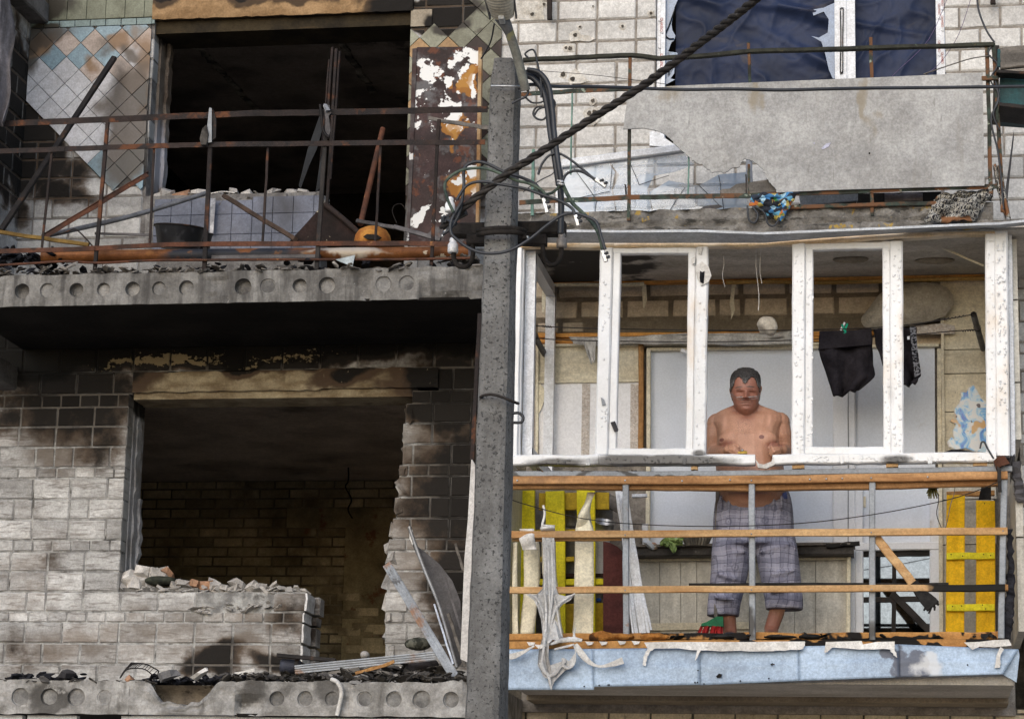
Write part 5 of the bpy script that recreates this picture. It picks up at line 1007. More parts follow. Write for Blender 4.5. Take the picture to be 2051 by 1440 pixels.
for pts in ([(1333,-10),(1360,-5),(1351,15),(1345,50),(1347,62),(1353,72),(1350,82),(1345,85),(1338,104),(1356,106),(1352,128),(1350,148),(1343,158),(1352,160),(1330,172),(1332,90)], [(1333,105),(1357,107),(1355,125),(1343,150),(1333,160)], [(1672,6),(1650,16),(1627,20),(1629,32),(1650,24),(1660,40),(1658,66),(1640,76),(1625,73),(1645,84),(1652,105),(1660,140),(1668,158),(1672,158)]):
    sheet('broken_pane', pts, .06, .004, M('pale_blue_broken_pane', (.20,.28,.42), (.15,.21,.33), scale=5, rand=.1, rough=.15, spec=.6, bump=.05), wn)
MB().tube(pp([(1352,18),(1340,52),(1333,70),(1340,78),(1350,78)], .05), 1.4*S(0), 6).build('pane_edge', m_dark_glass, wn)
# protective tape with its print
def text(body, size, P, mat, parent, rot, name='lettering'):
    cu = bpy.data.curves.new(name, 'FONT'); cu.body = body; cu.size = size; cu.align_x = 'LEFT'; cu.align_y = 'CENTER'; cu.extrude = .0004; cu.materials.append(mat)
    o = bpy.data.objects.new(name, cu); COL.objects.link(o); me = bpy.data.meshes.new_from_object(o.evaluated_get(bpy.context.evaluated_depsgraph_get())); bpy.data.objects.remove(o); bpy.data.curves.remove(cu)
    if not me.materials: me.materials.append(mat)
    o = bpy.data.objects.new(name, me); COL.objects.link(o); o.parent = parent; o.location = P-ORG[parent]; o.rotation_euler = (math.radians(90), rot, 0); return o
m_red = M('red_print', (.50,.13,.10), scale=5, rand=0, bump=0); m_ink = M('dark_print', (.06,.06,.09), scale=5, rand=0, bump=0)
for xpx, yy, Yt in ((1325, (-40, 36, 108), .0145), (1881, (8, 82, 150), .0195), (1887, (-10, 32, 105), .0195)):
    for y in yy:
        hz = 6.2 if xpx < 1800 else 5.0
        text('QUASSO', hz*S(0)*1.25, A(xpx, y, Yt-.002), m_red, wn, math.radians(90)); text('7', hz*S(0)*1.45, A(xpx, y+29, Yt-.002), m_ink, wn, math.radians(90))
for z_ in (-6, 43, 97, 156): bar('tape_tick', (1318, z_), (1324, z_+1), .012, 1.2, .002, m_ink, wn)

# balcony slab of the upper right flat
us = thing('balcony_slab', 'weathered lichen-spotted concrete slab edge above the glazed balcony', 'balcony slab', A(1500, 470, YS), None, 'thing')
ux0, ux1 = AX(1030, 440, YS), AX(1990, 440, YS); uz1, uz0 = AZ(1500, 417, YS), AZ(1500, 470, YS)
mb = MB(); mb.surf(lambda u, v: V(ux0+(ux1-ux0)*u, YS+.035*mnoise.noise(V(u*26, v*3, 3))+.02*mnoise.noise(V(u*70, v*9, 1))+(.03 if .42 < v < .5 else 0), uz0+(uz1-uz0)*v+.012*mnoise.noise(V(u*40, v*2, 8))), 120, 9)
mb.box((ux0, YS+.05, uz0+.01), (ux1, -.001, uz1-.012)); mb.surf(lambda u, v: V(ux0+(ux1-ux0)*u, YS+.0+.3*v, uz1+.012*mnoise.noise(V(u*40, 2, 8))-.006*v), 80, 2); mb.build('front_edge', m_slab_up, us)
mb = MB(); mb.box((ux0, YS+.01, uz0-.006), (AX(2110, 440), -.001, uz0+.011)); mb.build('underside', m_soffit, us)
mb = MB(); mb.box((ux1+.002, YS+.35, uz0+.02), (AX(2110, 440), -.001, uz1-.02)); mb.build('slab_continuation', m_soffit, us)
bar('edge_pipe', (1580,416), (1872,408), YS-.02, 8, .03, m_green_steel, us)
# railing
ur = thing('balcony_railing', 'dark green flaking steel railing of the upper right balcony', 'railing', A(1500, 420, YS))
mb = MB(); P3(mb, [(1048,121),(1160,116),(1264,111),(1320,118),(1380,115),(1500,104),(1745,97),(1990,90)], YS-.02, 8, .035); mb.build('top_rail', m_dark_rail, ur)
mb = MB(); P3(mb, [(1040,190),(1150,183),(1262,178)], YS-.015, 9, .012); mb.build('upper_rail', m_green_steel, ur)
mb = MB(); P3(mb, [(1040,406),(1260,396),(1500,392),(1745,382),(2006,373)], YS-.02, 10, .008); mb.build('lower_rail', m_green_steel, ur)
for a, b, wp, mt in (((1146,186),(1143,350),3,m_green_pipe),((1262,112),(1259,442),7,m_green_steel),((1380,330),(1378,392),3,m_green_pipe),((1380,265),(1379,330),3,m_green_pipe),((1499,86),(1502,170),6,m_green_steel),((1500,330),(1500,393),5,m_green_steel),((1744,76),(1746,158),7,m_green_steel),((1745,380),(1748,432),7,m_green_steel),((1977,90),(1985,395),8,m_green_steel),((1990,88),(2008,405),8,m_green_steel),((1253,370),(1254,394),3,m_dark_steel),((1494,350),(1495,392),3,m_dark_steel),((1742,351),(1744,380),3,m_dark_steel),((1857,349),(1860,372),3,m_dark_steel),((1996,92),(1993,250),11,m_dark_steel),((1068,300),(1066,432),6,m_green_pipe),((1855,148),(1855,170),5,m_rust)):
    bar('baluster', a, b, YS-.012, wp, .016, mt, ur)
bar('clamp', (1966,158), (1999,157), YS-.04, 9, .02, m_green_steel, ur)
sheet('fibre_board', rag([(1258,186),(1340,173),(1500,166),(1745,156),(1968,146),(1971,300),(1972,372),(1800,377),(1655,381),(1557,386),(1551,375),(1540,365),(1533,352),(1527,338),(1518,330),(1505,322),(1492,318),(1484,326),(1480,335),(1466,337),(1452,347),(1440,344),(1428,346),(1418,340),(1408,331),(1394,326),(1384,318),(1374,310),(1366,302),(1352,290),(1342,278),(1330,268),(1316,262),(1290,257),(1248,259),(1252,230)], 9, 30, 1.5, 4), YS-.045, .012, m_asb, None,
    label='large grey fibre-cement board with a jagged broken lower left edge', cat='board')
for k, pts in enumerate(([(1645,297),(1655,288),(1664,286),(1660,294),(1648,300)], [(1628,287),(1632,285),(1632,290)])):
    sheet('shrapnel_hole', pts, YS-.0485, .002, M('bright_hole_edge', (.5,.5,.62), scale=9, rand=0, bump=0), bpy.data.objects['fibre_board'])
sheet('board_hole', [(1740,306),(1743,305),(1743,309),(1740,309)], YS-.0485, .002, m_black, bpy.data.objects['fibre_board'])
# dismounted glazing leaning behind the rail
gl = thing('dismounted_window', 'broken white-framed window leaning low behind the upper right railing', 'window', A(1300, 430, -.7), None, 'thing')
bar('frame_head', (1126,330), (1370,298), -.6, 16, .06, m_pvc_clean, gl); bar('frame_stile', (1122,330), (1118,440), -.6, 12, .06, m_pvc_clean, gl); bar('frame_stile', (1500,318), (1503,440), -.6, 12, .06, m_pvc_clean, gl)
m_gl2 = NT('broken_window_glass'); m_gl2.L(m_gl2.mix(m_gl2.step(m_gl2.noise(5, 6), .4, .62), (.42,.54,.70,1), (.62,.70,.80,1)), m_gl2.b.inputs['Base Color']); m_gl2.L(m_gl2.math('MULTIPLY_ADD', m_gl2.step(m_gl2.noise((3,3,7), 6, off=3), .35, .7), .35, .22), m_gl2.b.inputs['Alpha']); m_gl2.b.inputs['Roughness'].default_value = .04; m_gl2.b.inputs['Specular IOR Level'].default_value = .9; m_gl2 = m_gl2.m
for pts in ([(1130,338),(1220,328),(1232,345),(1225,380),(1236,440),(1128,440)], [(1222,327),(1300,317),(1370,308),(1390,330),(1350,345),(1310,352),(1296,380),(1310,440),(1238,440),(1228,380),(1240,350)], [(1300,385),(1340,362),(1400,372),(1440,350),(1498,345),(1498,440),(1312,440)]):
    sheet('broken_pane', pts, -.59, .004, m_gl2, gl)
for q, (a, b) in enumerate((((1226,330),(1222,380)),((1150,338),(1195,400)),((1195,400),(1190,436)),((1260,322),(1280,370)),((1280,370),(1340,352)),((1140,400),(1222,384)),((1330,440),(1372,376)),((1440,352),(1452,436)),((1400,372),(1440,410)))): bar('crack', a, b, -.6, 1.1, .003, m_dark_glass, gl)
w2 = thing('window_corner', 'white corner of the window frame showing behind the torn board', 'window frame', A(1310, 290, -.02)); sheet('frame_corner', [(1301,264),(1310,262),(1360,296),(1301,292)], -.02, .03, m_pvc_clean, w2)
vbox2 = None
# things lying on the slab
tag(sheet('wooden_board', [(1441,383),(1447,379),(1462,378),(1475,369),(1545,359),(1556,372),(1556,384),(1480,388),(1462,391),(1446,390)], YS-.02, .03, m_old_wood), 'dark old wooden board with a handle stuck behind the lower rail', 'board')
m_flor = NT('floral_fabric')
def floral(t):
    vo = t.n('ShaderNodeTexVoronoi'); vo.inputs['Scale'].default_value = 34; t.L(t.pos, vo.inputs['Vector'])
    r = t.n('ShaderNodeValToRGB'); e = r.color_ramp; e.interpolation = 'CONSTANT'; e.elements[0].position = 0; e.elements[0].color = (.01,.012,.02,1); e.elements[1].position = .3; e.elements[1].color = (.05,.2,.42,1)
    for p, c in ((.48,(.36,.55,.66,1)),(.62,(.02,.03,.05,1)),(.72,(.42,.33,.08,1)),(.84,(.1,.3,.45,1))): q = e.elements.new(p); q.color = c
    sp = t.n('ShaderNodeSeparateColor'); t.L(vo.outputs['Color'], sp.inputs[0]); t.L(sp.outputs[0], r.inputs[0])
    big = t.step(t.noise(9, 2), .56, .6); red = t.mix(t.step(t.noise(20, 2, off=7), .45, .5), (.04,.18,.04,1), (.42,.12,.02,1)); c = t.mix(big, r.outputs[0], red)
    edge = t.step(vo.outputs['Distance'], .0, .02); t.L(t.mix(edge, (.3,.4,.5,1), c), t.b.inputs['Base Color']); t.b.inputs['Roughness'].default_value = .85
floral(m_flor); m_flor = m_flor.m
def cloth(name, label, cat, corners, Y, mat, amp=.03, nu=20, nv=16, seed=1, th=.006, parent=None, dY=0):
    tl, tr, br, bl = corners
    def fn(u, v):
        x = (tl[0]*(1-u)+tr[0]*u)*(1-v)+(bl[0]*(1-u)+br[0]*u)*v; y = (tl[1]*(1-u)+tr[1]*u)*(1-v)+(bl[1]*(1-u)+br[1]*u)*v
        P = A(x, y, Y+dY*v); P.y += amp*(math.sin(u*11+seed)*.5+mnoise.noise(V(u*5, v*4, seed))); P.z += amp*.4*mnoise.noise(V(u*6, v*6, seed+3)); return P
    o = MB().surf(fn, nu, nv).build(name, mat, parent, label=label, cat=cat); s_ = o.modifiers.new('thick', 'SOLIDIFY'); s_.thickness = th; return o
cloth('floral_cloth', 'blue floral cloth with orange flowers hanging over the slab edge', 'cloth', ((1505,391),(1602,385),(1575,412),(1500,412)), YS-.045, m_flor)
cloth('floral_cloth_tip', 'lower tip of the blue floral cloth below the rail', 'cloth', ((1500,405),(1592,398),(1564,445),(1536,430)), YS-.05, m_flor)
bpy.data.objects['floral_cloth_tip'].parent = bpy.data.objects['floral_cloth']; bpy.data.objects['floral_cloth_tip'].location = ORG[bpy.data.objects['floral_cloth_tip']]-ORG[bpy.data.objects['floral_cloth']]
del bpy.data.objects['floral_cloth_tip']['category']; del bpy.data.objects['floral_cloth_tip']['label']
# carpet
m_carp = NT('black_white_ornament_carpet')
def carp(t):
    tc_ = t.n('ShaderNodeUVMap'); v = tc_.outputs[0]
    a = t.n('ShaderNodeTexVoronoi'); a.feature = 'DISTANCE_TO_EDGE'; a.inputs['Scale'].default_value = 9; t.L(v, a.inputs['Vector']); m1 = t.step(a.outputs[0], .05, .09)
    b = t.n('ShaderNodeTexWave'); b.inputs['Scale'].default_value = 3.2; b.inputs['Distortion'].default_value = 7; b.inputs['Detail'].default_value = 2; t.L(v, b.inputs['Vector']); m2 = t.step(b.outputs[1], .45, .55)
    c = t.mix(m1, (.42,.40,.36,1), (.012,.011,.014,1)); c2 = t.mix(m2, c, t.mix(m1, (.015,.013,.02,1), (.30,.28,.24,1))); br = t.step(t.noise(7, 2), .62, .66); c3 = t.mix(br, c2, (.20,.09,.04,1))
    t.L(c3, t.b.inputs['Base Color']); t.b.inputs['Roughness'].default_value = .95
carp(m_carp); m_carp = m_carp.m
def uvsurf(o, nu, nv, su=1, sv=1):
    uv = o.data.uv_layers.new(name='UVMap'); 
    for p in o.data.polygons:
        for li in p.loop_indices:
            vi = o.data.loops[li].vertex_index; uv.data[li].uv = ((vi % (nu+1))/nu*su, (vi//(nu+1))/nv*sv)
cp = thing('carpet', 'black and cream ornamented carpet draped over the slab edge at right', 'carpet', A(1900, 445, YS-.06))
o = cloth('draped_half', None, None, ((1872,403),(1984,389),(1950,442),(1850,447)), YS-.06, m_carp, amp=.05, seed=3, parent=cp, nu=24, nv=18); uvsurf(o, 24, 18, 1.4, 1)
o = cloth('folded_top', None, None, ((1882,388),(1990,380),(1984,404),(1862,410)), YS+.02, m_carp, amp=.06, seed=7, parent=cp, nu=24, nv=12); uvsurf(o, 24, 12, 1.3, .6)
o = cloth('hanging_fold', None, None, ((1990,330),(2004,335),(2024,440),(2006,425)), YS-.0, m_carp, amp=.04, seed=9, parent=cp, nu=10, nv=20); uvsurf(o, 10, 20, .5, 1.2)
mb = MB(); P0, P1 = A(1772, 408, -.95), A(1848, 390, -.95); mb.bar(V(P0.x, -.9, (P0.z+P1.z)/2), V(P1.x, -.9, (P0.z+P1.z)/2), P1.z-P0.z, .2, n=8, jit=.006, cham=.3)
mb.build('cushion', M('faded_cushion_cloth', (.36,.33,.34), (.24,.21,.21), scale=14, rand=0), label='faded brick-shaped cushion lying behind the lower rail', cat='cushion')
t = thing('plastic_stack', 'stack of white plastic panels lying behind the lower rail', 'panels', A(1660, 412, -.8))
for k, pts in enumerate(([(1600,392),(1718,384),(1718,401),(1604,412)], [(1600,409),(1715,402),(1715,407),(1600,414)])): sheet('panel', pts, -.85+.03*k, .03, m_pvc_clean if k == 0 else m_dark_rail, t)
vbox('gap_shade', AX(1716,395,-.5), AX(1885,395,-.5), AZ(1800,412,-.5), AZ(1800,386,-.5), -.5, -.48, m_black, t)  # black box standing in for the shade of the gap
tag(sheet('glass_splinter', [(1378,419),(1400,413),(1410,416),(1395,421)], YS+.05, .004, m_pvc_clean), 'white splinter lying on the slab edge left of the floral cloth', 'splinter')
tag(sheet('slate_splinter', [(1398,421),(1412,413),(1440,410),(1448,414),(1425,421)], YS+.02, .006, m_tin), 'grey slate splinter lying on the slab edge left of the floral cloth', 'splinter')
wire('short dark blue cable loops dangling below the floral cloth', [(1497,412),(1500,440),(1512,446),(1518,430),(1508,414),(1530,425),(1538,448),(1550,453),(1560,440)], YS-.06, 2)
# right side: bird-box like box on the railing end and wires
t = thing('wooden_box', 'weathered box with a grey wooden top and teal side on the railing end', 'box', A(2025, 230, YS+.1))
mb = MB(); mb.bar(A(2002,120,YS-.02), A(2060,113,YS-.02), 44*S(YS), .04, n=3, jit=.004); mb.build('wooden_front', m_old_wood, t)
sheet('teal_side', [(2003,150),(2060,148),(2060,226),(2003,222)], YS+.03, .3, m_teal, t); bar('shelf', (1995,148), (2058,152), YS-.04, 6, .1, m_dark_steel, t); bar('lower_shelf', (2000,225), (2060,231), YS+.0, 8, .3, m_dark_steel, t)
bar('blue_edge', (2001,100), (2000,135), YS-.03, 6, .02, m_teal, t)
wire('black cable coming down to the railing corner at upper right', [(1956,-20),(1960,20),(1975,60),(1992,86)], -.9, 2)
for k, (pts, lab) in enumerate((([(1904,-20),(1860,80),(1790,150),(1745,205)], 'thin violet line slanting in front of the window, left one'), ([(1950,-20),(1920,70),(1880,130),(1850,150)], 'thin violet line slanting over the white bricks, right one'))):
    tag(tube('thin_line', pts, -.8, .6, M('violet_line', (.16,.12,.22), scale=5, rand=0, bump=0), n=5), lab, 'line')
t = tube('rope', [(1850,149),(1900,132),(1945,118),(1985,112)], YS-.03, 1.2, m_old_wood, n=5); tag(t, 'thin sagging string tied to the right railing post', 'string')
tag(tube('stay_wire', [(1075,142),(1200,152),(1340,170)], YS-.05, .6, m_dark_steel, n=5), 'thin straight wire slanting across white bricks', 'wire')
wire('thin wires hanging down along the right railing post', [(1993,160),(2000,200),(1985,240),(1998,300),(2004,345),(2010,420)], YS-.03, 2)
wire('loose wire wound round right railing post', [(1985,95),(1980,110),(1998,130),(1984,160),(2000,190),(1990,230),(2002,260)], YS-.03, 1.8)
tag(sheet('grey_sheet_strip', [(2008,420),(2018,350),(2030,262),(2031,275),(2022,360),(2014,440)], -.5, .01, m_tin), 'narrow grey strip standing by the wall right of the railing', 'strip')
# ================================================================ glazed balcony
YF = -1.09
# flashing over the glazing
fl = thing('flashing', 'thin grey sheet flashing bent along the top of the glazed balcony', 'flashing', A(1500, 470, -1.2))
mb = MB(); E1 = [(1132,463),(1250,464),(1400,463),(1530,468),(1650,463),(1790,457),(1900,452),(2004,448),(2070,441)]; E2 = [(1050,487),(1250,487),(1400,487),(1530,487),(1650,477),(1790,468),(1900,460),(2004,457),(2070,450)]
for i in range(len(E1)-1): mb.add([A(*E1[i],-1.30), A(*E1[i+1],-1.30), A(*E2[i+1],-1.14), A(*E2[i],-1.14)], [(0,1,2,3)])
P = [A(*e, -1.30) for e in E1]
for i in range(len(P)-1): mb.bar(P[i], P[i+1], 5*S(-1.3), .004, n=3, jit=.001)
mb.build('sheet', M('flashing_zinc', (.46,.48,.51), (.4,.42,.45), scale=4, rand=0, rough=.5, metal=.2), fl)
fr = thing('balcony_glazing', 'heat-blistered white plastic frame of the glazed balcony with all its panes gone', 'window frame', A(1500, 930, YF), None, 'thing')
def fbar(name, p, q, w_, d, mat, Y=YF, seed=1, wav=.0015, w2=None): return bar(name, p, q, Y, w_, d, mat, fr, n=14, jit=wav, seed=seed, w2px=w2, cham=.12)
fbar('corner_post', (1041,490), (1031,916), 13, .07, m_pvc); fbar('corner_bead', (1049,492), (1040,914), 5, .05, m_pvc, YF+.02)
fbar('mullion', (1216,495), (1206,912), 26, .07, m_pvc, seed=2); fbar('mullion', (1407,493), (1402,912), 25, .07, m_pvc, seed=3, wav=.003)
fbar('mullion', (1600.5,490), (1599,912), 26, .07, m_pvc, seed=4); fbar('mullion', (1795,486), (1797,910), 26, .07, m_pvc, seed=5)
fbar('corner_post', (1983,456), (1986,908), 20, .07, m_pvc, seed=6); fbar('corner_post', (2004,454), (2009,915), 26, .09, m_pvc, YF+.01, seed=7); fbar('end_post', (2022,470), (2029,915), 9, .06, m_pvc_clean, YF+.08, seed=8)
mb = MB(); P3(mb, [(1038,490),(1230,491),(1400,489),(1500,488),(1600,483),(1790,474),(1900,466),(1992,463)], YF-.004, 17, .075, jit=.003); mb.build('head_rail', m_pvc_tan, fr)
mb = MB(); P3(mb, [(1028,923),(1200,923),(1400,922),(1513,922)], YF-.006, 20, .08, jit=.003); mb.build('sill_rail', m_pvc, fr)
mb = MB(); P3(mb, [(1548,922),(1700,920),(1800,919),(1995,917)], YF-.006, 19, .08, jit=.003); mb.build('sill_rail', m_pvc, fr)
sheet('torn_sill_piece', [(1512,918),(1520,928),(1530,930),(1545,924),(1549,914),(1552,930),(1535,938),(1518,936)], YF-.05, .03, m_torn, fr)
def sash(x0t, x1t, x0b, x1b, yt, yb, lab, yt2=None):
    t = thing('window_sash', lab, 'window sash', A(x0b, yb, YF)); yt2 = yt2 or yt
    bar('sash_stile', (x0t+8, yt), (x0b+8, yb), YF+.012, 16, .06, m_pvc, t, n=12, seed=3); bar('sash_stile', (x1t-8, yt2), (x1b-8, yb), YF+.012, 15, .06, m_pvc, t, n=12, seed=4)
    bar('sash_rail', (x0t, yt+7), (x1t, yt2+7), YF+.008, 14, .058, m_pvc_tan if False else m_pvc, t, n=12, seed=5); bar('sash_rail', (x0b, yb-7), (x1b, yb-7), YF+.008, 15, .058, m_pvc, t, n=12, seed=6); return t
s1 = sash(1229, 1395, 1219, 1389, 496, 914, 'blistered white empty sash, left of the man')
s2 = sash(1613, 1783, 1612, 1785, 489, 911, 'blistered white empty sash, right of the man, black shorts behind it', 486)
for pts, pr in (([(1398,496),(1408,494),(1404,510),(1398,506)], s1), ([(1392,534),(1406,524),(1420,535),(1425,552),(1418,566),(1404,572),(1396,556)], fr), ([(1384,518),(1393,514),(1392,526),(1386,530)], s1)):
    sheet('melted_scrap', pts, YF-.05, .015, m_torn, pr)
MB().rock(A(1407, 556, YF-.04), (.05, .03, .07), 3).build('burst_hole', m_coal, fr)
MB().rock(A(1231, 855, YF-.035), (.035, .03, .06), 6).build('torn_handle', m_tin, s1); sheet('paint_flake', [(1203,795),(1210,800),(1213,810),(1206,812)], YF-.045, .006, m_grey_metal, fr)
# heat blisters
rg = random.Random(77); mb = MB()
def blist(x0, x1, y0, y1, n, sx0=None, sx1=None, Y=YF-.037):
    for k in range(n):
        t = rg.random(); py = y0+(y1-y0)*t; dx = ((sx0 or 0)+((sx1 or 0)-(sx0 or 0))*t); px = rg.choice((x0+(x1-x0)*.3, x0+(x1-x0)*.72))+rg.uniform(-3, 3)+dx; r = rg.uniform(.003, .0075)
        mb.ell(A(px, py, Y), r, .0026, r*rg.uniform(.9, 1.7), 8, 5)
blist(1204, 1229, 560, 905, 30, 0, -10); blist(1395, 1420, 600, 905, 36, 0, -5); blist(1588, 1613, 500, 905, 64, 0, -1); blist(1783, 1808, 500, 905, 70, 0, 2); blist(1992, 2016, 480, 830, 90, 0, 6, YF-.045); blist(1974, 1991, 480, 900, 40, 0, 4); blist(1040, 1500, 918, 930, 60, Y=YF-.047); blist(1560, 1980, 914, 926, 110, Y=YF-.047)
blist(1615, 1630, 520, 900, 50, 0, -1, YF-.02); blist(1769, 1783, 500, 900, 40, 0, 1, YF-.02); 
for k in range(150):
    px = rg.uniform(1040, 1500) if k < 60 else rg.uniform(1560, 1980); r = rg.uniform(.0025, .006); mb.ell(A(px, rg.uniform(917, 929)-(px-1030)*.006, YF-.047), r*rg.uniform(1, 1.6), .0025, r, 8, 5)
mb.build('heat_blisters', m_pvc, fr, kind='stuff')
# left end frame going back to the wall
ef = thing('end_window', 'white plastic end window of the glazed balcony beside the pole', 'window', V(A(1045, 915, YF).x, -.5, A(1045, 915, YF).z), None, 'thing')
xe = A(1036, 700, YF).x+.03; zt_, zb2 = AZ(1043, 497, YF), AZ(1030, 913, YF)
for y in (-.99, -.14): MB().box((xe, y-.028, zb2), (xe+.06, y+.028, zt_)).build('frame_post', m_pvc_clean, ef)
MB().box((xe, -1.0, zt_-.07), (xe+.06, -.1, zt_-.003)).build('frame_rail', m_pvc, ef); MB().box((xe, -1.0, zb2), (xe+.06, -.1, zb2+.07)).build('frame_rail', m_pvc_clean, ef)
MB().box((xe-.11, -1.05, AZ(1030,1290,YF)), (xe-.08, -.02, zb2-.006)).build('end_panel', m_cream_v, ef)
# right end
xe2 = A(2022, 700, -.6).x+.01
rw = thing('end_wall', 'cream panelled right end wall of the glazed balcony', 'end wall', V(xe2, -.5, AZ(1900, 1290, -.5)), None, 'thing')

# ---- steel and timber balustrade
bl = thing('balustrade', 'grey steel and orange timber balustrade under the glazing, its cladding burnt off', 'balustrade', A(1500, 1300, YF))
mb = MB(); P3(mb, [(1022,950),(1400,950),(1520,948),(1900,942),(2027,940)], YF-.0, 11, .05, jit=.001); mb.build('steel_top_rail', m_grey_metal, bl)
mb = MB(); P3(mb, [(1022,962),(1400,962),(1600,960),(1850,956),(2018,952)], YF-.015, 16, .035, jit=.0015); mb.build('timber_top_rail', m_wood, bl)
mb = MB(); P3(mb, [(1022,973),(1300,975),(1500,977),(1800,972),(2010,966)], YF+.04, 14, .05, jit=.002); mb.build('timber_inner_rail', m_wood, bl)
bar('timber_mid_rail', (1018,1071), (2018,1064), YF-.03, 14, .03, m_wood_pale, bl, n=16); bar('timber_mid_rail_back', (1026,1080), (1245,1078), YF+.02, 9, .03, m_wood_pale, bl)
bar('timber_low_rail', (1014,1182), (2013,1177), YF-.03, 13, .03, m_wood_pale, bl, n=16); bar('timber_low_rail_back', (1380,1171), (1900,1170), YF+.03, 6, .03, m_char, bl); bar('rail_end', (2011,1177), (2019,1177), YF-.02, 12, .04, m_wood_v, bl)
bar('sill_board', (1014,1292), (1980,1288), YF-.03, 15, .03, m_char_base, bl, n=20); bar('floor_beam', (1014,1276), (2000,1274), YF+.06, 14, .06, m_char_base, bl, n=20, jit=.004)
for k, (x, a, b) in enumerate(((1254,968,1284),(1506,966,1284),(1747,964,1284),(2012,940,1278))): bar('steel_post', (x, a), (x-(7 if k == 3 else 0)+(1 if k == 1 else 0), b), YF+.0, 12, .035, m_grey_metal, bl)
for k, (x, y) in enumerate(((1036,962),(1252,962),(1366,963),(1462,961),(1505,962),(1745,957),(1622,960),(1655,959),(1687,958),(1858,955))): MB().ell(A(x, y, YF-.035), .006, .004, .006, 8, 5).build('screw_head', m_chrome, bl)
for x, y in ((1252,1071),(1505,1069),(1745,1066),(2009,1063),(1252,1182),(1505,1181),(1746,1180)): MB().ell(A(x, y, YF-.046), .005, .004, .005, 8, 5).build('screw_head', m_grey_metal, bl)
for x, y, wd in ((1391,938,13),(1599,936,24),(1787,933,24),(1963,931,28)): bar('spacer_block', (x-wd/2, y), (x+wd/2, y-.4), YF, 7, .04, m_wood_pale, bl)
flakes('charred_crust', 1030, 1300, lambda x: 944, YF-.02, 60, 21, M('scorched_crust', (.2,.1,.045), (.03,.025,.02), scale=20, rand=0), (.012, .04), .012, 'scorched crumbs under the sill rail')
for k, (x, w_, h) in enumerate(((1205,60,16),(1310,56,12),(1250,40,10),(1450,50,7),(1560,60,6),(1620,40,8))):
    c = A(x, 1275, YF-.03); mb = MB(); mb.ell(c, w_*S(YF)*.5, .04, h*S(YF)*.6, 22, 10)
    for v in mb.v: d = v-c; v += d*(.35*mnoise.noise(v*22)+.2*mnoise.noise(v*50))
    mb.build('foam_bead', m_foam if k < 3 else m_char, bl)
flakes('charred_crust', 1290, 2000, lambda x: 1275, YF-.0, 160, 22, m_char, (.02, .06), .02, 'charred crumbs along the scorched sill board')

# ---- sheet metal apron
ap = thing('metal_apron', 'pale blue galvanised sheet apron round the foot of the glazed balcony', 'apron', A(1500, 1380, -1.2))
segs = [((1010,1300),(1188,1299),(1190,1381),(1008,1381)),((1187,1299),(1402,1297),(1402,1371),(1190,1375)),((1401,1297),(1600,1294),(1602,1363),(1402,1372)),((1600,1294),(1800,1290),(1802,1356),(1601,1363)),((1799,1290),(2040,1300),(2008,1350),(1801,1356))]
for k, (tl, tr, br, b_l) in enumerate(segs):
    yo = -1.20-.004*(k % 2)
    def fn(u, v, tl=tl, tr=tr, br=br, b_l=b_l, yo=yo):
        x = (tl[0]*(1-u)+tr[0]*u)*(1-v)+(b_l[0]*(1-u)+br[0]*u)*v; y = (tl[1]*(1-u)+tr[1]*u)*(1-v)+(b_l[1]*(1-u)+br[1]*u)*v
        crease = -.003 if abs(v-.52) < .06 else 0
        P = A(x, y, yo-.03*v+.003*mnoise.noise(V(x*.02, y*.03, k))+crease); return P
    o = MB().surf(fn, 30, 14).build('apron_sheet', m_galv, ap); s_ = o.modifiers.new('thick', 'SOLIDIFY'); s_.thickness = .003
sheet('folded_end', [(2008,1350),(2040,1300),(2042,1312),(2036,1366),(2030,1362)], -1.19, .02, m_galv, ap)
for x, y in ((1170,1374),(1200,1372),(1218,1371),(1220,1371),(1392,1366),(1397,1366),(1398,1342),(1410,1369),(1483,1363),(1938,1331),(1444,1354),(1540,1358),(1550,1330)): MB().ell(A(x, y, -1.245), .005, .006, .005, 6, 4).build('nail_head', m_dark_steel, ap)
sheet('torn_hole', [(1434,1354),(1440,1348),(1447,1350),(1443,1356),(1437,1357)], -1.238, .002, m_black, ap)
sheet('torn_hole', [(1543,1329),(1548,1327),(1548,1332),(1544,1332)], -1.238, .002, m_black, ap)
# torn foil strips along the sill
TS = [([(1290,1286),(1320,1285),(1405,1285),(1500,1285),(1560,1284),(1612,1284),(1612,1292),(1606,1300),(1560,1302),(1500,1304),(1420,1302),(1340,1298),(1312,1298),(1302,1304),(1296,1318),(1293,1334),(1287,1331),(1290,1312),(1297,1298)], 'long torn white foil strip along the sill board below the man'),
  ([(1654,1285),(1726,1283),(1728,1290),(1755,1285),(1792,1284),(1792,1298),(1797,1316),(1790,1312),(1783,1300),(1720,1300),(1668,1296),(1657,1306),(1651,1306)], 'shorter torn white foil strip right of the man'),
  ([(1931,1286),(2020,1280),(2026,1292),(1990,1296),(1962,1294),(1948,1301)], 'torn white foil wedge at the right end of sill board'),
  ([(2004,1294),(2011,1300),(2004,1312),(2003,1336),(1992,1338),(1996,1312)], 'small white foil ribbon hanging at the right end'),
  ([(1404,1302),(1396,1318),(1392,1322),(1396,1302)], 'small white foil tag hanging below the long strip'), ([(1070,1290),(1085,1290),(1115,1286),(1080,1300)], 'white foil shred on the left of sill board')]
for k, (pts, lab) in enumerate(TS):
    P = pp(pts, -1.25); o = sheet('foil_strip', rag(pts, 5, len(pts)-1, 1.3, 4, k) if k < 2 else rag(pts, 0, len(pts)-1, .8, 3, k), -1.245, .006, m_torn); tag(o, lab, 'foil strip')
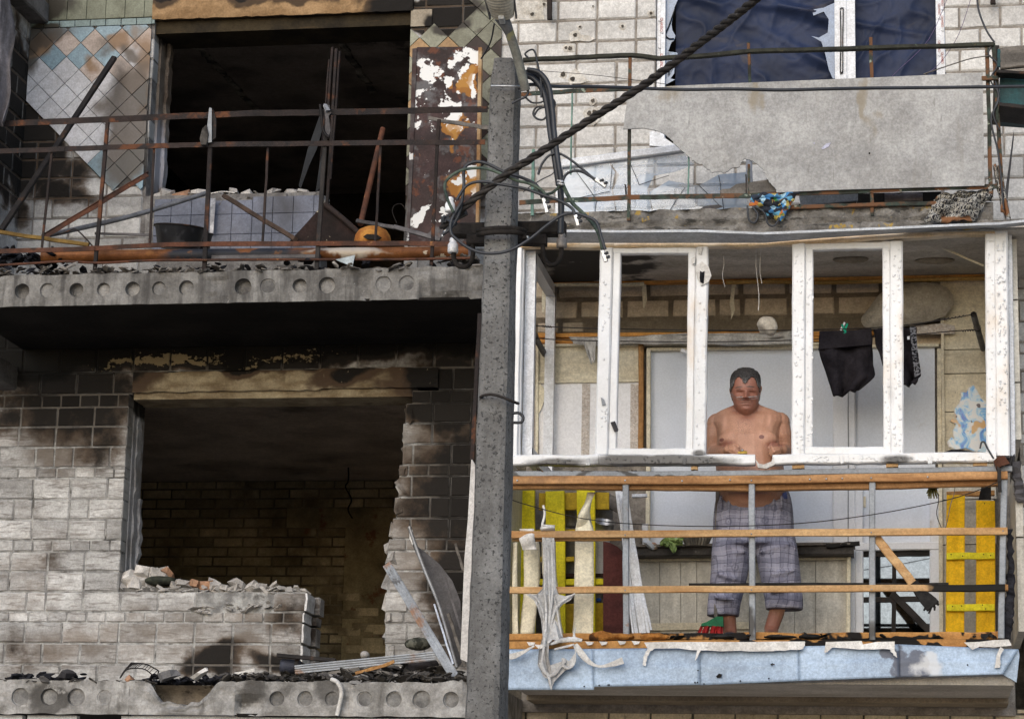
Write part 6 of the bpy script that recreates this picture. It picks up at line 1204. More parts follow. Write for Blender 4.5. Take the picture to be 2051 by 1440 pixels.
for k, (pts, r, lab) in enumerate((([(1012,1312),(1025,1314),(1045,1307),(1070,1293)], 5, 'white plastic strip drooping by the pole'), ([(1152,1290),(1162,1305),(1180,1325),(1200,1334),(1225,1330),(1248,1322)], 6, 'curved white plastic strip hanging over the apron'))):
    mb = MB(); P = smooth_path(pp(pts, -1.27), 8)
    for i in range(len(P)-1): mb.bar(P[i], P[i+1], (r*1.5+4*math.sin(i*.2))*S(-1.2), .008, n=1)
    tag(mb.build('plastic_strip', m_torn), lab, 'plastic strip')
for k, (x, y) in enumerate(((1063,1288),(1110,1286),(1180,1287),(1208,1287),(1245,1286),(1273,1286))): tag(sheet('foil_shred', [(x-8,y-3),(x+9,y-2),(x+6,y+3),(x-3,y+5)], -1.16, .006, m_torn), 'white foil shred stapled on the left half of sill board', 'foil shred', 'foil shreds along the sill board')

# ---- slab under the glazed balcony and the wall below
ls = thing('balcony_slab', 'grey-brown underside slab of the glazed balcony above the yellowish bricks', 'balcony slab', A(1500, 1400, -1.1), None, 'thing')
lx0, lx1 = AX(1035, 1390, -1), A(2030, 1390, -1.1).x; lz1, lz0 = AZ(1500, 1305, -1.1), AZ(1500, 1368, -1.15)
mb = MB(); mb.box((lx0-.05, -1.13, lz0), (lx1, -.30, lz1)); mb.build('slab', m_soffit, ls)
mb = MB(); mb.box((lx0-.05, -.30, lz0-.03), (lx1, .05, lz1+.001)); mb.build('bearing_strip', M('buff_soffit_beam', (.33,.27,.195), (.26,.21,.15), scale=(2,5,5), rand=0, bump=.3), ls)
zf_ = AZ(1500, 1300, -.9)
mb = MB(); mb.box((lx0, -1.06, lz1+.001), (lx1-.03, -.002, lz1+.02)); mb.build('floor', M('dusty_floor', (.25,.22,.18), (.15,.13,.11), scale=8, rand=0), ls)
YL = .05; ywl = [1385, 1414, 1437, 1460, 1483, 1506]
zwl = [lz0-.03-.002]+[lz0-.03-.035-.077*k for k in range(0, 7)]
def rows_l(i, z): return [(AX(975, 1420, YL), AX(2110, 1420, YL))]
w_l = wall('yellow_brick_wall', 'yellowish brick wall under the glazed balcony at the bottom edge', 'brick wall', zwl, rows_l, (m_brick_yel, m_mortar_dark), Y0=YL, L=.252, seed=15, half=False)
MB().box((-30, .35, 0), (30, .6, zwl[-1]-.01)).build('ground_storey_wall', m_mortar_white, kind='structure')
# white brick wall to the right of the glazed balcony
yq = [462, 505, 548, 578, 602, 644, 686, 708, 743, 785, 827, 868, 890, 930, 972, 1014, 1056, 1098, 1120, 1162, 1204, 1246, 1288, 1330, 1372, 1414, 1456]
zq = zl(yq, 2040)
w_q = wall('white_brick_wall', 'narrow stretch of white brick wall along the right edge beside the glazed balcony', 'brick wall', zq, lambda i, z: [(xe2+.06, AX(2110, 900))], (m_brick_white, m_mortar_white), seed=16, L=.252, phase=.07)

# ---- back wall inside the glazed balcony
ybk = [545, 594, 636, 664, 700]
zbk = [AZ(1500, y) for y in ybk]; zbk[0] = uz0+.04
BX0, BX1 = AX(1060, 620), xe2
w_b = wall('inner_wall', 'sheltered brick wall strip under the ceiling of the glazed balcony', 'brick wall', zbk, lambda i, z: [(BX0, BX1)], (m_brick_in, M('buff_grey_mortar', (.24,.20,.15), (.17,.14,.105), scale=9, rand=0, bump=.7)), seed=18, L=.27, J=.028,
    skip=lambda x, z: zbk[3] < z < zbk[2] and x > AX(1190, 650))
MB().box((AX(1205,650), -.006, zbk[3]+.004), (BX1-.002, .2, zbk[2]-.012)).build('concrete_band', M('inner_concrete_band', (.24,.205,.155), (.18,.15,.11), scale=4, rand=0, bump=.4), w_b)
MB().box((BX0-.3, .23, zf_-.5), (BX1+.3, .3, zbk[0]+.1)).build('wall_core', m_mortar_dark, w_b)
# wall plane behind the linings
MB().box((BX0, -.0, zf_-.3), (BX1, .22, zbk[-1]-.002)).build('lower_wall_face', m_mortar_white, w_b)
bt = thing('roof_batten', 'orange timber batten under the ceiling of the glazed balcony', 'batten', A(1500, 565, -.1))
mb = MB(); P3(mb, [(1080,561),(1400,560),(1700,557),(1975,549)], -.09, 17, .07, jit=.003); mb.build('timber', m_wood_bright, bt); mb = MB(); P3(mb, [(1085,572),(1290,570)], -.135, 6, .03, jit=.003); mb.build('cream_strip', m_cream_siding, bt); mb = MB(); P3(mb, [(1455,566),(1700,566),(1980,557)], -.135, 6, .03, jit=.003); mb.build('yellow_strip', M('yellow_strip_paint', (.55,.35,.12), scale=(2,9,9), rand=0), bt)
for pts in ([(1086,575),(1095,575),(1093,600),(1090,625),(1086,626),(1085,600)], [(1285,569),(1294,570),(1296,600),(1290,618),(1288,614)], [(1466,568),(1474,567),(1470,600),(1472,622),(1464,640),(1465,622),(1461,610)]): sheet('torn_strip', pts, -.1, .006, m_cream_siding, bt)
bt2 = thing('lining_batten', 'stack of timber battens above the lining panels of the glazed balcony', 'batten', A(1500, 690, -.1))
for k, (y, h, mt) in enumerate(((670,9,m_wood_bright),(681,10,m_wood_bright),(690,5,m_cream_siding))): bar('timber', (1078, y+3), (1640, y-1), -.05-.015*k, h, .04, mt, bt2, n=12, jit=.004)
bar('timber', (1640, 669), (1890, 664), -.05, 8, .04, m_wood_bright, bt2)
cloth('grey_rag', 'long grey net rag draped along the timber battens', 'rag', ((1140,676),(1588,664),(1588,690),(1150,690)), -.16, m_melt, amp=.04, nu=40, nv=8, seed=5)
cloth('grey_rag', 'grey net rag hanging down over the cream panel', 'rag', ((1165,680),(1195,680),(1192,722),(1184,730)), -.17, m_melt, amp=.03, nu=8, nv=10, seed=6)
# ceiling: patches and hole scars
for k, (px, py, a, b) in enumerate(((1705,520,34,11),(1872,522,38,12))):
    c = A(px, py, 0); 
    d = (A(px, py, 0)-CAM); t_ = (uz0-.012-CAM.z)/d.z; c = CAM+d*t_; mb = MB(); mb.ell(c, a*S(-.5), .055, .02, 22, 8)
    for v in mb.v: v += (v-c)*.2*mnoise.noise(v*9)
    mb.build('ceiling_scar', M('buff_scar_plaster', (.34,.29,.22), (.26,.22,.165), scale=9, rand=0, bump=.8), us)
tag(bar('timber_beam', (1150,517), (1590,512), -.6, 7, .05, m_wood, jit=.003), 'orange timber lath fixed under the balcony ceiling', 'lath')
tag(bar('white_rod', (1858,484), (1970,533), -.75, 4, .01, m_cream_siding), 'thin cream rod hanging askew under the balcony ceiling at right', 'rod')
for k, pts in enumerate(([(1449,513),(1450,530),(1447,552),(1452,575)], [(1516,492),(1514,530),(1520,590),(1519,622)], [(1524,500),(1522,540),(1526,568)])): tag(tube('thin_string', pts, -.9, .8, m_torn, n=5), 'thin pale string dangling from the balcony ceiling', 'string', 'strings dangling under the balcony ceiling')
# linings left
ll = thing('lining_panels', 'cream and white insulation panels lining the back wall at left', 'wall panels', A(1180, 912, -.1))
sheet('cream_panel', [(1076,692),(1278,688),(1280,762),(1076,766)], -.07, .05, m_cream, ll); sheet('insulation_panel', [(1076,768),(1280,764),(1280,913),(1072,915)], -.085, .06, m_insul, ll)
for a in ((1166,1182,1164,1180),(1263,1280,1262,1280),(1072,1078,1070,1080)): sheet('mesh_tape', [(a[0],769),(a[1],769),(a[3],912),(a[2],912)], -.089, .004, m_net, ll)
bar('cream_trim', (1077,690), (1075,915), -.10, 5, .03, m_cream_siding, ll); bar('cream_trim', (1076,766), (1280,763), -.095, 4, .02, m_cream_siding, ll)
bar('timber_edge', (1285,690), (1284,912), -.09, 10, .06, m_wood_v, ll); sheet('curled_edge', [(1082,768),(1092,780),(1091,800),(1084,818),(1078,830),(1078,770)], -.1, .01, m_cream_siding, ll)
# boarded window and door
bw = thing('boarded_window', 'inner window of the glazed balcony closed with large pale boards', 'boarded window', A(1480, 1090, -.06), None, 'thing')
sheet('board', [(1297,700),(1668,697),(1668,1092),(1293,1092)], -.04, .04, m_board, bw)
bar('window_trim', (1300,700), (1298,1092), -.07, 8, .05, m_cream, bw); bar('window_trim', (1297,701), (1880,693), -.06, 6, .05, m_cream, bw); bar('window_trim', (1292,1050), (1294,1098), -.08, 12, .06, m_door, bw); bar('panel_seam', (1650,1086), (1590,1087), -.08, 7, .03, m_door, bw)
tag(bar('white_stick', (1364,701), (1378,706), -.12, 7, .02, m_pvc_clean), 'short white stick hanging by the board top', 'stick')
dr = thing('balcony_door', 'white balcony door with a sky-reflecting lower pane, rail reflections added as dark strips', 'door', A(1800, 1285, -.06), None, 'thing')
bar('door_post', (1691,700), (1691,1285), -.05, 44, .06, m_door, dr); bar('post_groove', (1699,700), (1699,1090), -.083, 2, .004, m_grey_metal, dr)
sheet('upper_panel', [(1714,698),(1872,694),(1874,1100),(1714,1101)], -.045, .04, m_board, dr)
bar('door_stile', (1721,980), (1721,1285), -.06, 16, .05, m_door, dr); bar('door_stile', (1874,980), (1874,1285), -.06, 22, .05, m_door, dr); bar('door_rail', (1714,1096), (1884,1093), -.066, 16, .05, m_door, dr); bar('door_rail', (1728,1286), (1864,1286), -.065, 10, .05, m_door, dr)
sheet('pane', [(1729,1104),(1863,1102),(1863,1281),(1729,1282)], -.05, .006, m_mirror, dr)
for a, b, wp in (((1729,1110),(1863,1108),10),((1791,1104),(1790,1282),8),((1729,1201),(1863,1199),10)): bar('reflected_rail', a, b, -.058, wp, .012, m_dark_steel, dr)  # solid dark strips paint the rail reflections onto the pane
bar('reflected_brace', (1786,1188), (1863,1264), -.062, 13, .012, m_dark_steel, dr)  # reflection of the diagonal brace, built as a dark strip
bar('door_trim', (1881,700), (1886,1285), -.075, 8, .05, m_cream, dr); sheet('switch_plate', [(1723,994),(1734,994),(1734,1015),(1723,1015)], -.06, .012, m_cream, dr)
# lining right (end part) and sticker
lr = thing('lining_panels', 'cream wood-print panels lining the right end of the back wall', 'wall panels', A(1930, 1285, -.1))
for a, b in ((560,700),(702,748),(750,824),(826,912),(914,1000),(1002,1090),(1092,1180),(1182,1284)): sheet('panel_board', [(1889,a),(1990,a-2),(1996,b-2),(1889,b)], -.07, .04, m_cream if b < 920 else m_cream_v, lr)
bar('edge_trim', (1886,566), (1890,914), -.10, 6, .04, m_cream, lr)
for yy in (-.07, ): pass
m_xw = m_cream_v
for a, b in ((480,640),(642,800),(802,912),(960,1100),(1102,1284)):
    z0_, z1_ = AZ(2000, b, -.5), AZ(2000, a, -.5); MB().box((xe2-.012, -1.0, z0_+.002), (xe2+.03, -.08, min(z1_, uz0-.02)-.002)).build('end_panel', m_xw, rw)
# picture sticker: plain winter colours, no figure
ps = thing('wall_sticker', 'torn glossy blue, white and gold winter sticker on the cream panels', 'sticker', A(1940, 905, -.09))
m_st = NT('winter_sticker_print')
def stick(t):
    n1 = t.noise(11, 3, dist=1.5); r = t.n('ShaderNodeValToRGB'); e = r.color_ramp; e.elements[0].position = .34; e.elements[0].color = (.03,.12,.55,1); e.elements[1].position = .68; e.elements[1].color = (.62,.66,.7,1)
    for p, c in ((.43,(.10,.36,.72,1)),(.5,(.45,.62,.75,1)),(.56,(.66,.68,.7,1))): q = e.elements.new(p); q.color = c
    t.L(n1, r.inputs[0]); c = t.mix(t.step(t.noise(8, 2, off=4), .60, .64), r.outputs[0], (.55,.32,.10,1)); c = t.mix(t.step(t.noise(16, 2, off=8), .66, .69), c, (.05,.03,.05,1)); t.L(c, t.b.inputs['Base Color']); t.b.inputs['Roughness'].default_value = .25
stick(m_st); m_st = m_st.m
OUT = [(1950,772),(1958,785),(1966,800),(1975,806),(1977,906),(1962,904),(1950,903),(1935,897),(1915,900),(1902,894),(1898,884),(1906,875),(1912,880),(1909,862),(1916,850),(1903,843),(1908,838),(1914,842),(1912,820),(1922,808),(1926,796),(1924,786),(1936,786),(1940,778)]
sheet('white_border', [(x+(x-1945)*.05, y+(y-850)*.03) for x, y in OUT], -.078, .004, m_torn, ps); sheet('print', OUT, -.084, .004, m_st, ps)
# bunched insulation flap
mb = MB(); c0_ = A(1820, 620, -.15)
pts = [(1795,572),(1830,562),(1880,566),(1914,580),(1912,640),(1800,655),(1760,657),(1735,658),(1722,645),(1726,632),(1740,618),(1752,598),(1770,580)]
mb = MB(); P = pp(pts, -.16); cc = sum(P, V(0,0,0))/len(P); n = len(P)
ring1 = [p.lerp(cc, .28)+V(0, -.06, 0) for p in P]; ring2 = [p.lerp(cc, .65)+V(0, -.075, .01*math.sin(i*2)) for i, p in enumerate(P)]
mb.add(P+ring1+ring2+[cc+V(0, -.07, 0)], [(i, (i+1) % n, n+(i+1) % n, n+i) for i in range(n)]+[(n+i, n+(i+1) % n, 2*n+(i+1) % n, 2*n+i) for i in range(n)]+[(2*n+i, 2*n+(i+1) % n, 3*n) for i in range(n)], True)
for v in mb.v: v += V(0, -.03*mnoise.noise(v*9), .02*mnoise.noise(v*13+V(3, 0, 0)))
o = mb.build('insulation_flap', m_felt, label='bulging cream insulation flap torn loose above the clothesline', cat='insulation'); sb = o.modifiers.new('sub', 'SUBSURF'); sb.levels = 1; sb.render_levels = 1
sheet('flap_tape', [(1822,652),(1890,648),(1912,652),(1912,668),(1826,670)], -.12, .01, m_net, lr)
# clothesline
for pa, pb, lab in (((1058,649),(1091,710),'steel clothesline bracket sticking out at the left end'),((1950,630),(1969,698),'steel clothesline bracket sticking out at the right end')):
    t = thing('clothesline_bracket', lab, 'bracket', A(pb[0], pb[1], -.1)); P, Q = A(pa[0], pa[1], -.92), A(pb[0], pb[1], -.1); k = S(-.5); d = (Q-P)
    mb = MB(); mb.tube([P, P+d*.5, Q], 6*k, 12, 2, cap=False); mb.build('pipe', M('grey_bracket_pipe', (.14,.13,.125), (.08,.075,.07), scale=9, rand=0, rough=.5), t); MB().lathe(P+d*.03, [(0, 0), (5*k, 0)], 12, d.normalized()).build('pipe_hollow', m_black, t)
    MB().lathe(P+d*.38, [(7*k, -.012), (7.6*k, 0), (7*k, .012)], 12, d.normalized()).build('wire_ring', m_dark_steel, t)
tag(tube('clothesline', [(1060,652,-.90),(1190,658,-.9),(1500,662,-.88),(1760,656,-.88),(1890,640,-.9),(1948,630,-.90)], -.9, 1.1, m_dark_steel, n=5), 'thin front wire clothesline across the glazed balcony', 'clothesline')
tag(tube('clothesline', [(1072,678,-.6),(1200,683,-.6),(1500,684,-.6),(1800,672,-.6),(1900,664,-.6),(1958,660,-.6)], -.6, 1.1, m_dark_steel, n=5), 'thin rear wire clothesline across the glazed balcony', 'clothesline')
for a in ((1085,653,1105,655),(1890,640,1935,632),(1925,663,1955,661)):
    mb = MB(); P, Q = A(a[0],a[1],-.9), A(a[2],a[3],-.9); mb.tube([P.lerp(Q, i/24)+V(0, .006*math.cos(i*1.6), .006*math.sin(i*1.6)) for i in range(25)], .0022, 5, 1); tag(mb.build('wire_twist', m_dark_steel), 'twisted wire end of a clothesline', 'wire', 'twisted wire ends of the clotheslines')
def garment(name, label, rows, Y, seed, mat=m_black_cloth):
    """rows: (y, xl, xr) outline from top to hem"""
    nv, nu = 26, 20
    def fn(u, v):
        f = v*(len(rows)-1); i = min(int(f), len(rows)-2); t = f-i; a, b = rows[i], rows[i+1]
        yl = a[0]+(b[0]-a[0])*t; x = (a[1]*(1-u)+a[2]*u)*(1-t)+(b[1]*(1-u)+b[2]*u)*t; y = yl+((a[3]*(1-t)+b[3]*t)*u if len(a) > 3 else 0)
        P = A(x, y, Y); P.y += .03*math.sin(u*11+v*3+seed)*(.3+v)+.02*math.sin(u*4-v*7+seed)+.025*mnoise.noise(V(u*6, v*5, seed)); return P
    o = MB().surf(fn, nu, nv).build(name, mat, label=label, cat='shorts'); s_ = o.modifiers.new('thick', 'SOLIDIFY'); s_.thickness = .012; return o
g1 = garment('black_shorts', 'black shorts drying on the clothesline behind the right sash', [(663,1643,1746,-2),(680,1641,1746,0),(699,1640,1745,-2),(720,1648,1746,-4),(745,1657,1749,-10),(770,1665,1751,-16),(796,1672,1720,-16)], -.62, 1)
sheet('waistband', [(1641,664),(1746,660),(1746,690),(1639,700),(1641,680)], -.665, .012, m_black_cloth, g1); sheet('small_logo', [(1720,762),(1724,761),(1722,767)], -.655, .003, m_pvc_clean, g1)
g2 = garment('black_shorts', 'second black shorts with a speckled side stripe, hanging behind the frame post', [(661,1752,1834,-6),(690,1753,1836,0),(710,1762,1838,0),(735,1768,1842,0),(760,1790,1845,-6),(778,1800,1830,-8)], -.62, 4)
sheet('side_stripe', [(1822,655),(1834,653),(1838,700),(1845,748),(1832,756),(1826,700)], -.67, .01, M('speckled_stripe', (.2,.2,.22), (.012,.012,.014), scale=70, rand=0, lo=.48, hi=.52), g2); sheet('white_label', [(1817,674),(1822,673),(1822,680),(1817,680)], -.66, .003, m_pvc_clean, g2)
t = thing('clothes_peg', 'green and white clothes peg holding the black shorts', 'clothes peg', A(1692, 664, -.65)); bar('green_jaw', (1697,648), (1691,668), -.66, 4, .01, M('green_peg_plastic', (.02,.35,.22), scale=5, rand=0, bump=0), t); bar('white_jaw', (1692,646), (1684,662), -.655, 4, .01, m_pvc_clean, t); bar('green_jaw', (1686,650), (1694,667), -.662, 4, .01, M('green_peg_plastic', (.02,.35,.22)), t)
lump('cloth_bag', 'small white cloth bag hanging on the clothesline above the man', 'cloth bag', 1535, 657, 16, 16, .05, -.75, M('off_white_rag', (.56,.52,.45), (.45,.41,.35), scale=14, rand=0, bump=.6), amp=.75)
# ================================================================ things on the glazed balcony floor
def board_thing(name, label, cat, boards, Y, d, mat):
    t = thing(name, label, cat, A(boards[0][0][0], boards[0][1][1], Y))
    for k, (p, q, wp, nm, dy, mt) in enumerate(boards): bar(nm, p, q, Y+dy, wp, d, mt or mat, t, n=6, seed=k+2)
    return t
board_thing('yellow_pallet', 'lemon yellow slatted rack standing at the left end of balcony by the pole', 'slatted rack',
    [((1052,983),(1054,1274),38,'slat',0,None),((1112,984),(1114,1274),38,'slat',0,None),((1174,980),(1174,1274),36,'slat',0,None),((1080,1005),(1220,1003),34,'crossbar',.04,m_yellow_dk),((1040,1067),(1222,1064),10,'crossbar',.04,m_yellow_dk),((1045,1166),(1222,1165),12,'crossbar',.03,None),((1045,1120),(1150,1120),10,'crossbar',.04,m_yellow_dk),((1130,1240),(1222,1238),60,'back_board',.08,m_yellow_dk)], -.45, .03, m_yellow)
board_thing('yellow_pallet', 'amber yellow slatted rack with two boards standing at the right end of balcony', 'slatted rack',
    [((1914,992),(1913,1284),35,'slat',0,None),((1974,1003),(1974,1284),36,'slat',0,None),((1896,1114),(1992,1113),13,'crossbar',-.03,m_yellow),((1896,1217),(1992,1216),13,'crossbar',-.03,m_yellow)], -.35, .03, m_yellow_w)
for x, y in ((1913,996),(1972,1008),(1905,1110),(1928,1113),(1970,1110),(1984,1112),(1908,1214),(1926,1213),(1968,1211),(1974,1219)): MB().ell(A(x, y, -.415), .004, .004, .004, 6, 4).build('nail_head', m_dark_steel, bpy.data.objects['yellow_pallet.001'])
def ribbon(name, label, cat, pts, Y, mat, wob=.02, parent=None):
    """pts: (y, xl, xr): a flat strip hanging/standing"""
    def fn(u, v):
        f = v*(len(pts)-1); i = min(int(f), len(pts)-2); t = f-i; a, b = pts[i], pts[i+1]
        P = A((a[1]+(b[1]-a[1])*t)*(1-u)+(a[2]+(b[2]-a[2])*t)*u, a[0]+(b[0]-a[0])*t, Y); P.y += wob*math.sin(v*7+u*2+Y*50)+wob*.8*(u-.5)**2*4; return P
    o = MB().surf(fn, 6, 30).build(name, mat, parent, label=label, cat=cat); s_ = o.modifiers.new('thick', 'SOLIDIFY'); s_.thickness = .005; return o
ribbon('cream_siding_strip', 'curved cream siding strip in front of the left yellow slats', 'siding strip', [(1078,1044,1078),(1100,1050,1080),(1150,1050,1080),(1190,1048,1076),(1230,1043,1074),(1270,1040,1070)], -.95, m_cream_siding)
ribbon('cream_siding_strip', 'straight cream siding strip with scorch holes in front of the third yellow slat', 'siding strip', [(1030,1158,1176),(1064,1152,1188),(1100,1152,1189),(1200,1150,1189),(1240,1149,1188),(1271,1146,1188)], -.98, m_cream_siding, .006)
ribbon('cream_siding_strip', 'pointed curled cream siding strip hanging at the top of third yellow slat', 'siding strip', [(984,1176,1190),(1005,1170,1184),(1025,1162,1180),(1045,1156,1182),(1062,1152,1188)], -1.0, m_cream_siding, .03)
ribbon('cream_siding_strip', 'narrow cream siding strip at the far left beside the pole', 'siding strip', [(1086,1028,1036),(1150,1027,1035),(1220,1026,1036),(1270,1026,1038)], -.97, m_cream_siding, .008)
ribbon('cream_siding_strip', 'cream siding strip under the melted plastic', 'siding strip', [(1085,1085,1112),(1150,1088,1112),(1200,1095,1118),(1250,1100,1124),(1268,1108,1128)], -.94, m_cream_siding, .02)
ribbon('curled_strip', 'curled white strip end hanging over the mid rail beside the pole', 'siding strip', [(1058,1040,1068),(1068,1042,1070),(1078,1040,1070),(1090,1044,1072),(1100,1046,1074)], -1.13, m_torn, .015)
ribbon('curled_strip', 'curled white strip loop over the mid rail, second from the pole', 'siding strip', [(1050,1085,1110),(1056,1083,1111),(1062,1083,1110)], -1.14, m_torn, .02)
# melted plastic
mp = thing('melted_plastic', 'melted grey plastic dripping in strands from the mid rail over the apron', 'melted plastic', A(1097, 1370, -1.25))
def drip(pts, nm='strand', seed=1):
    mb = MB(); P = smooth_path([A(p[0], p[1], p[3] if len(p) > 3 else -1.2) for p in pts], 6); R_ = []
    for i in range(len(P)):
        f = i/6; k = min(int(f), len(pts)-1); k2 = min(k+1, len(pts)-1); R_.append((pts[k][2]+(pts[k2][2]-pts[k][2])*(f-k))*S(-1.2)*.62)
    n = 10; vs = []
    for i, c in enumerate(P):
        t = (P[min(i+1, len(P)-1)]-P[max(i-1, 0)]).normalized(); a = t.cross(V(0, 1, 0)); a = V(1, 0, 0) if a.length < .1 else a.normalized(); b = a.cross(t)
        for j in range(n): an = 2*math.pi*j/n; k = R_[i]*(1+.3*mnoise.noise(V(c.x*60+math.cos(an)*2, c.z*45, math.sin(an)*2+seed))); vs.append(c+a*math.cos(an)*k+b*math.sin(an)*k*.35)
    mb.add(vs, [(i*n+j, i*n+(j+1) % n, (i+1)*n+(j+1) % n, (i+1)*n+j) for i in range(len(P)-1) for j in range(n)]+[tuple(range(n)), tuple((len(P)-1)*n+j for j in range(n))], True); return mb.build(nm, m_melt, mp)
OUTL = [(390,95),(480,100),(488,300),(492,460),(510,515),(560,530),(632,512),(600,560),(540,590),(500,640),(480,700),(520,740),(545,830),(520,870),(470,850),(440,880),(438,985),(450,1040),(540,1010),(560,990),(590,1010),(640,940),(642,1010),(610,1060),(560,1080),(500,1140),(478,1165),(462,1225),(446,1200),(432,1140),(400,1125),(380,1080),(358,1040),(366,930),(395,830),(382,700),(355,610),(330,560),(268,515),(350,518),(398,470),(402,300)]
def fold(o, amp):
    for v in o.data.vertices: p = v.co; v.co.y += amp*mnoise.noise(V(p.x*14, p.z*4, 2))
o = sheet('melted_sheet', [(980+x/3.693, 1050+y/3.693, -1.14 if y < 480 else -1.19 if y < 850 else -1.27) for x, y in OUTL], -1.19, .012, m_melt, mp)
drip([(1092,1076,2.5),(1092,1130,3),(1091,1180,3),(1094,1230,4),(1090,1290,4,-1.27),(1083,1335,4,-1.28)]); drip([(1104,1076,2.5),(1106,1130,3),(1107,1180,3.5),(1102,1230,4),(1096,1280,3),(1090,1320,2)], seed=12); drip([(1098,1090,2),(1099,1150,2.5),(1101,1215,2.5),(1096,1260,2),(1088,1330,2)], seed=13)
drip([(1060,1189,2),(1075,1198,3),(1084,1215,3),(1090,1240,3)], seed=2); drip([(1152,1188,2),(1135,1198,3),(1118,1212,4),(1108,1232,4),(1102,1262,3)], seed=3)
drip([(1110,1192,2),(1116,1225,3),(1121,1255,3),(1126,1275,2)], seed=9)
drip([(1083,1325,8,-1.285),(1090,1345,6,-1.285),(1098,1352,5,-1.285),(1104,1375,3,-1.285),(1103,1380,1,-1.285)], seed=4); drip([(1098,1354,5,-1.285),(1110,1350,6,-1.285),(1122,1336,4,-1.285),(1130,1325,6,-1.285),(1126,1318,5,-1.285)], seed=5); drip([(1125,1330,6,-1.285),(1138,1338,4,-1.285),(1150,1330,2,-1.285),(1153,1310,1.6,-1.285),(1150,1294,1.6,-1.285)], seed=6)
drip([(1104,1290,4,-1.285),(1120,1283,6,-1.285),(1135,1281,8,-1.285),(1150,1280,9,-1.285),(1166,1282,4,-1.285)], seed=7); drip([(1150,1280,6,-1.285),(1150,1268,3,-1.285),(1153,1256,1,-1.285)], seed=8); drip([(1110,1300,3,-1.285),(1128,1296,4,-1.285),(1150,1290,3,-1.285)], seed=9)
tag(tube('string', [(1088,1012),(1091,1030),(1086,1052),(1090,1062)], -1.12, 2.5, m_torn, n=6), 'knotted white rag string hanging on the thin wire at left', 'string')
tag(tube('slack_wire', [(1022,1000),(1060,1012),(1150,1035),(1250,1048),(1420,1054),(1600,1048),(1750,1030),(1880,1005),(1950,985),(2006,962)], -1.16, 1.0, m_dark_steel, n=5), 'slack thin wire sagging across the balustrade', 'wire')
tag(tube('thin_wire', [(1875,975),(1880,1000),(1876,1030),(1886,1058),(1888,1066)], -1.0, .9, m_dark_steel, n=5), 'thin dark wire hanging beside the right yellow rack', 'wire'); tag(tube('thin_wire', [(1912,962),(1912,985),(1904,1010),(1898,1040),(1893,1060)], -1.0, .8, m_old_wood, n=5), 'thin tan wire hanging in front of right yellow rack', 'wire')
# pans behind the left rack
def pan(name, label, px, py, r, h, mat, Y, prof=None, ax=V(0, -.1, 1)):
    k = S(Y); c = A(px, py, Y); t = thing(name, label, 'pan', c); MB().lathe(c, prof or [(0, 0), (r*k*.94, 0), (r*k, .012), (r*k, h*k), (r*k*1.05, h*k), (r*k*1.05, h*k*1.03), (r*k*.96, h*k), (r*k*.9, .02), (0, .02)], 24, ax).build('body', mat, t); return t
m_alu = M('dull_aluminium', (.42,.42,.42), (.3,.3,.3), scale=12, rand=.05, rough=.4, metal=.6)
pan('cooking_pot', 'dull aluminium pot behind the left yellow slats', 1143, 1056, 18, 52, m_alu, -.25); pan('cooking_pot', 'large battered pot on the lower shelf behind the left yellow slats', 1150, 1155, 30, 70, m_alu, -.25); pan('cooking_pot', 'grey pot to the right of third yellow slat', 1207, 1056, 20, 40, m_alu, -.25)
pan('steel_bowl', 'shiny steel bowl lying under the grey pot', 1208, 1062, 20, 18, m_chrome, -.4, ax=V(.2, -.5, 1)); pan('plastic_bucket', 'grey-white bucket behind the scorched siding strip', 1200, 1160, 20, 72, m_insul, -.3)
vbox('dark_shelf', AX(1030,1160,-.2), AX(1222,1160,-.2), AZ(1100,1163,-.2), AZ(1100,1156,-.2), -.38, -.1, M('dark_shelf_wood', (.05,.03,.025), scale=8, rand=0), bpy.data.objects['yellow_pallet'])
t = thing('bottle', 'clear plastic bottle with blue label standing behind the siding strip', 'bottle', A(1199, 1270, -.35)); k = S(-.35)
MB().lathe(A(1199,1270,-.35), [(0,0),(9*k,0),(10*k,4*k),(10*k,40*k),(8*k,52*k),(3.5*k,62*k),(3.5*k,66*k),(0,66*k)], 16).build('body', M('greenish_bottle_plastic', (.07,.075,.04), (.05,.05,.03), scale=6, rand=0, rough=.2, spec=.5, bump=0), t); MB().lathe(A(1199,1270,-.35), [(10.3*k,18*k),(10.3*k,34*k)], 16).build('blue_band', M('blue_band_paper', (.07,.2,.36), scale=6, rand=0, bump=0), t); MB().lathe(A(1199,1204,-.35), [(4.5*k,0),(4.5*k,6*k),(0,6*k)], 12).build('cap', M('blue_cap_plastic', (.04,.12,.45), scale=6, rand=0, bump=0), t)
tag(sheet('brown_board', [(1208,1084),(1220,1086),(1236,1094),(1250,1106),(1250,1272),(1208,1272)], -.5, .02, M('dark_red_board', (.13,.045,.04), (.085,.032,.03), scale=(3,3,9), rand=0, layers=[dict(col=(.2,.1,.08), scale=20, lo=.66, hi=.7, s=.5)])), 'dark red-brown board with a rounded corner leaning behind the first steel post', 'board')
sb_ = thing('siding_bundle', 'bundle of long white siding strips leaning behind the first steel post', 'siding strips', A(1280, 1272, -.6))
for k, (p, q, wp) in enumerate((((1236,984),(1276,1272),7),((1242,982),(1284,1272),6),((1246,985),(1288,1272),5),((1250,985),(1292,1271),6),((1254,988),(1299,1268),6),((1260,1060),(1304,1262),4),((1238,990),(1268,1270),4))): bar('siding_strip', p, q, -.5-.012*k, wp, .012, m_pvc_clean, sb_, Y2=-.75-.012*k, n=8, jit=.002)
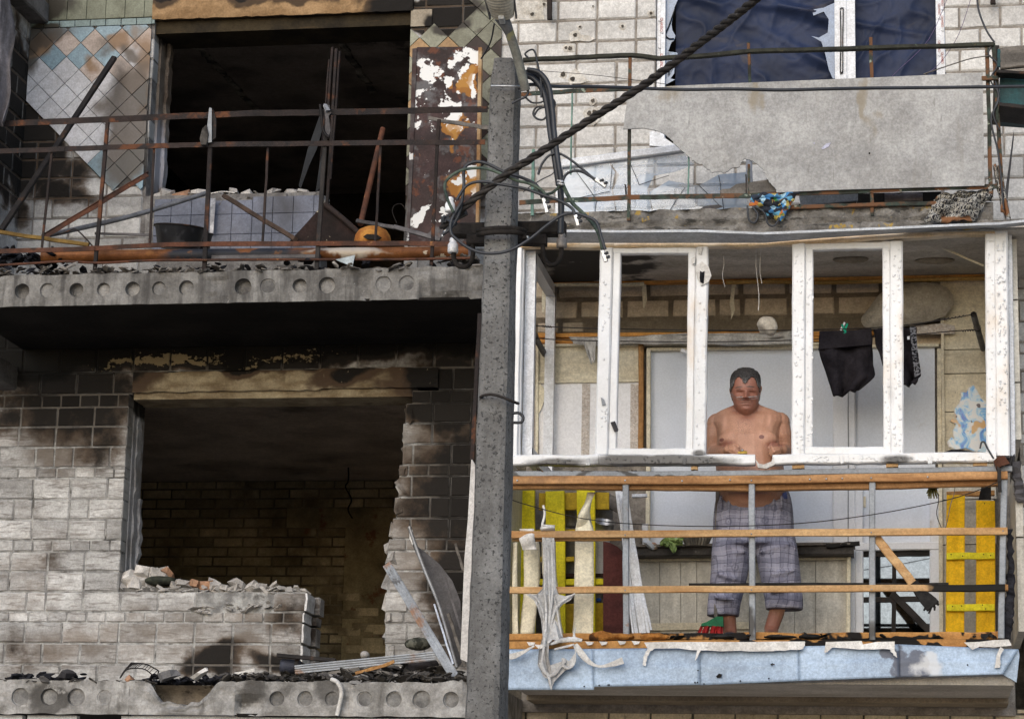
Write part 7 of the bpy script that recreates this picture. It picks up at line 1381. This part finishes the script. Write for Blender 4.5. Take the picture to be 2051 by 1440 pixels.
tag(bar('white_bar', (1266,993), (1296,992), -.45, 7, .03, m_pvc_clean), 'short white plastic bar by the siding bundle top', 'plastic bar'); tag(bar('slanted_panel', (1170,975), (1250,1020), -.3, 26, .02, m_old_wood), 'grey slanted board behind the siding bundle top', 'board')
# parapet lining under the boarded window
pl = thing('parapet_lining', 'grey wood-print panelling under the boarded window with a dark stone sill', 'panelling', A(1480, 1284, -.2), None, 'thing')
xs = [1274,1322,1364,1396,1430,1470,1508,1552,1592,1634,1700]
for a, b in zip(xs, xs[1:]): sheet('panel_board', [(a,1120),(b-1,1119),(b-1,1284),(a,1285)], -.13, .03, m_cream_v, pl)
bar('dark_sill', (1272,1108), (1710,1104), -.2, 19, .16, M('dark_marbled_sill', (.09,.08,.075), (.04,.036,.034), scale=9, rand=0, rough=.5, layers=[dict(col=(.2,.19,.18), scale=22, lo=.62, hi=.7, s=.6)]), pl); bar('sill_top', (1272,1097), (1712,1093), -.22, 5, .2, m_old_wood, pl); bar('cream_trim', (1276,1121), (1704,1118), -.16, 5, .02, m_cream_siding, pl); bar('corner_trim', (1700,1116), (1699,1284), -.17, 8, .04, m_cream_siding, pl); bar('skirting', (1290,1255), (1500,1252), -.15, 14, .01, m_cream, pl)
tag(bar('black_stick', (1655,1094), (1722,1088), -.3, 8, .04, m_char, jit=.004), 'charred black stick lying on the dark sill', 'stick')
# fluted tin and lettuce on the sill
Yb = -.3; k = S(Yb); c = A(1395, 1094, Yb); t = thing('fluted_tin', 'fluted metal baking tin on the dark sill', 'baking tin', c); n = 48; vs = []
for r, h in ((21, 0), (29, 19), (28, 19), (20, 1)):
    for j in range(n): a = 2*math.pi*j/n; f = 1+.05*(1 if j % 2 else -1); vs.append(c+V(math.cos(a)*r*k*f, math.sin(a)*r*k*f, h*k))
MB().add(vs, [(i*n+j, i*n+(j+1) % n, (i+1)*n+(j+1) % n, (i+1)*n+j) for i in range(3) for j in range(n)]+[tuple(range(n))]).build('body', M('tarnished_tin', (.30,.28,.24), (.16,.15,.13), scale=14, rand=0, rough=.4, metal=.6), t)
t = thing('lettuce', 'wilted green lettuce leaves hanging over the dark sill', 'lettuce', A(1345, 1096, -.33)); m_let = M('lettuce_leaf', (.13,.22,.06), (.30,.40,.16), scale=12, rand=.2, rough=.6)
for q, (a, b, wd) in enumerate((((1322,1090),(1352,1080),16),((1340,1084),(1368,1088),14),((1345,1090),(1352,1106),16),((1328,1088),(1340,1094),12),((1355,1084),(1370,1080),12))):
    Pa, Pb = A(*a, -.33-.01*q), A(*b, -.36-.01*q); sd_ = (Pb-Pa).normalized().cross(V(0, 1, 0))
    MB().surf(lambda u, v: Pa.lerp(Pb, v)+sd_*((u-.5)*wd*S(-.3)*math.sin(.25+v*2.6))+V(0, .014*math.sin(u*9+v*6+q)-.01*q, .008*math.sin(u*14+v*3)), 10, 10).build('leaf', m_let, t)
for q, (x, y, w_, mt, lab) in enumerate(((1310,1089,16,'r','small red paper packet lying left of the lettuce'),(1300,1086,26,'w','crumpled clear bag lying left of the lettuce'))): tag(MB().rock(A(x, y+4, -.3-.04*q), (w_*S(-.3), .06, 9*S(-.3)), 71+q).build('paper_packet' if q == 0 else 'crumpled_bag', M('red_packet', (.4,.12,.06), (.6,.5,.4), scale=20, rand=0) if q == 0 else m_board), lab, 'packet' if q == 0 else 'bag')
# broken charred brace
bb = thing('broken_brace', 'broken diagonal timber brace with a charred splintered end', 'timber brace', A(1755, 1075, YF)); Pa, Pb, Pc = A(1754,1076,YF+.02), A(1828,1168,YF-.02), A(1868,1215,YF-.04)
MB().bar(Pa, Pb, 17*S(YF), .03, n=8, jit=.003).build('timber', m_wood_pale, bb); MB().bar(Pb, Pc, 18*S(YF), .03, n=6, jit=.005, w2=30*S(YF)).build('charred_end', m_char, bb)
for q, (x, y) in enumerate(((1850,1222),(1860,1228),(1872,1222),(1880,1212))): MB().bar(A(1862+q*3,1204,YF-.04), A(x,y,YF-.04), 8*S(YF), .02, w2=3*S(YF), n=3, jit=.004, seed=q).build('splinter', m_char, bb)
# broom head
t = thing('broom', 'green broom head with red bristles standing by the left foot of the man', 'broom', A(1430, 1272, -.85)); Yq = -.85
sheet('head', [(1404,1253),(1405,1248),(1415,1245),(1428,1238),(1436,1234),(1448,1234),(1449,1254)], Yq-.02, .05, M('green_broom_plastic', (.01,.16,.07), (.008,.12,.05), scale=5, rand=0, rough=.45), t)
rg = random.Random(3); mbr = M('red_bristle', (.33,.02,.02), (.22,.012,.015), scale=30, rand=.2, rough=.6)
for q in range(44):
    x = 1404+rg.uniform(0, 44); x2 = x+(x-1432)*.22-3; MB().bar(A(x,1253,Yq-.02+rg.uniform(0,.045)), A(x2,1272+rg.uniform(-2,1),Yq-.02+rg.uniform(-.01,.05)), 2.6*S(Yq), .006, n=1).build('bristle', mbr, t)
tag(bar('broom_stick', (1437,980), (1434,1236), -.80, 7, .022, m_old_wood), 'grey-brown stick standing behind the man on the left', 'stick')
# dried herbs at right
t = thing('dried_bundle', 'small green-brown dried bundle hanging below the timber rail at right', 'dried herbs', A(1866, 990, -1.0))
for q in range(14): MB().bar(A(1862+q*.9,973,-1.0), A(1856+q*1.8,988+5*(q % 3),-1.0+.01*(q % 4)), 2.4*S(-1), .006, n=2, jit=.003, seed=q).build('stalk', M('dried_green', (.16,.15,.05), (.1,.09,.03), scale=20, rand=.3), t)
# burnt felt along the right end post
ch = thing('burnt_felt', 'dark burnt felt hanging down outside the right end post', 'burnt felt', A(2026, 1270, -1.0))
for q, (a, b, w_, mt) in enumerate((((2012,922),(2032,925),22,m_tin),((2034,925),(2044,1005),18,m_tin),((2022,1060),(2026,1150),10,m_coal),((2026,1150),(2022,1220),16,m_coal),((2022,1210),(2014,1278),18,m_coal))): bar('felt_piece', a, b, -1.02-.01*q, w_, .04, mt, ch, n=10, jit=.008)
MB().rock(A(2004, 926, -1.14), (.09, .08, .06), 4).build('rusty_corner', m_rust_red, ch); bar('hanging_strap', (2000,928), (2003,985), -1.15, 7, .02, m_dark_steel, ch)
tag(sheet('dark_bag', [(1889,906),(1905,900),(1925,900),(1945,903),(1962,907),(1962,912),(1889,912)], -.9, .05, m_coal), 'dark cloth edge lying on the sill below the winter sticker', 'cloth')
tag(tube('black_wire', [(1963,898),(1966,886),(1972,886),(1978,898),(1984,908),(1990,918)], -1.14, 1.8, m_cable), 'short black wire curling at the right corner of sill', 'wire')
tag(sheet('folded_sheet', [(1960,1000),(1985,1000),(1985,960),(1968,962)], -.6, .02, m_char), 'charred scrap above the right yellow rack', 'scrap')
mb = MB(); P3(mb, [(1896,990),(1992,988)], -.2, 10, .03); mb.build('rack_top_rail', m_wood_v, bpy.data.objects['yellow_pallet.001'])

# ================================================================ the man
YMAN = -.72
per = thing('person', 'bare-chested man with glasses in plaid knee-length shorts looking down at his hands', 'person', A(1508, 1284, YMAN))
def Mp(px, py, dy=0.0): return A(px, py, YMAN+dy)
KM = S(YMAN)
def loft(mb, rows, n=20, pw=2.3):
    """rows: (centre px, py, half width px, front depth m, back depth m, dy)"""
    vs = []
    for (cx, cy, hw, fd, bd, dy) in rows:
        c = Mp(cx, cy, dy)
        for j in range(n):
            a = 2*math.pi*j/n; ca, sa = math.cos(a), math.sin(a); x = math.copysign(abs(ca)**(2/pw), ca)*hw*KM; y = math.copysign(abs(sa)**(2/pw), sa); y *= bd if y > 0 else fd
            vs.append(c+V(x, y, 0))
    m_ = len(rows); mb.add(vs, [(i*n+j, i*n+(j+1) % n, (i+1)*n+(j+1) % n, (i+1)*n+j) for i in range(m_-1) for j in range(n)]+[tuple(range(n)), tuple((m_-1)*n+j for j in range(n))])
def limb(mb, pts, sub=5):
    """pts: (point, radius)"""
    P = [p for p, r in pts]
    for i in range(len(pts)-1):
        (a, ra), (b, rb) = pts[i], pts[i+1]
        for k in range(sub+1): t = k/sub; r = ra+(rb-ra)*t; mb.ell(a.lerp(b, t), r, r, r, 12, 8)
body = MB()
# torso
loft(body, [(1496,808,23,.07,.075,-.08),(1496,813,27,.075,.08,-.07),(1496,818,40,.08,.085,-.05),(1497,823,53,.085,.09,-.04),(1498,829,64,.095,.10,-.03),(1499,837,70,.115,.11,-.03),(1499,848,70,.135,.12,-.03),(1499,862,63,.155,.125,-.03),(1498,880,60,.175,.125,-.04),(1499,905,63,.195,.13,-.04),(1501,930,66,.215,.135,-.03),(1504,960,66,.24,.14,-.02),(1507,985,66,.25,.145,-.01),(1507,1005,62,.24,.145,0),(1506,1018,54,.20,.14,0),(1508,1030,56,.14,.14,0),(1510,1060,60,.13,.13,0),(1510,1075,56,.10,.11,0)], 28, 2.2)
for sx in (-1, 1): body.ell(Mp(1498+sx*29, 882, -.165), .090, .045, .065, 16, 10)
# shoulders and arms; both hands held together just above the sill
SL, SR = Mp(1436, 848, -.02), Mp(1562, 846, -.02); EL, ER = Mp(1430, 904, -.0), Mp(1572, 902, -.0)
limb(body, [(SL, .058), (Mp(1430, 874, -.02), .052), (EL, .046)]); limb(body, [(SR, .058), (Mp(1568, 872, -.02), .056), (ER, .048)])
for q in (1468, 1528): limb(body, [(Mp(q, 836, -.0), .050), (SL if q < 1500 else SR, .062)])
WL, WR = Mp(1452, 904, -.20), Mp(1567, 901, -.20)
limb(body, [(EL, .047), (Mp(1433, 908, -.09), .046), (WL, .032)]); limb(body, [(ER, .048), (Mp(1573, 906, -.09), .047), (WR, .033)])
def hand(wr, knuck, tips, th, r=.0095):
    d = (knuck-wr); 
    for k in range(5): t = k/4; c = wr.lerp(knuck, t); body.ell(c, .030+.008*t, .020, .024+.006*t, 12, 8)
    for (k0, mid, tip, rr) in tips: limb(body, [(k0, rr*1.1), (mid, rr), (tip, rr*.85)], 4)
    limb(body, [(th[0], .014), (th[1], .011), (th[2], .009)], 4)
KL = Mp(1463, 899, -.25)
hand(WL, KL, [(Mp(1461,892,-.26), Mp(1470,893,-.29), Mp(1478,901,-.29), .0098),(Mp(1463,896,-.27), Mp(1472,898,-.30), Mp(1479,905,-.30), .0102),(Mp(1462,900,-.275), Mp(1470,903,-.31), Mp(1476,909,-.305), .0098),(Mp(1460,904,-.27), Mp(1467,908,-.30), Mp(1472,912,-.30), .0085)], (Mp(1458,893,-.23), Mp(1471,889,-.26), Mp(1480,895,-.28)))
KR = Mp(1553, 899, -.25)
hand(WR, KR, [(Mp(1556,892,-.27), Mp(1546,894,-.30), Mp(1541,904,-.28), .0100),(Mp(1558,897,-.28), Mp(1548,899,-.31), Mp(1542,909,-.29), .0105),(Mp(1560,902,-.28), Mp(1551,904,-.31), Mp(1545,912,-.29), .0100),(Mp(1562,906,-.27), Mp(1554,909,-.295), Mp(1549,914,-.28), .0088)], (Mp(1556,891,-.24), Mp(1545,890,-.26), Mp(1540,897,-.27)))
# legs, ankles and feet
limb(body, [(Mp(1478, 1060, 0), .085), (Mp(1462, 1150, -.03), .075), (Mp(1456, 1180, -.01), .062), (Mp(1459, 1235, .02), .045), (Mp(1462, 1262, .03), .042)])
limb(body, [(Mp(1542, 1060, 0), .085), (Mp(1562, 1140, -.03), .078), (Mp(1566, 1172, -.01), .064), (Mp(1556, 1225, .02), .047), (Mp(1545, 1258, .02), .043)])
limb(body, [(Mp(1462, 1264, .03), .042), (Mp(1462, 1274, -.02), .036), (Mp(1461, 1277, -.10), .036), (Mp(1461, 1279, -.14), .028)]); limb(body, [(Mp(1545, 1260, .02), .042), (Mp(1544, 1272, -.03), .038), (Mp(1544, 1276, -.11), .036), (Mp(1544, 1278, -.15), .026)])
# head: bowed, seen from below; one dense surface with the features pressed into it
HD = -.13
HR = [(1494,739,6,.015,.02),(1494,741,14,.03,.045),(1494,745,21.5,.05,.065),(1493.5,752,26.5,.066,.083),(1493,762,28.5,.078,.092),(1493,774,28.5,.084,.094),(1493,786,28,.086,.09),(1493,796,27,.086,.08),(1493.5,804,26,.085,.07),(1494,812,24,.083,.06),(1494.5,819,20.5,.078,.055),(1495,825,16,.070,.05),(1495.5,829,11,.058,.045),(1495.5,832,6,.04,.035)]
def hrow(y):
    for p, q in zip(HR, HR[1:]):
        if y <= q[1]: t = max(0, (y-p[1])/(q[1]-p[1])); return [p[k]+(q[k]-p[k])*t for k in range(5)]
    return HR[-1]
def G(x, m, s): return math.exp(-((x-m)/s)**2)
FX = 1496.5
def relief(px, y):
    d = px-FX; ad = abs(d)
    v = .011*G(y,787.2,2.6)*G(ad,10,13)-.024*G(y,792,3.4)*G(ad,11.5,6.5)+.013*G(y,792.4,2.1)*G(ad,11.5,5)
    nose = max(0, min(1, (y-787)/17)); v += (.008+.038*nose**1.3)*G(d,0,3.4+2.0*nose)*(1 if y < 804.5 else G(y,804.5,1.7))*(1 if y > 787 else G(y,787,3))
    v += .014*G(y,803.5,2.2)*G(ad,6.2,2.4)
    v -= .008*G(ad,8.5+(y-802)*.62,1.7)*(1/(1+math.exp(-(y-801)*1.2)))*(1/(1+math.exp((y-815)*.9)))
    v += .005*G(y,810.8,1.7)*G(d,0,10)+.0065*G(y,815.2,1.9)*G(d,0,9)-.010*G(y,813,1.0)*G(d,0,12)-.0045*G(y,818.3,1.6)*G(d,0,9)
    v += .009*G(y,823.5,3.6)*G(d,0,9)+.006*G(y,801,5)*G(ad,17,6)+.004*G(y,815,5)*G(ad,18,5)-.003*G(y,798.2,1.1)*G(ad,12,6)
    v -= .0022*(G(y,776,.9)+G(y,781.5,.9))*G(d,0,16)+.003*G(y,786,2.5)*G(d,0,1.6)
    return v
def head_point(a, y, off=0.0, feat=True):
    cx, cy, hw, fd, bd = hrow(y); ca, sa = math.cos(a), math.sin(a); pw = 2.25; kx = math.copysign(abs(ca)**(2/pw), ca); ky = math.copysign(abs(sa)**(2/pw), sa)
    px = cx+kx*(hw+off/KM); P = Mp(px, y, HD); P.y += ky*((bd if ky > 0 else fd)+off)
    if feat and ky < -.05: P.y -= relief(px, y)*min(1, (-ky-.05)*3)
    return P, px, ky
NA, NY = 150, 92; vs = []
for j in range(NY+1):
    y = 739+93*j/NY
    for i in range(NA): vs.append(head_point(2*math.pi*i/NA, y)[0])
body.add(vs, [(j*NA+i, j*NA+(i+1) % NA, (j+1)*NA+(i+1) % NA, (j+1)*NA+i) for j in range(NY) for i in range(NA)]+[tuple(range(NA)), tuple(NY*NA+i for i in range(NA))])
fy = HD-.085
for sx in (-1, 1):
    body.ell(Mp(1493.5+sx*29, 783-sx*2, HD+.01), .010, .018, .027, 12, 10, Matrix.Rotation(sx*.25, 3, 'Y')); body.ell(Mp(1493.5+sx*28, 791-sx*2, HD+.005), .007, .011, .011, 10, 8)
# skin
m_skin = NT('tanned_skin')
def skin(t):
    base = t.mix(t.step(t.noise(9, 5), .35, .7), (.48,.265,.178,1), (.39,.205,.132,1)); base = t.mix(.25, base, t.mix(t.step(t.noise(120, 3), .3, .7), (.6,.5,.48,1), (1.25,1.2,1.15,1)), 'MULTIPLY')
    def bl(lst): return t.blob([(AX(x, y, YMAN), AZ(x, y, YMAN), rx*KM, rz*KM, s) for x, y, rx, rz, s in lst], .04)
    red = t.step(bl([(1494,800,50,58,1.9),(1496,846,36,26,.8),(1460,902,26,14,1.2),(1556,902,26,15,1.5),(1462,1255,40,40,1.2),(1548,1250,40,44,1.2),(1508,1005,70,24,.7)]), .1, .9)
    c = t.mix(red, base, (.27,.115,.078,1)); pale = t.step(bl([(1453,858,11,42,.6),(1543,856,10,42,.6)]), .1, .7); c = t.mix(pale, c, (.60,.34,.24,1))
    nip = t.step(bl([(1450,893,6,5,1.5),(1529,887,7,6,1.5)]), .3, .5); c = t.mix(nip, c, (.17,.065,.05,1)); hair = t.math('MULTIPLY', t.step(bl([(1492,868,38,34,1.0)]), .1, .8), t.step(t.noise((200,200,70), 3), .52, .62)); c = t.mix(t.math('MULTIPLY', hair, .6), c, (.12,.08,.06,1))
    br = t.step(bl([(1485,788.3,11,2.4,1.8),(1508,787.9,11,2.4,1.8)]), .2, .8); c = t.mix(t.math('MULTIPLY', br, .8), c, (.06,.04,.03,1)); lash = t.step(bl([(1485,793.2,7.5,1.1,2),(1508,792.8,7.5,1.1,2)]), .3, .9); c = t.mix(lash, c, (.03,.018,.014,1)); lip = t.step(bl([(1497,813,11,1.1,2.0)]), .4, .9); c = t.mix(lip, c, (.10,.03,.025,1)); lip2 = t.step(bl([(1497,815,9,3.4,1.2)]), .2, .9); c = t.mix(t.math('MULTIPLY', lip2, .5), c, (.30,.09,.07,1))
    stub = t.math('MULTIPLY', t.step(bl([(1497,820,24,16,1.0)]), .1, .9), .35); c = t.mix(stub, c, (.17,.09,.07,1))
    t.L(c, t.b.inputs['Base Color']); t.b.inputs['Roughness'].default_value = .5; t.b.inputs['Specular IOR Level'].default_value = .4; t.b.inputs['Subsurface Weight'].default_value = .08; t.b.inputs['Subsurface Radius'].default_value = (.02, .008, .005)
skin(m_skin); m_skin = m_skin.m
def remesh(o, vox, it=4, fac=.5):
    r = o.modifiers.new('remesh', 'REMESH'); r.mode = 'VOXEL'; r.voxel_size = vox; r.use_smooth_shade = True
    s_ = o.modifiers.new('smooth', 'SMOOTH'); s_.factor = fac; s_.iterations = it
ob = body.build('body', m_skin, per); remesh(ob, .0040, 2)
# hair: a close cap over the skull with a widow's peak and greying temples
def hairline(px, ky, y):
    d = abs(px-1494.5)
    if ky > .3: return 800
    if ky > -.12: return 786
    pts = ((0,774),(3,772),(7,764),(12,759.5),(17,761),(20.5,767),(23,776),(30,786))
    for p, q in zip(pts, pts[1:]):
        if d <= q[0]: return p[1]+(q[1]-p[1])*(d-p[0])/(q[0]-p[0])
    return 786
hb_ = MB(); n = 120; ny = 70; vs = []; fs = []; rg = random.Random(6)
for j in range(ny+1):
    for i in range(n): P, px, ky = head_point(2*math.pi*i/n, 738.6+68*j/ny, .0045+rg.uniform(-.001, .0016)); vs.append(P+(V(0, 0, .004) if j < 4 else V(0, 0, 0)))
for j in range(ny):
    for i in range(n):
        y = 738.6+68*(j+.5)/ny; P, px, ky = head_point(2*math.pi*(i+.5)/n, y)
        if y < hairline(px, ky, y)+rg.uniform(-.9, .9) and not (.35 > ky > -.35 and y > 777 and abs(px-1493) > 20 and ky < .1 and y > 786): fs.append((j*n+i, j*n+(i+1) % n, (j+1)*n+(i+1) % n, (j+1)*n+i))
fs.append(tuple(range(n))); hb_.add(vs, fs, True)
m_hair = NT('dark_cropped_hair')
def hairm(t):
    sp = t.n('ShaderNodeSeparateXYZ'); t.L(t.pos, sp.inputs[0]); low = t.math('SUBTRACT', AZ(1494, 766, YMAN+HD), sp.outputs[2]); g = t.step(low, -.03, .035)
    st = t.step(t.noise((230, 230, 60), 3), .35, .65); c = t.mix(st, (.014,.012,.012,1), (.05,.046,.044,1)); c = t.mix(t.math('MULTIPLY', g, st), c, (.20,.195,.19,1)); t.L(c, t.b.inputs['Base Color']); t.b.inputs['Roughness'].default_value = .75; t.b.inputs['Specular IOR Level'].default_value = .25
    bn = t.n('ShaderNodeBump'); bn.inputs['Strength'].default_value = .8; bn.inputs['Distance'].default_value = .004; t.L(t.noise((260, 260, 80), 3), bn.inputs['Height']); t.L(bn.outputs[0], t.b.inputs['Normal'])
hairm(m_hair); oh = hb_.build('hair', m_hair.m, per); sm_ = oh.modifiers.new('thick', 'SOLIDIFY'); sm_.thickness = .005; sm_.offset = 0
# glasses sliding low on the nose
gp = MB(); gy = fy-.016
for sx in (-1, 1):
    cx = 1496+sx*11.5; gp.tube([Mp(cx+10*math.cos(a)*1.0, 797-sx*.6+2.5*math.sin(a), gy+.012*abs(math.cos(a)-(-sx))*.4) for a in [k*math.pi/8 for k in range(17)]], .0008, 5, 1); gp.tube([Mp(1496+sx*21, 795.5, gy+.012), Mp(1493+sx*30, 788, HD-.02)], .0014, 5, 1)
gp.tube([Mp(1494.5, 796, gy-.012), Mp(1498.5, 796, gy-.012)], .0014, 5, 1); 
og = gp.build('glasses', M('silver_glasses_wire', (.45,.45,.45), scale=5, rand=0, rough=.25, metal=.6, bump=0), per)
gb = MB()
for sx in (-1, 1): gb.bar(Mp(1496+sx*3, 795.2, gy-.006), Mp(1496+sx*20.5, 794.6-.8*sx, gy+.004), .0026, .003)
gb.build('brow_bar', M('bright_glasses_bar', (.5,.5,.5), scale=5, rand=0, rough=.3, bump=0), og)
for sx in (-1, 1):
    eb = MB(); eb.ell(Mp(1496.5+sx*11.5, 794.2, fy+.0035), .0095, .006, .0026, 12, 8); eb.build('eye', M('shaded_eye', (.03,.02,.018), (.05,.035,.03), scale=40, rand=0, rough=.35), per)
# shorts
sh = MB()
loft(sh, [(1510,984,68,.10,.155,.01),(1509,998,73,.14,.165,0),(1509,1015,76,.165,.17,0),(1509,1040,78,.165,.17,0),(1509,1070,79,.16,.165,0),(1509,1095,77,.15,.15,0)], 30, 2.5)
loft(sh, [(1470,1050,39,.135,.14,0),(1467,1100,40,.13,.13,0),(1462,1140,37,.12,.12,-.01),(1456,1180,34,.105,.11,-.005),(1450,1210,32,.10,.105,0),(1448,1234,31,.10,.105,.01)], 22, 2.4); loft(sh, [(1548,1050,39,.135,.14,0),(1554,1100,42,.13,.13,0),(1561,1140,40,.12,.12,-.01),(1566,1175,38,.11,.11,-.005),(1570,1200,37,.105,.108,0),(1571,1221,36,.10,.105,.01)], 22, 2.4)
for k in range(9): sh.ell(Mp(1445+k*15, 1006+(k % 2)*3, -.15), .010, .02, .05, 8, 6)
for k, (x, y, x2, y2) in enumerate(((1520,1015,1500,1060),(1530,1030,1508,1075),(1475,1030,1500,1062),(1450,1080,1490,1090),(1460,1110,1492,1104),(1525,1105,1580,1090),(1575,1060,1530,1080),(1440,1150,1475,1160),(1548,1150,1590,1142),(1545,1185,1590,1176),(1432,1195,1470,1200))):
    a, b = Mp(x, y, -.142 if y < 1080 else -.118), Mp(x2, y2, -.142 if y2 < 1080 else -.118); limb(sh, [(a, .012), (a.lerp(b, .5)+V(0, -.008, 0), .016), (b, .010)], 6)
m_plaid = NT('lavender_grey_plaid')
def plaid(t):
    sp = t.n('ShaderNodeSeparateXYZ'); d = t.vec('ADD', t.pos, t.vec('MULTIPLY', t.noisec(6), (.06, 0, .06))); t.L(d, sp.inputs[0])
    x, z = t.math('ADD', sp.outputs[0], t.math('MULTIPLY', sp.outputs[1], .6)), sp.outputs[2]
    def lines(v, per_, wd): f = t.math('FRACT', t.math('DIVIDE', v, per_)); return t.math('LESS_THAN', f, wd)
    c = t.mix(t.step(t.noise(7, 4), .35, .65), (.30,.295,.365,1), (.22,.215,.275,1))
    for v in (x, z):
        c = t.mix(t.math('MULTIPLY', lines(v, .105, .28), .35), c, (.085,.085,.13,1)); c = t.mix(t.math('MULTIPLY', lines(v, .0525, .10), .6), c, (.07,.068,.10,1)); c = t.mix(t.math('MULTIPLY', lines(t.math('ADD', v, .03), .105, .05), .5), c, (.36,.35,.41,1))
    vo = t.n('ShaderNodeTexVoronoi'); vo.inputs['Scale'].default_value = 11; t.L(t.pos, vo.inputs['Vector']); dd = vo.outputs['Distance']; ring = t.math('MULTIPLY', t.step(dd, .12, .16), t.math('SUBTRACT', 1.0, t.step(dd, .24, .28))); c = t.mix(t.math('MULTIPLY', ring, .45), c, (.06,.06,.10,1)); c = t.mix(t.math('MULTIPLY', t.math('SUBTRACT', 1.0, t.step(dd, .05, .10)), .5), c, (.07,.07,.11,1))
    fl_ = t.step(t.noise((22,22,30), 4, dist=2), .6, .64); c = t.mix(t.math('MULTIPLY', fl_, .45), c, (.06,.06,.095,1))
    t.L(c, t.b.inputs['Base Color']); t.b.inputs['Roughness'].default_value = .9; bn = t.n('ShaderNodeBump'); bn.inputs['Strength'].default_value = .5; bn.inputs['Distance'].default_value = .05; t.L(t.noise((12,12,7), 4), bn.inputs['Height']); t.L(bn.outputs[0], t.b.inputs['Normal'])
NT.noisec = lambda s, sc_: (lambda n: (s.L(s.pos, n.inputs['Vector']), setattr(n.inputs['Scale'], 'default_value', sc_), s.vec('SUBTRACT', n.outputs[1], (.5, .5, .5)))[2])(s.n('ShaderNodeTexNoise'))
plaid(m_plaid); m_plaid = m_plaid.m
os_ = sh.build('shorts', m_plaid, per); remesh(os_, .008, 4)
MB().bar(Mp(1588, 1087, -.03), Mp(1592, 1104, -.03), .02, .10, n=2).build('pocket_flap', m_plaid, os_)
sheet('waistband', [(1558,990),(1575,985),(1577,998),(1562,1000)], YMAN-.10, .02, M('blue_waistband', (.12,.15,.33), scale=9, rand=0), os_)
# clogs
for cx, cy, lab in ((1462,1279,None),(1545,1278,None)):
    cl = MB(); cl.ell(Mp(cx, cy+1, -.085), .050, .15, .020, 18, 8); cl.ell(Mp(cx, cy-2, -.12), .050, .085, .034, 18, 10); o = cl.build('clog', M('blue_grey_rubber', (.055,.065,.09), (.04,.045,.06), scale=9, rand=0, rough=.5), per); remesh(o, .007, 3)
# the small thing in his hands
t = thing('small_tool', 'small brass-coloured part held in the left-hand fingers of the man', 'tool', Mp(1486, 908, -.30)); MB().bar(Mp(1478,908,-.30), Mp(1496,906,-.29), .018, .02, n=3, jit=.002).build('brass_part', M('yellow_brass', (.42,.28,.06), (.28,.18,.04), scale=12, rand=0, rough=.4, metal=.4), t); MB().ell(Mp(1487, 902, -.30), .008, .008, .008, 8, 6).build('bright_tip', m_chrome, t)

# assemblies that belong to a larger thing
for o in (s1, s2, ef): under(o, fr)
for o in (dr, bw, ll, lr, pl): under(o, w_b)
for o in (wn, w2): under(o, w_r)
for l in ('pale broken brick chunk lying on the lower window sill', 'orange-brown broken brick lying on the lower window sill', 'pale broken brick chunk lying on the tiled low wall', 'burnt splinter lying in the debris of the lower balcony', 'thin pale string dangling from the balcony ceiling', 'white foil shred stapled on the left half of sill board', 'twisted wire end of a clothesline'): number(l)

# the building goes on beyond the frame
mb = MB(); zt_ = min(zup[0], zr[0])-.05; zlo = zwl[-1]-.01
mb.box((XL-7, .012, zlo), (XL-.003, .30, zt_+3)); mb.box((XR1+.003, .012, zlo), (XR1+7, .30, zt_+3)); mb.box((XL, .225, max(zup[0], zr[0])+.003), (XR1, .30, zt_+3)); mb.box((XL, .012, max(zup[0], zr[0])+.003), (XR1, .22, zt_+3))
mb.build('facade_wall', M('plain_facade_brick', (.46,.44,.41), (.36,.345,.325), scale=(3,3,7), rand=0, bump=.5), kind='structure')
MB().box((XL-7, .3, zt_+2.7), (XR1+7, 8, zt_+3)).build('roof', m_soffit, kind='structure')
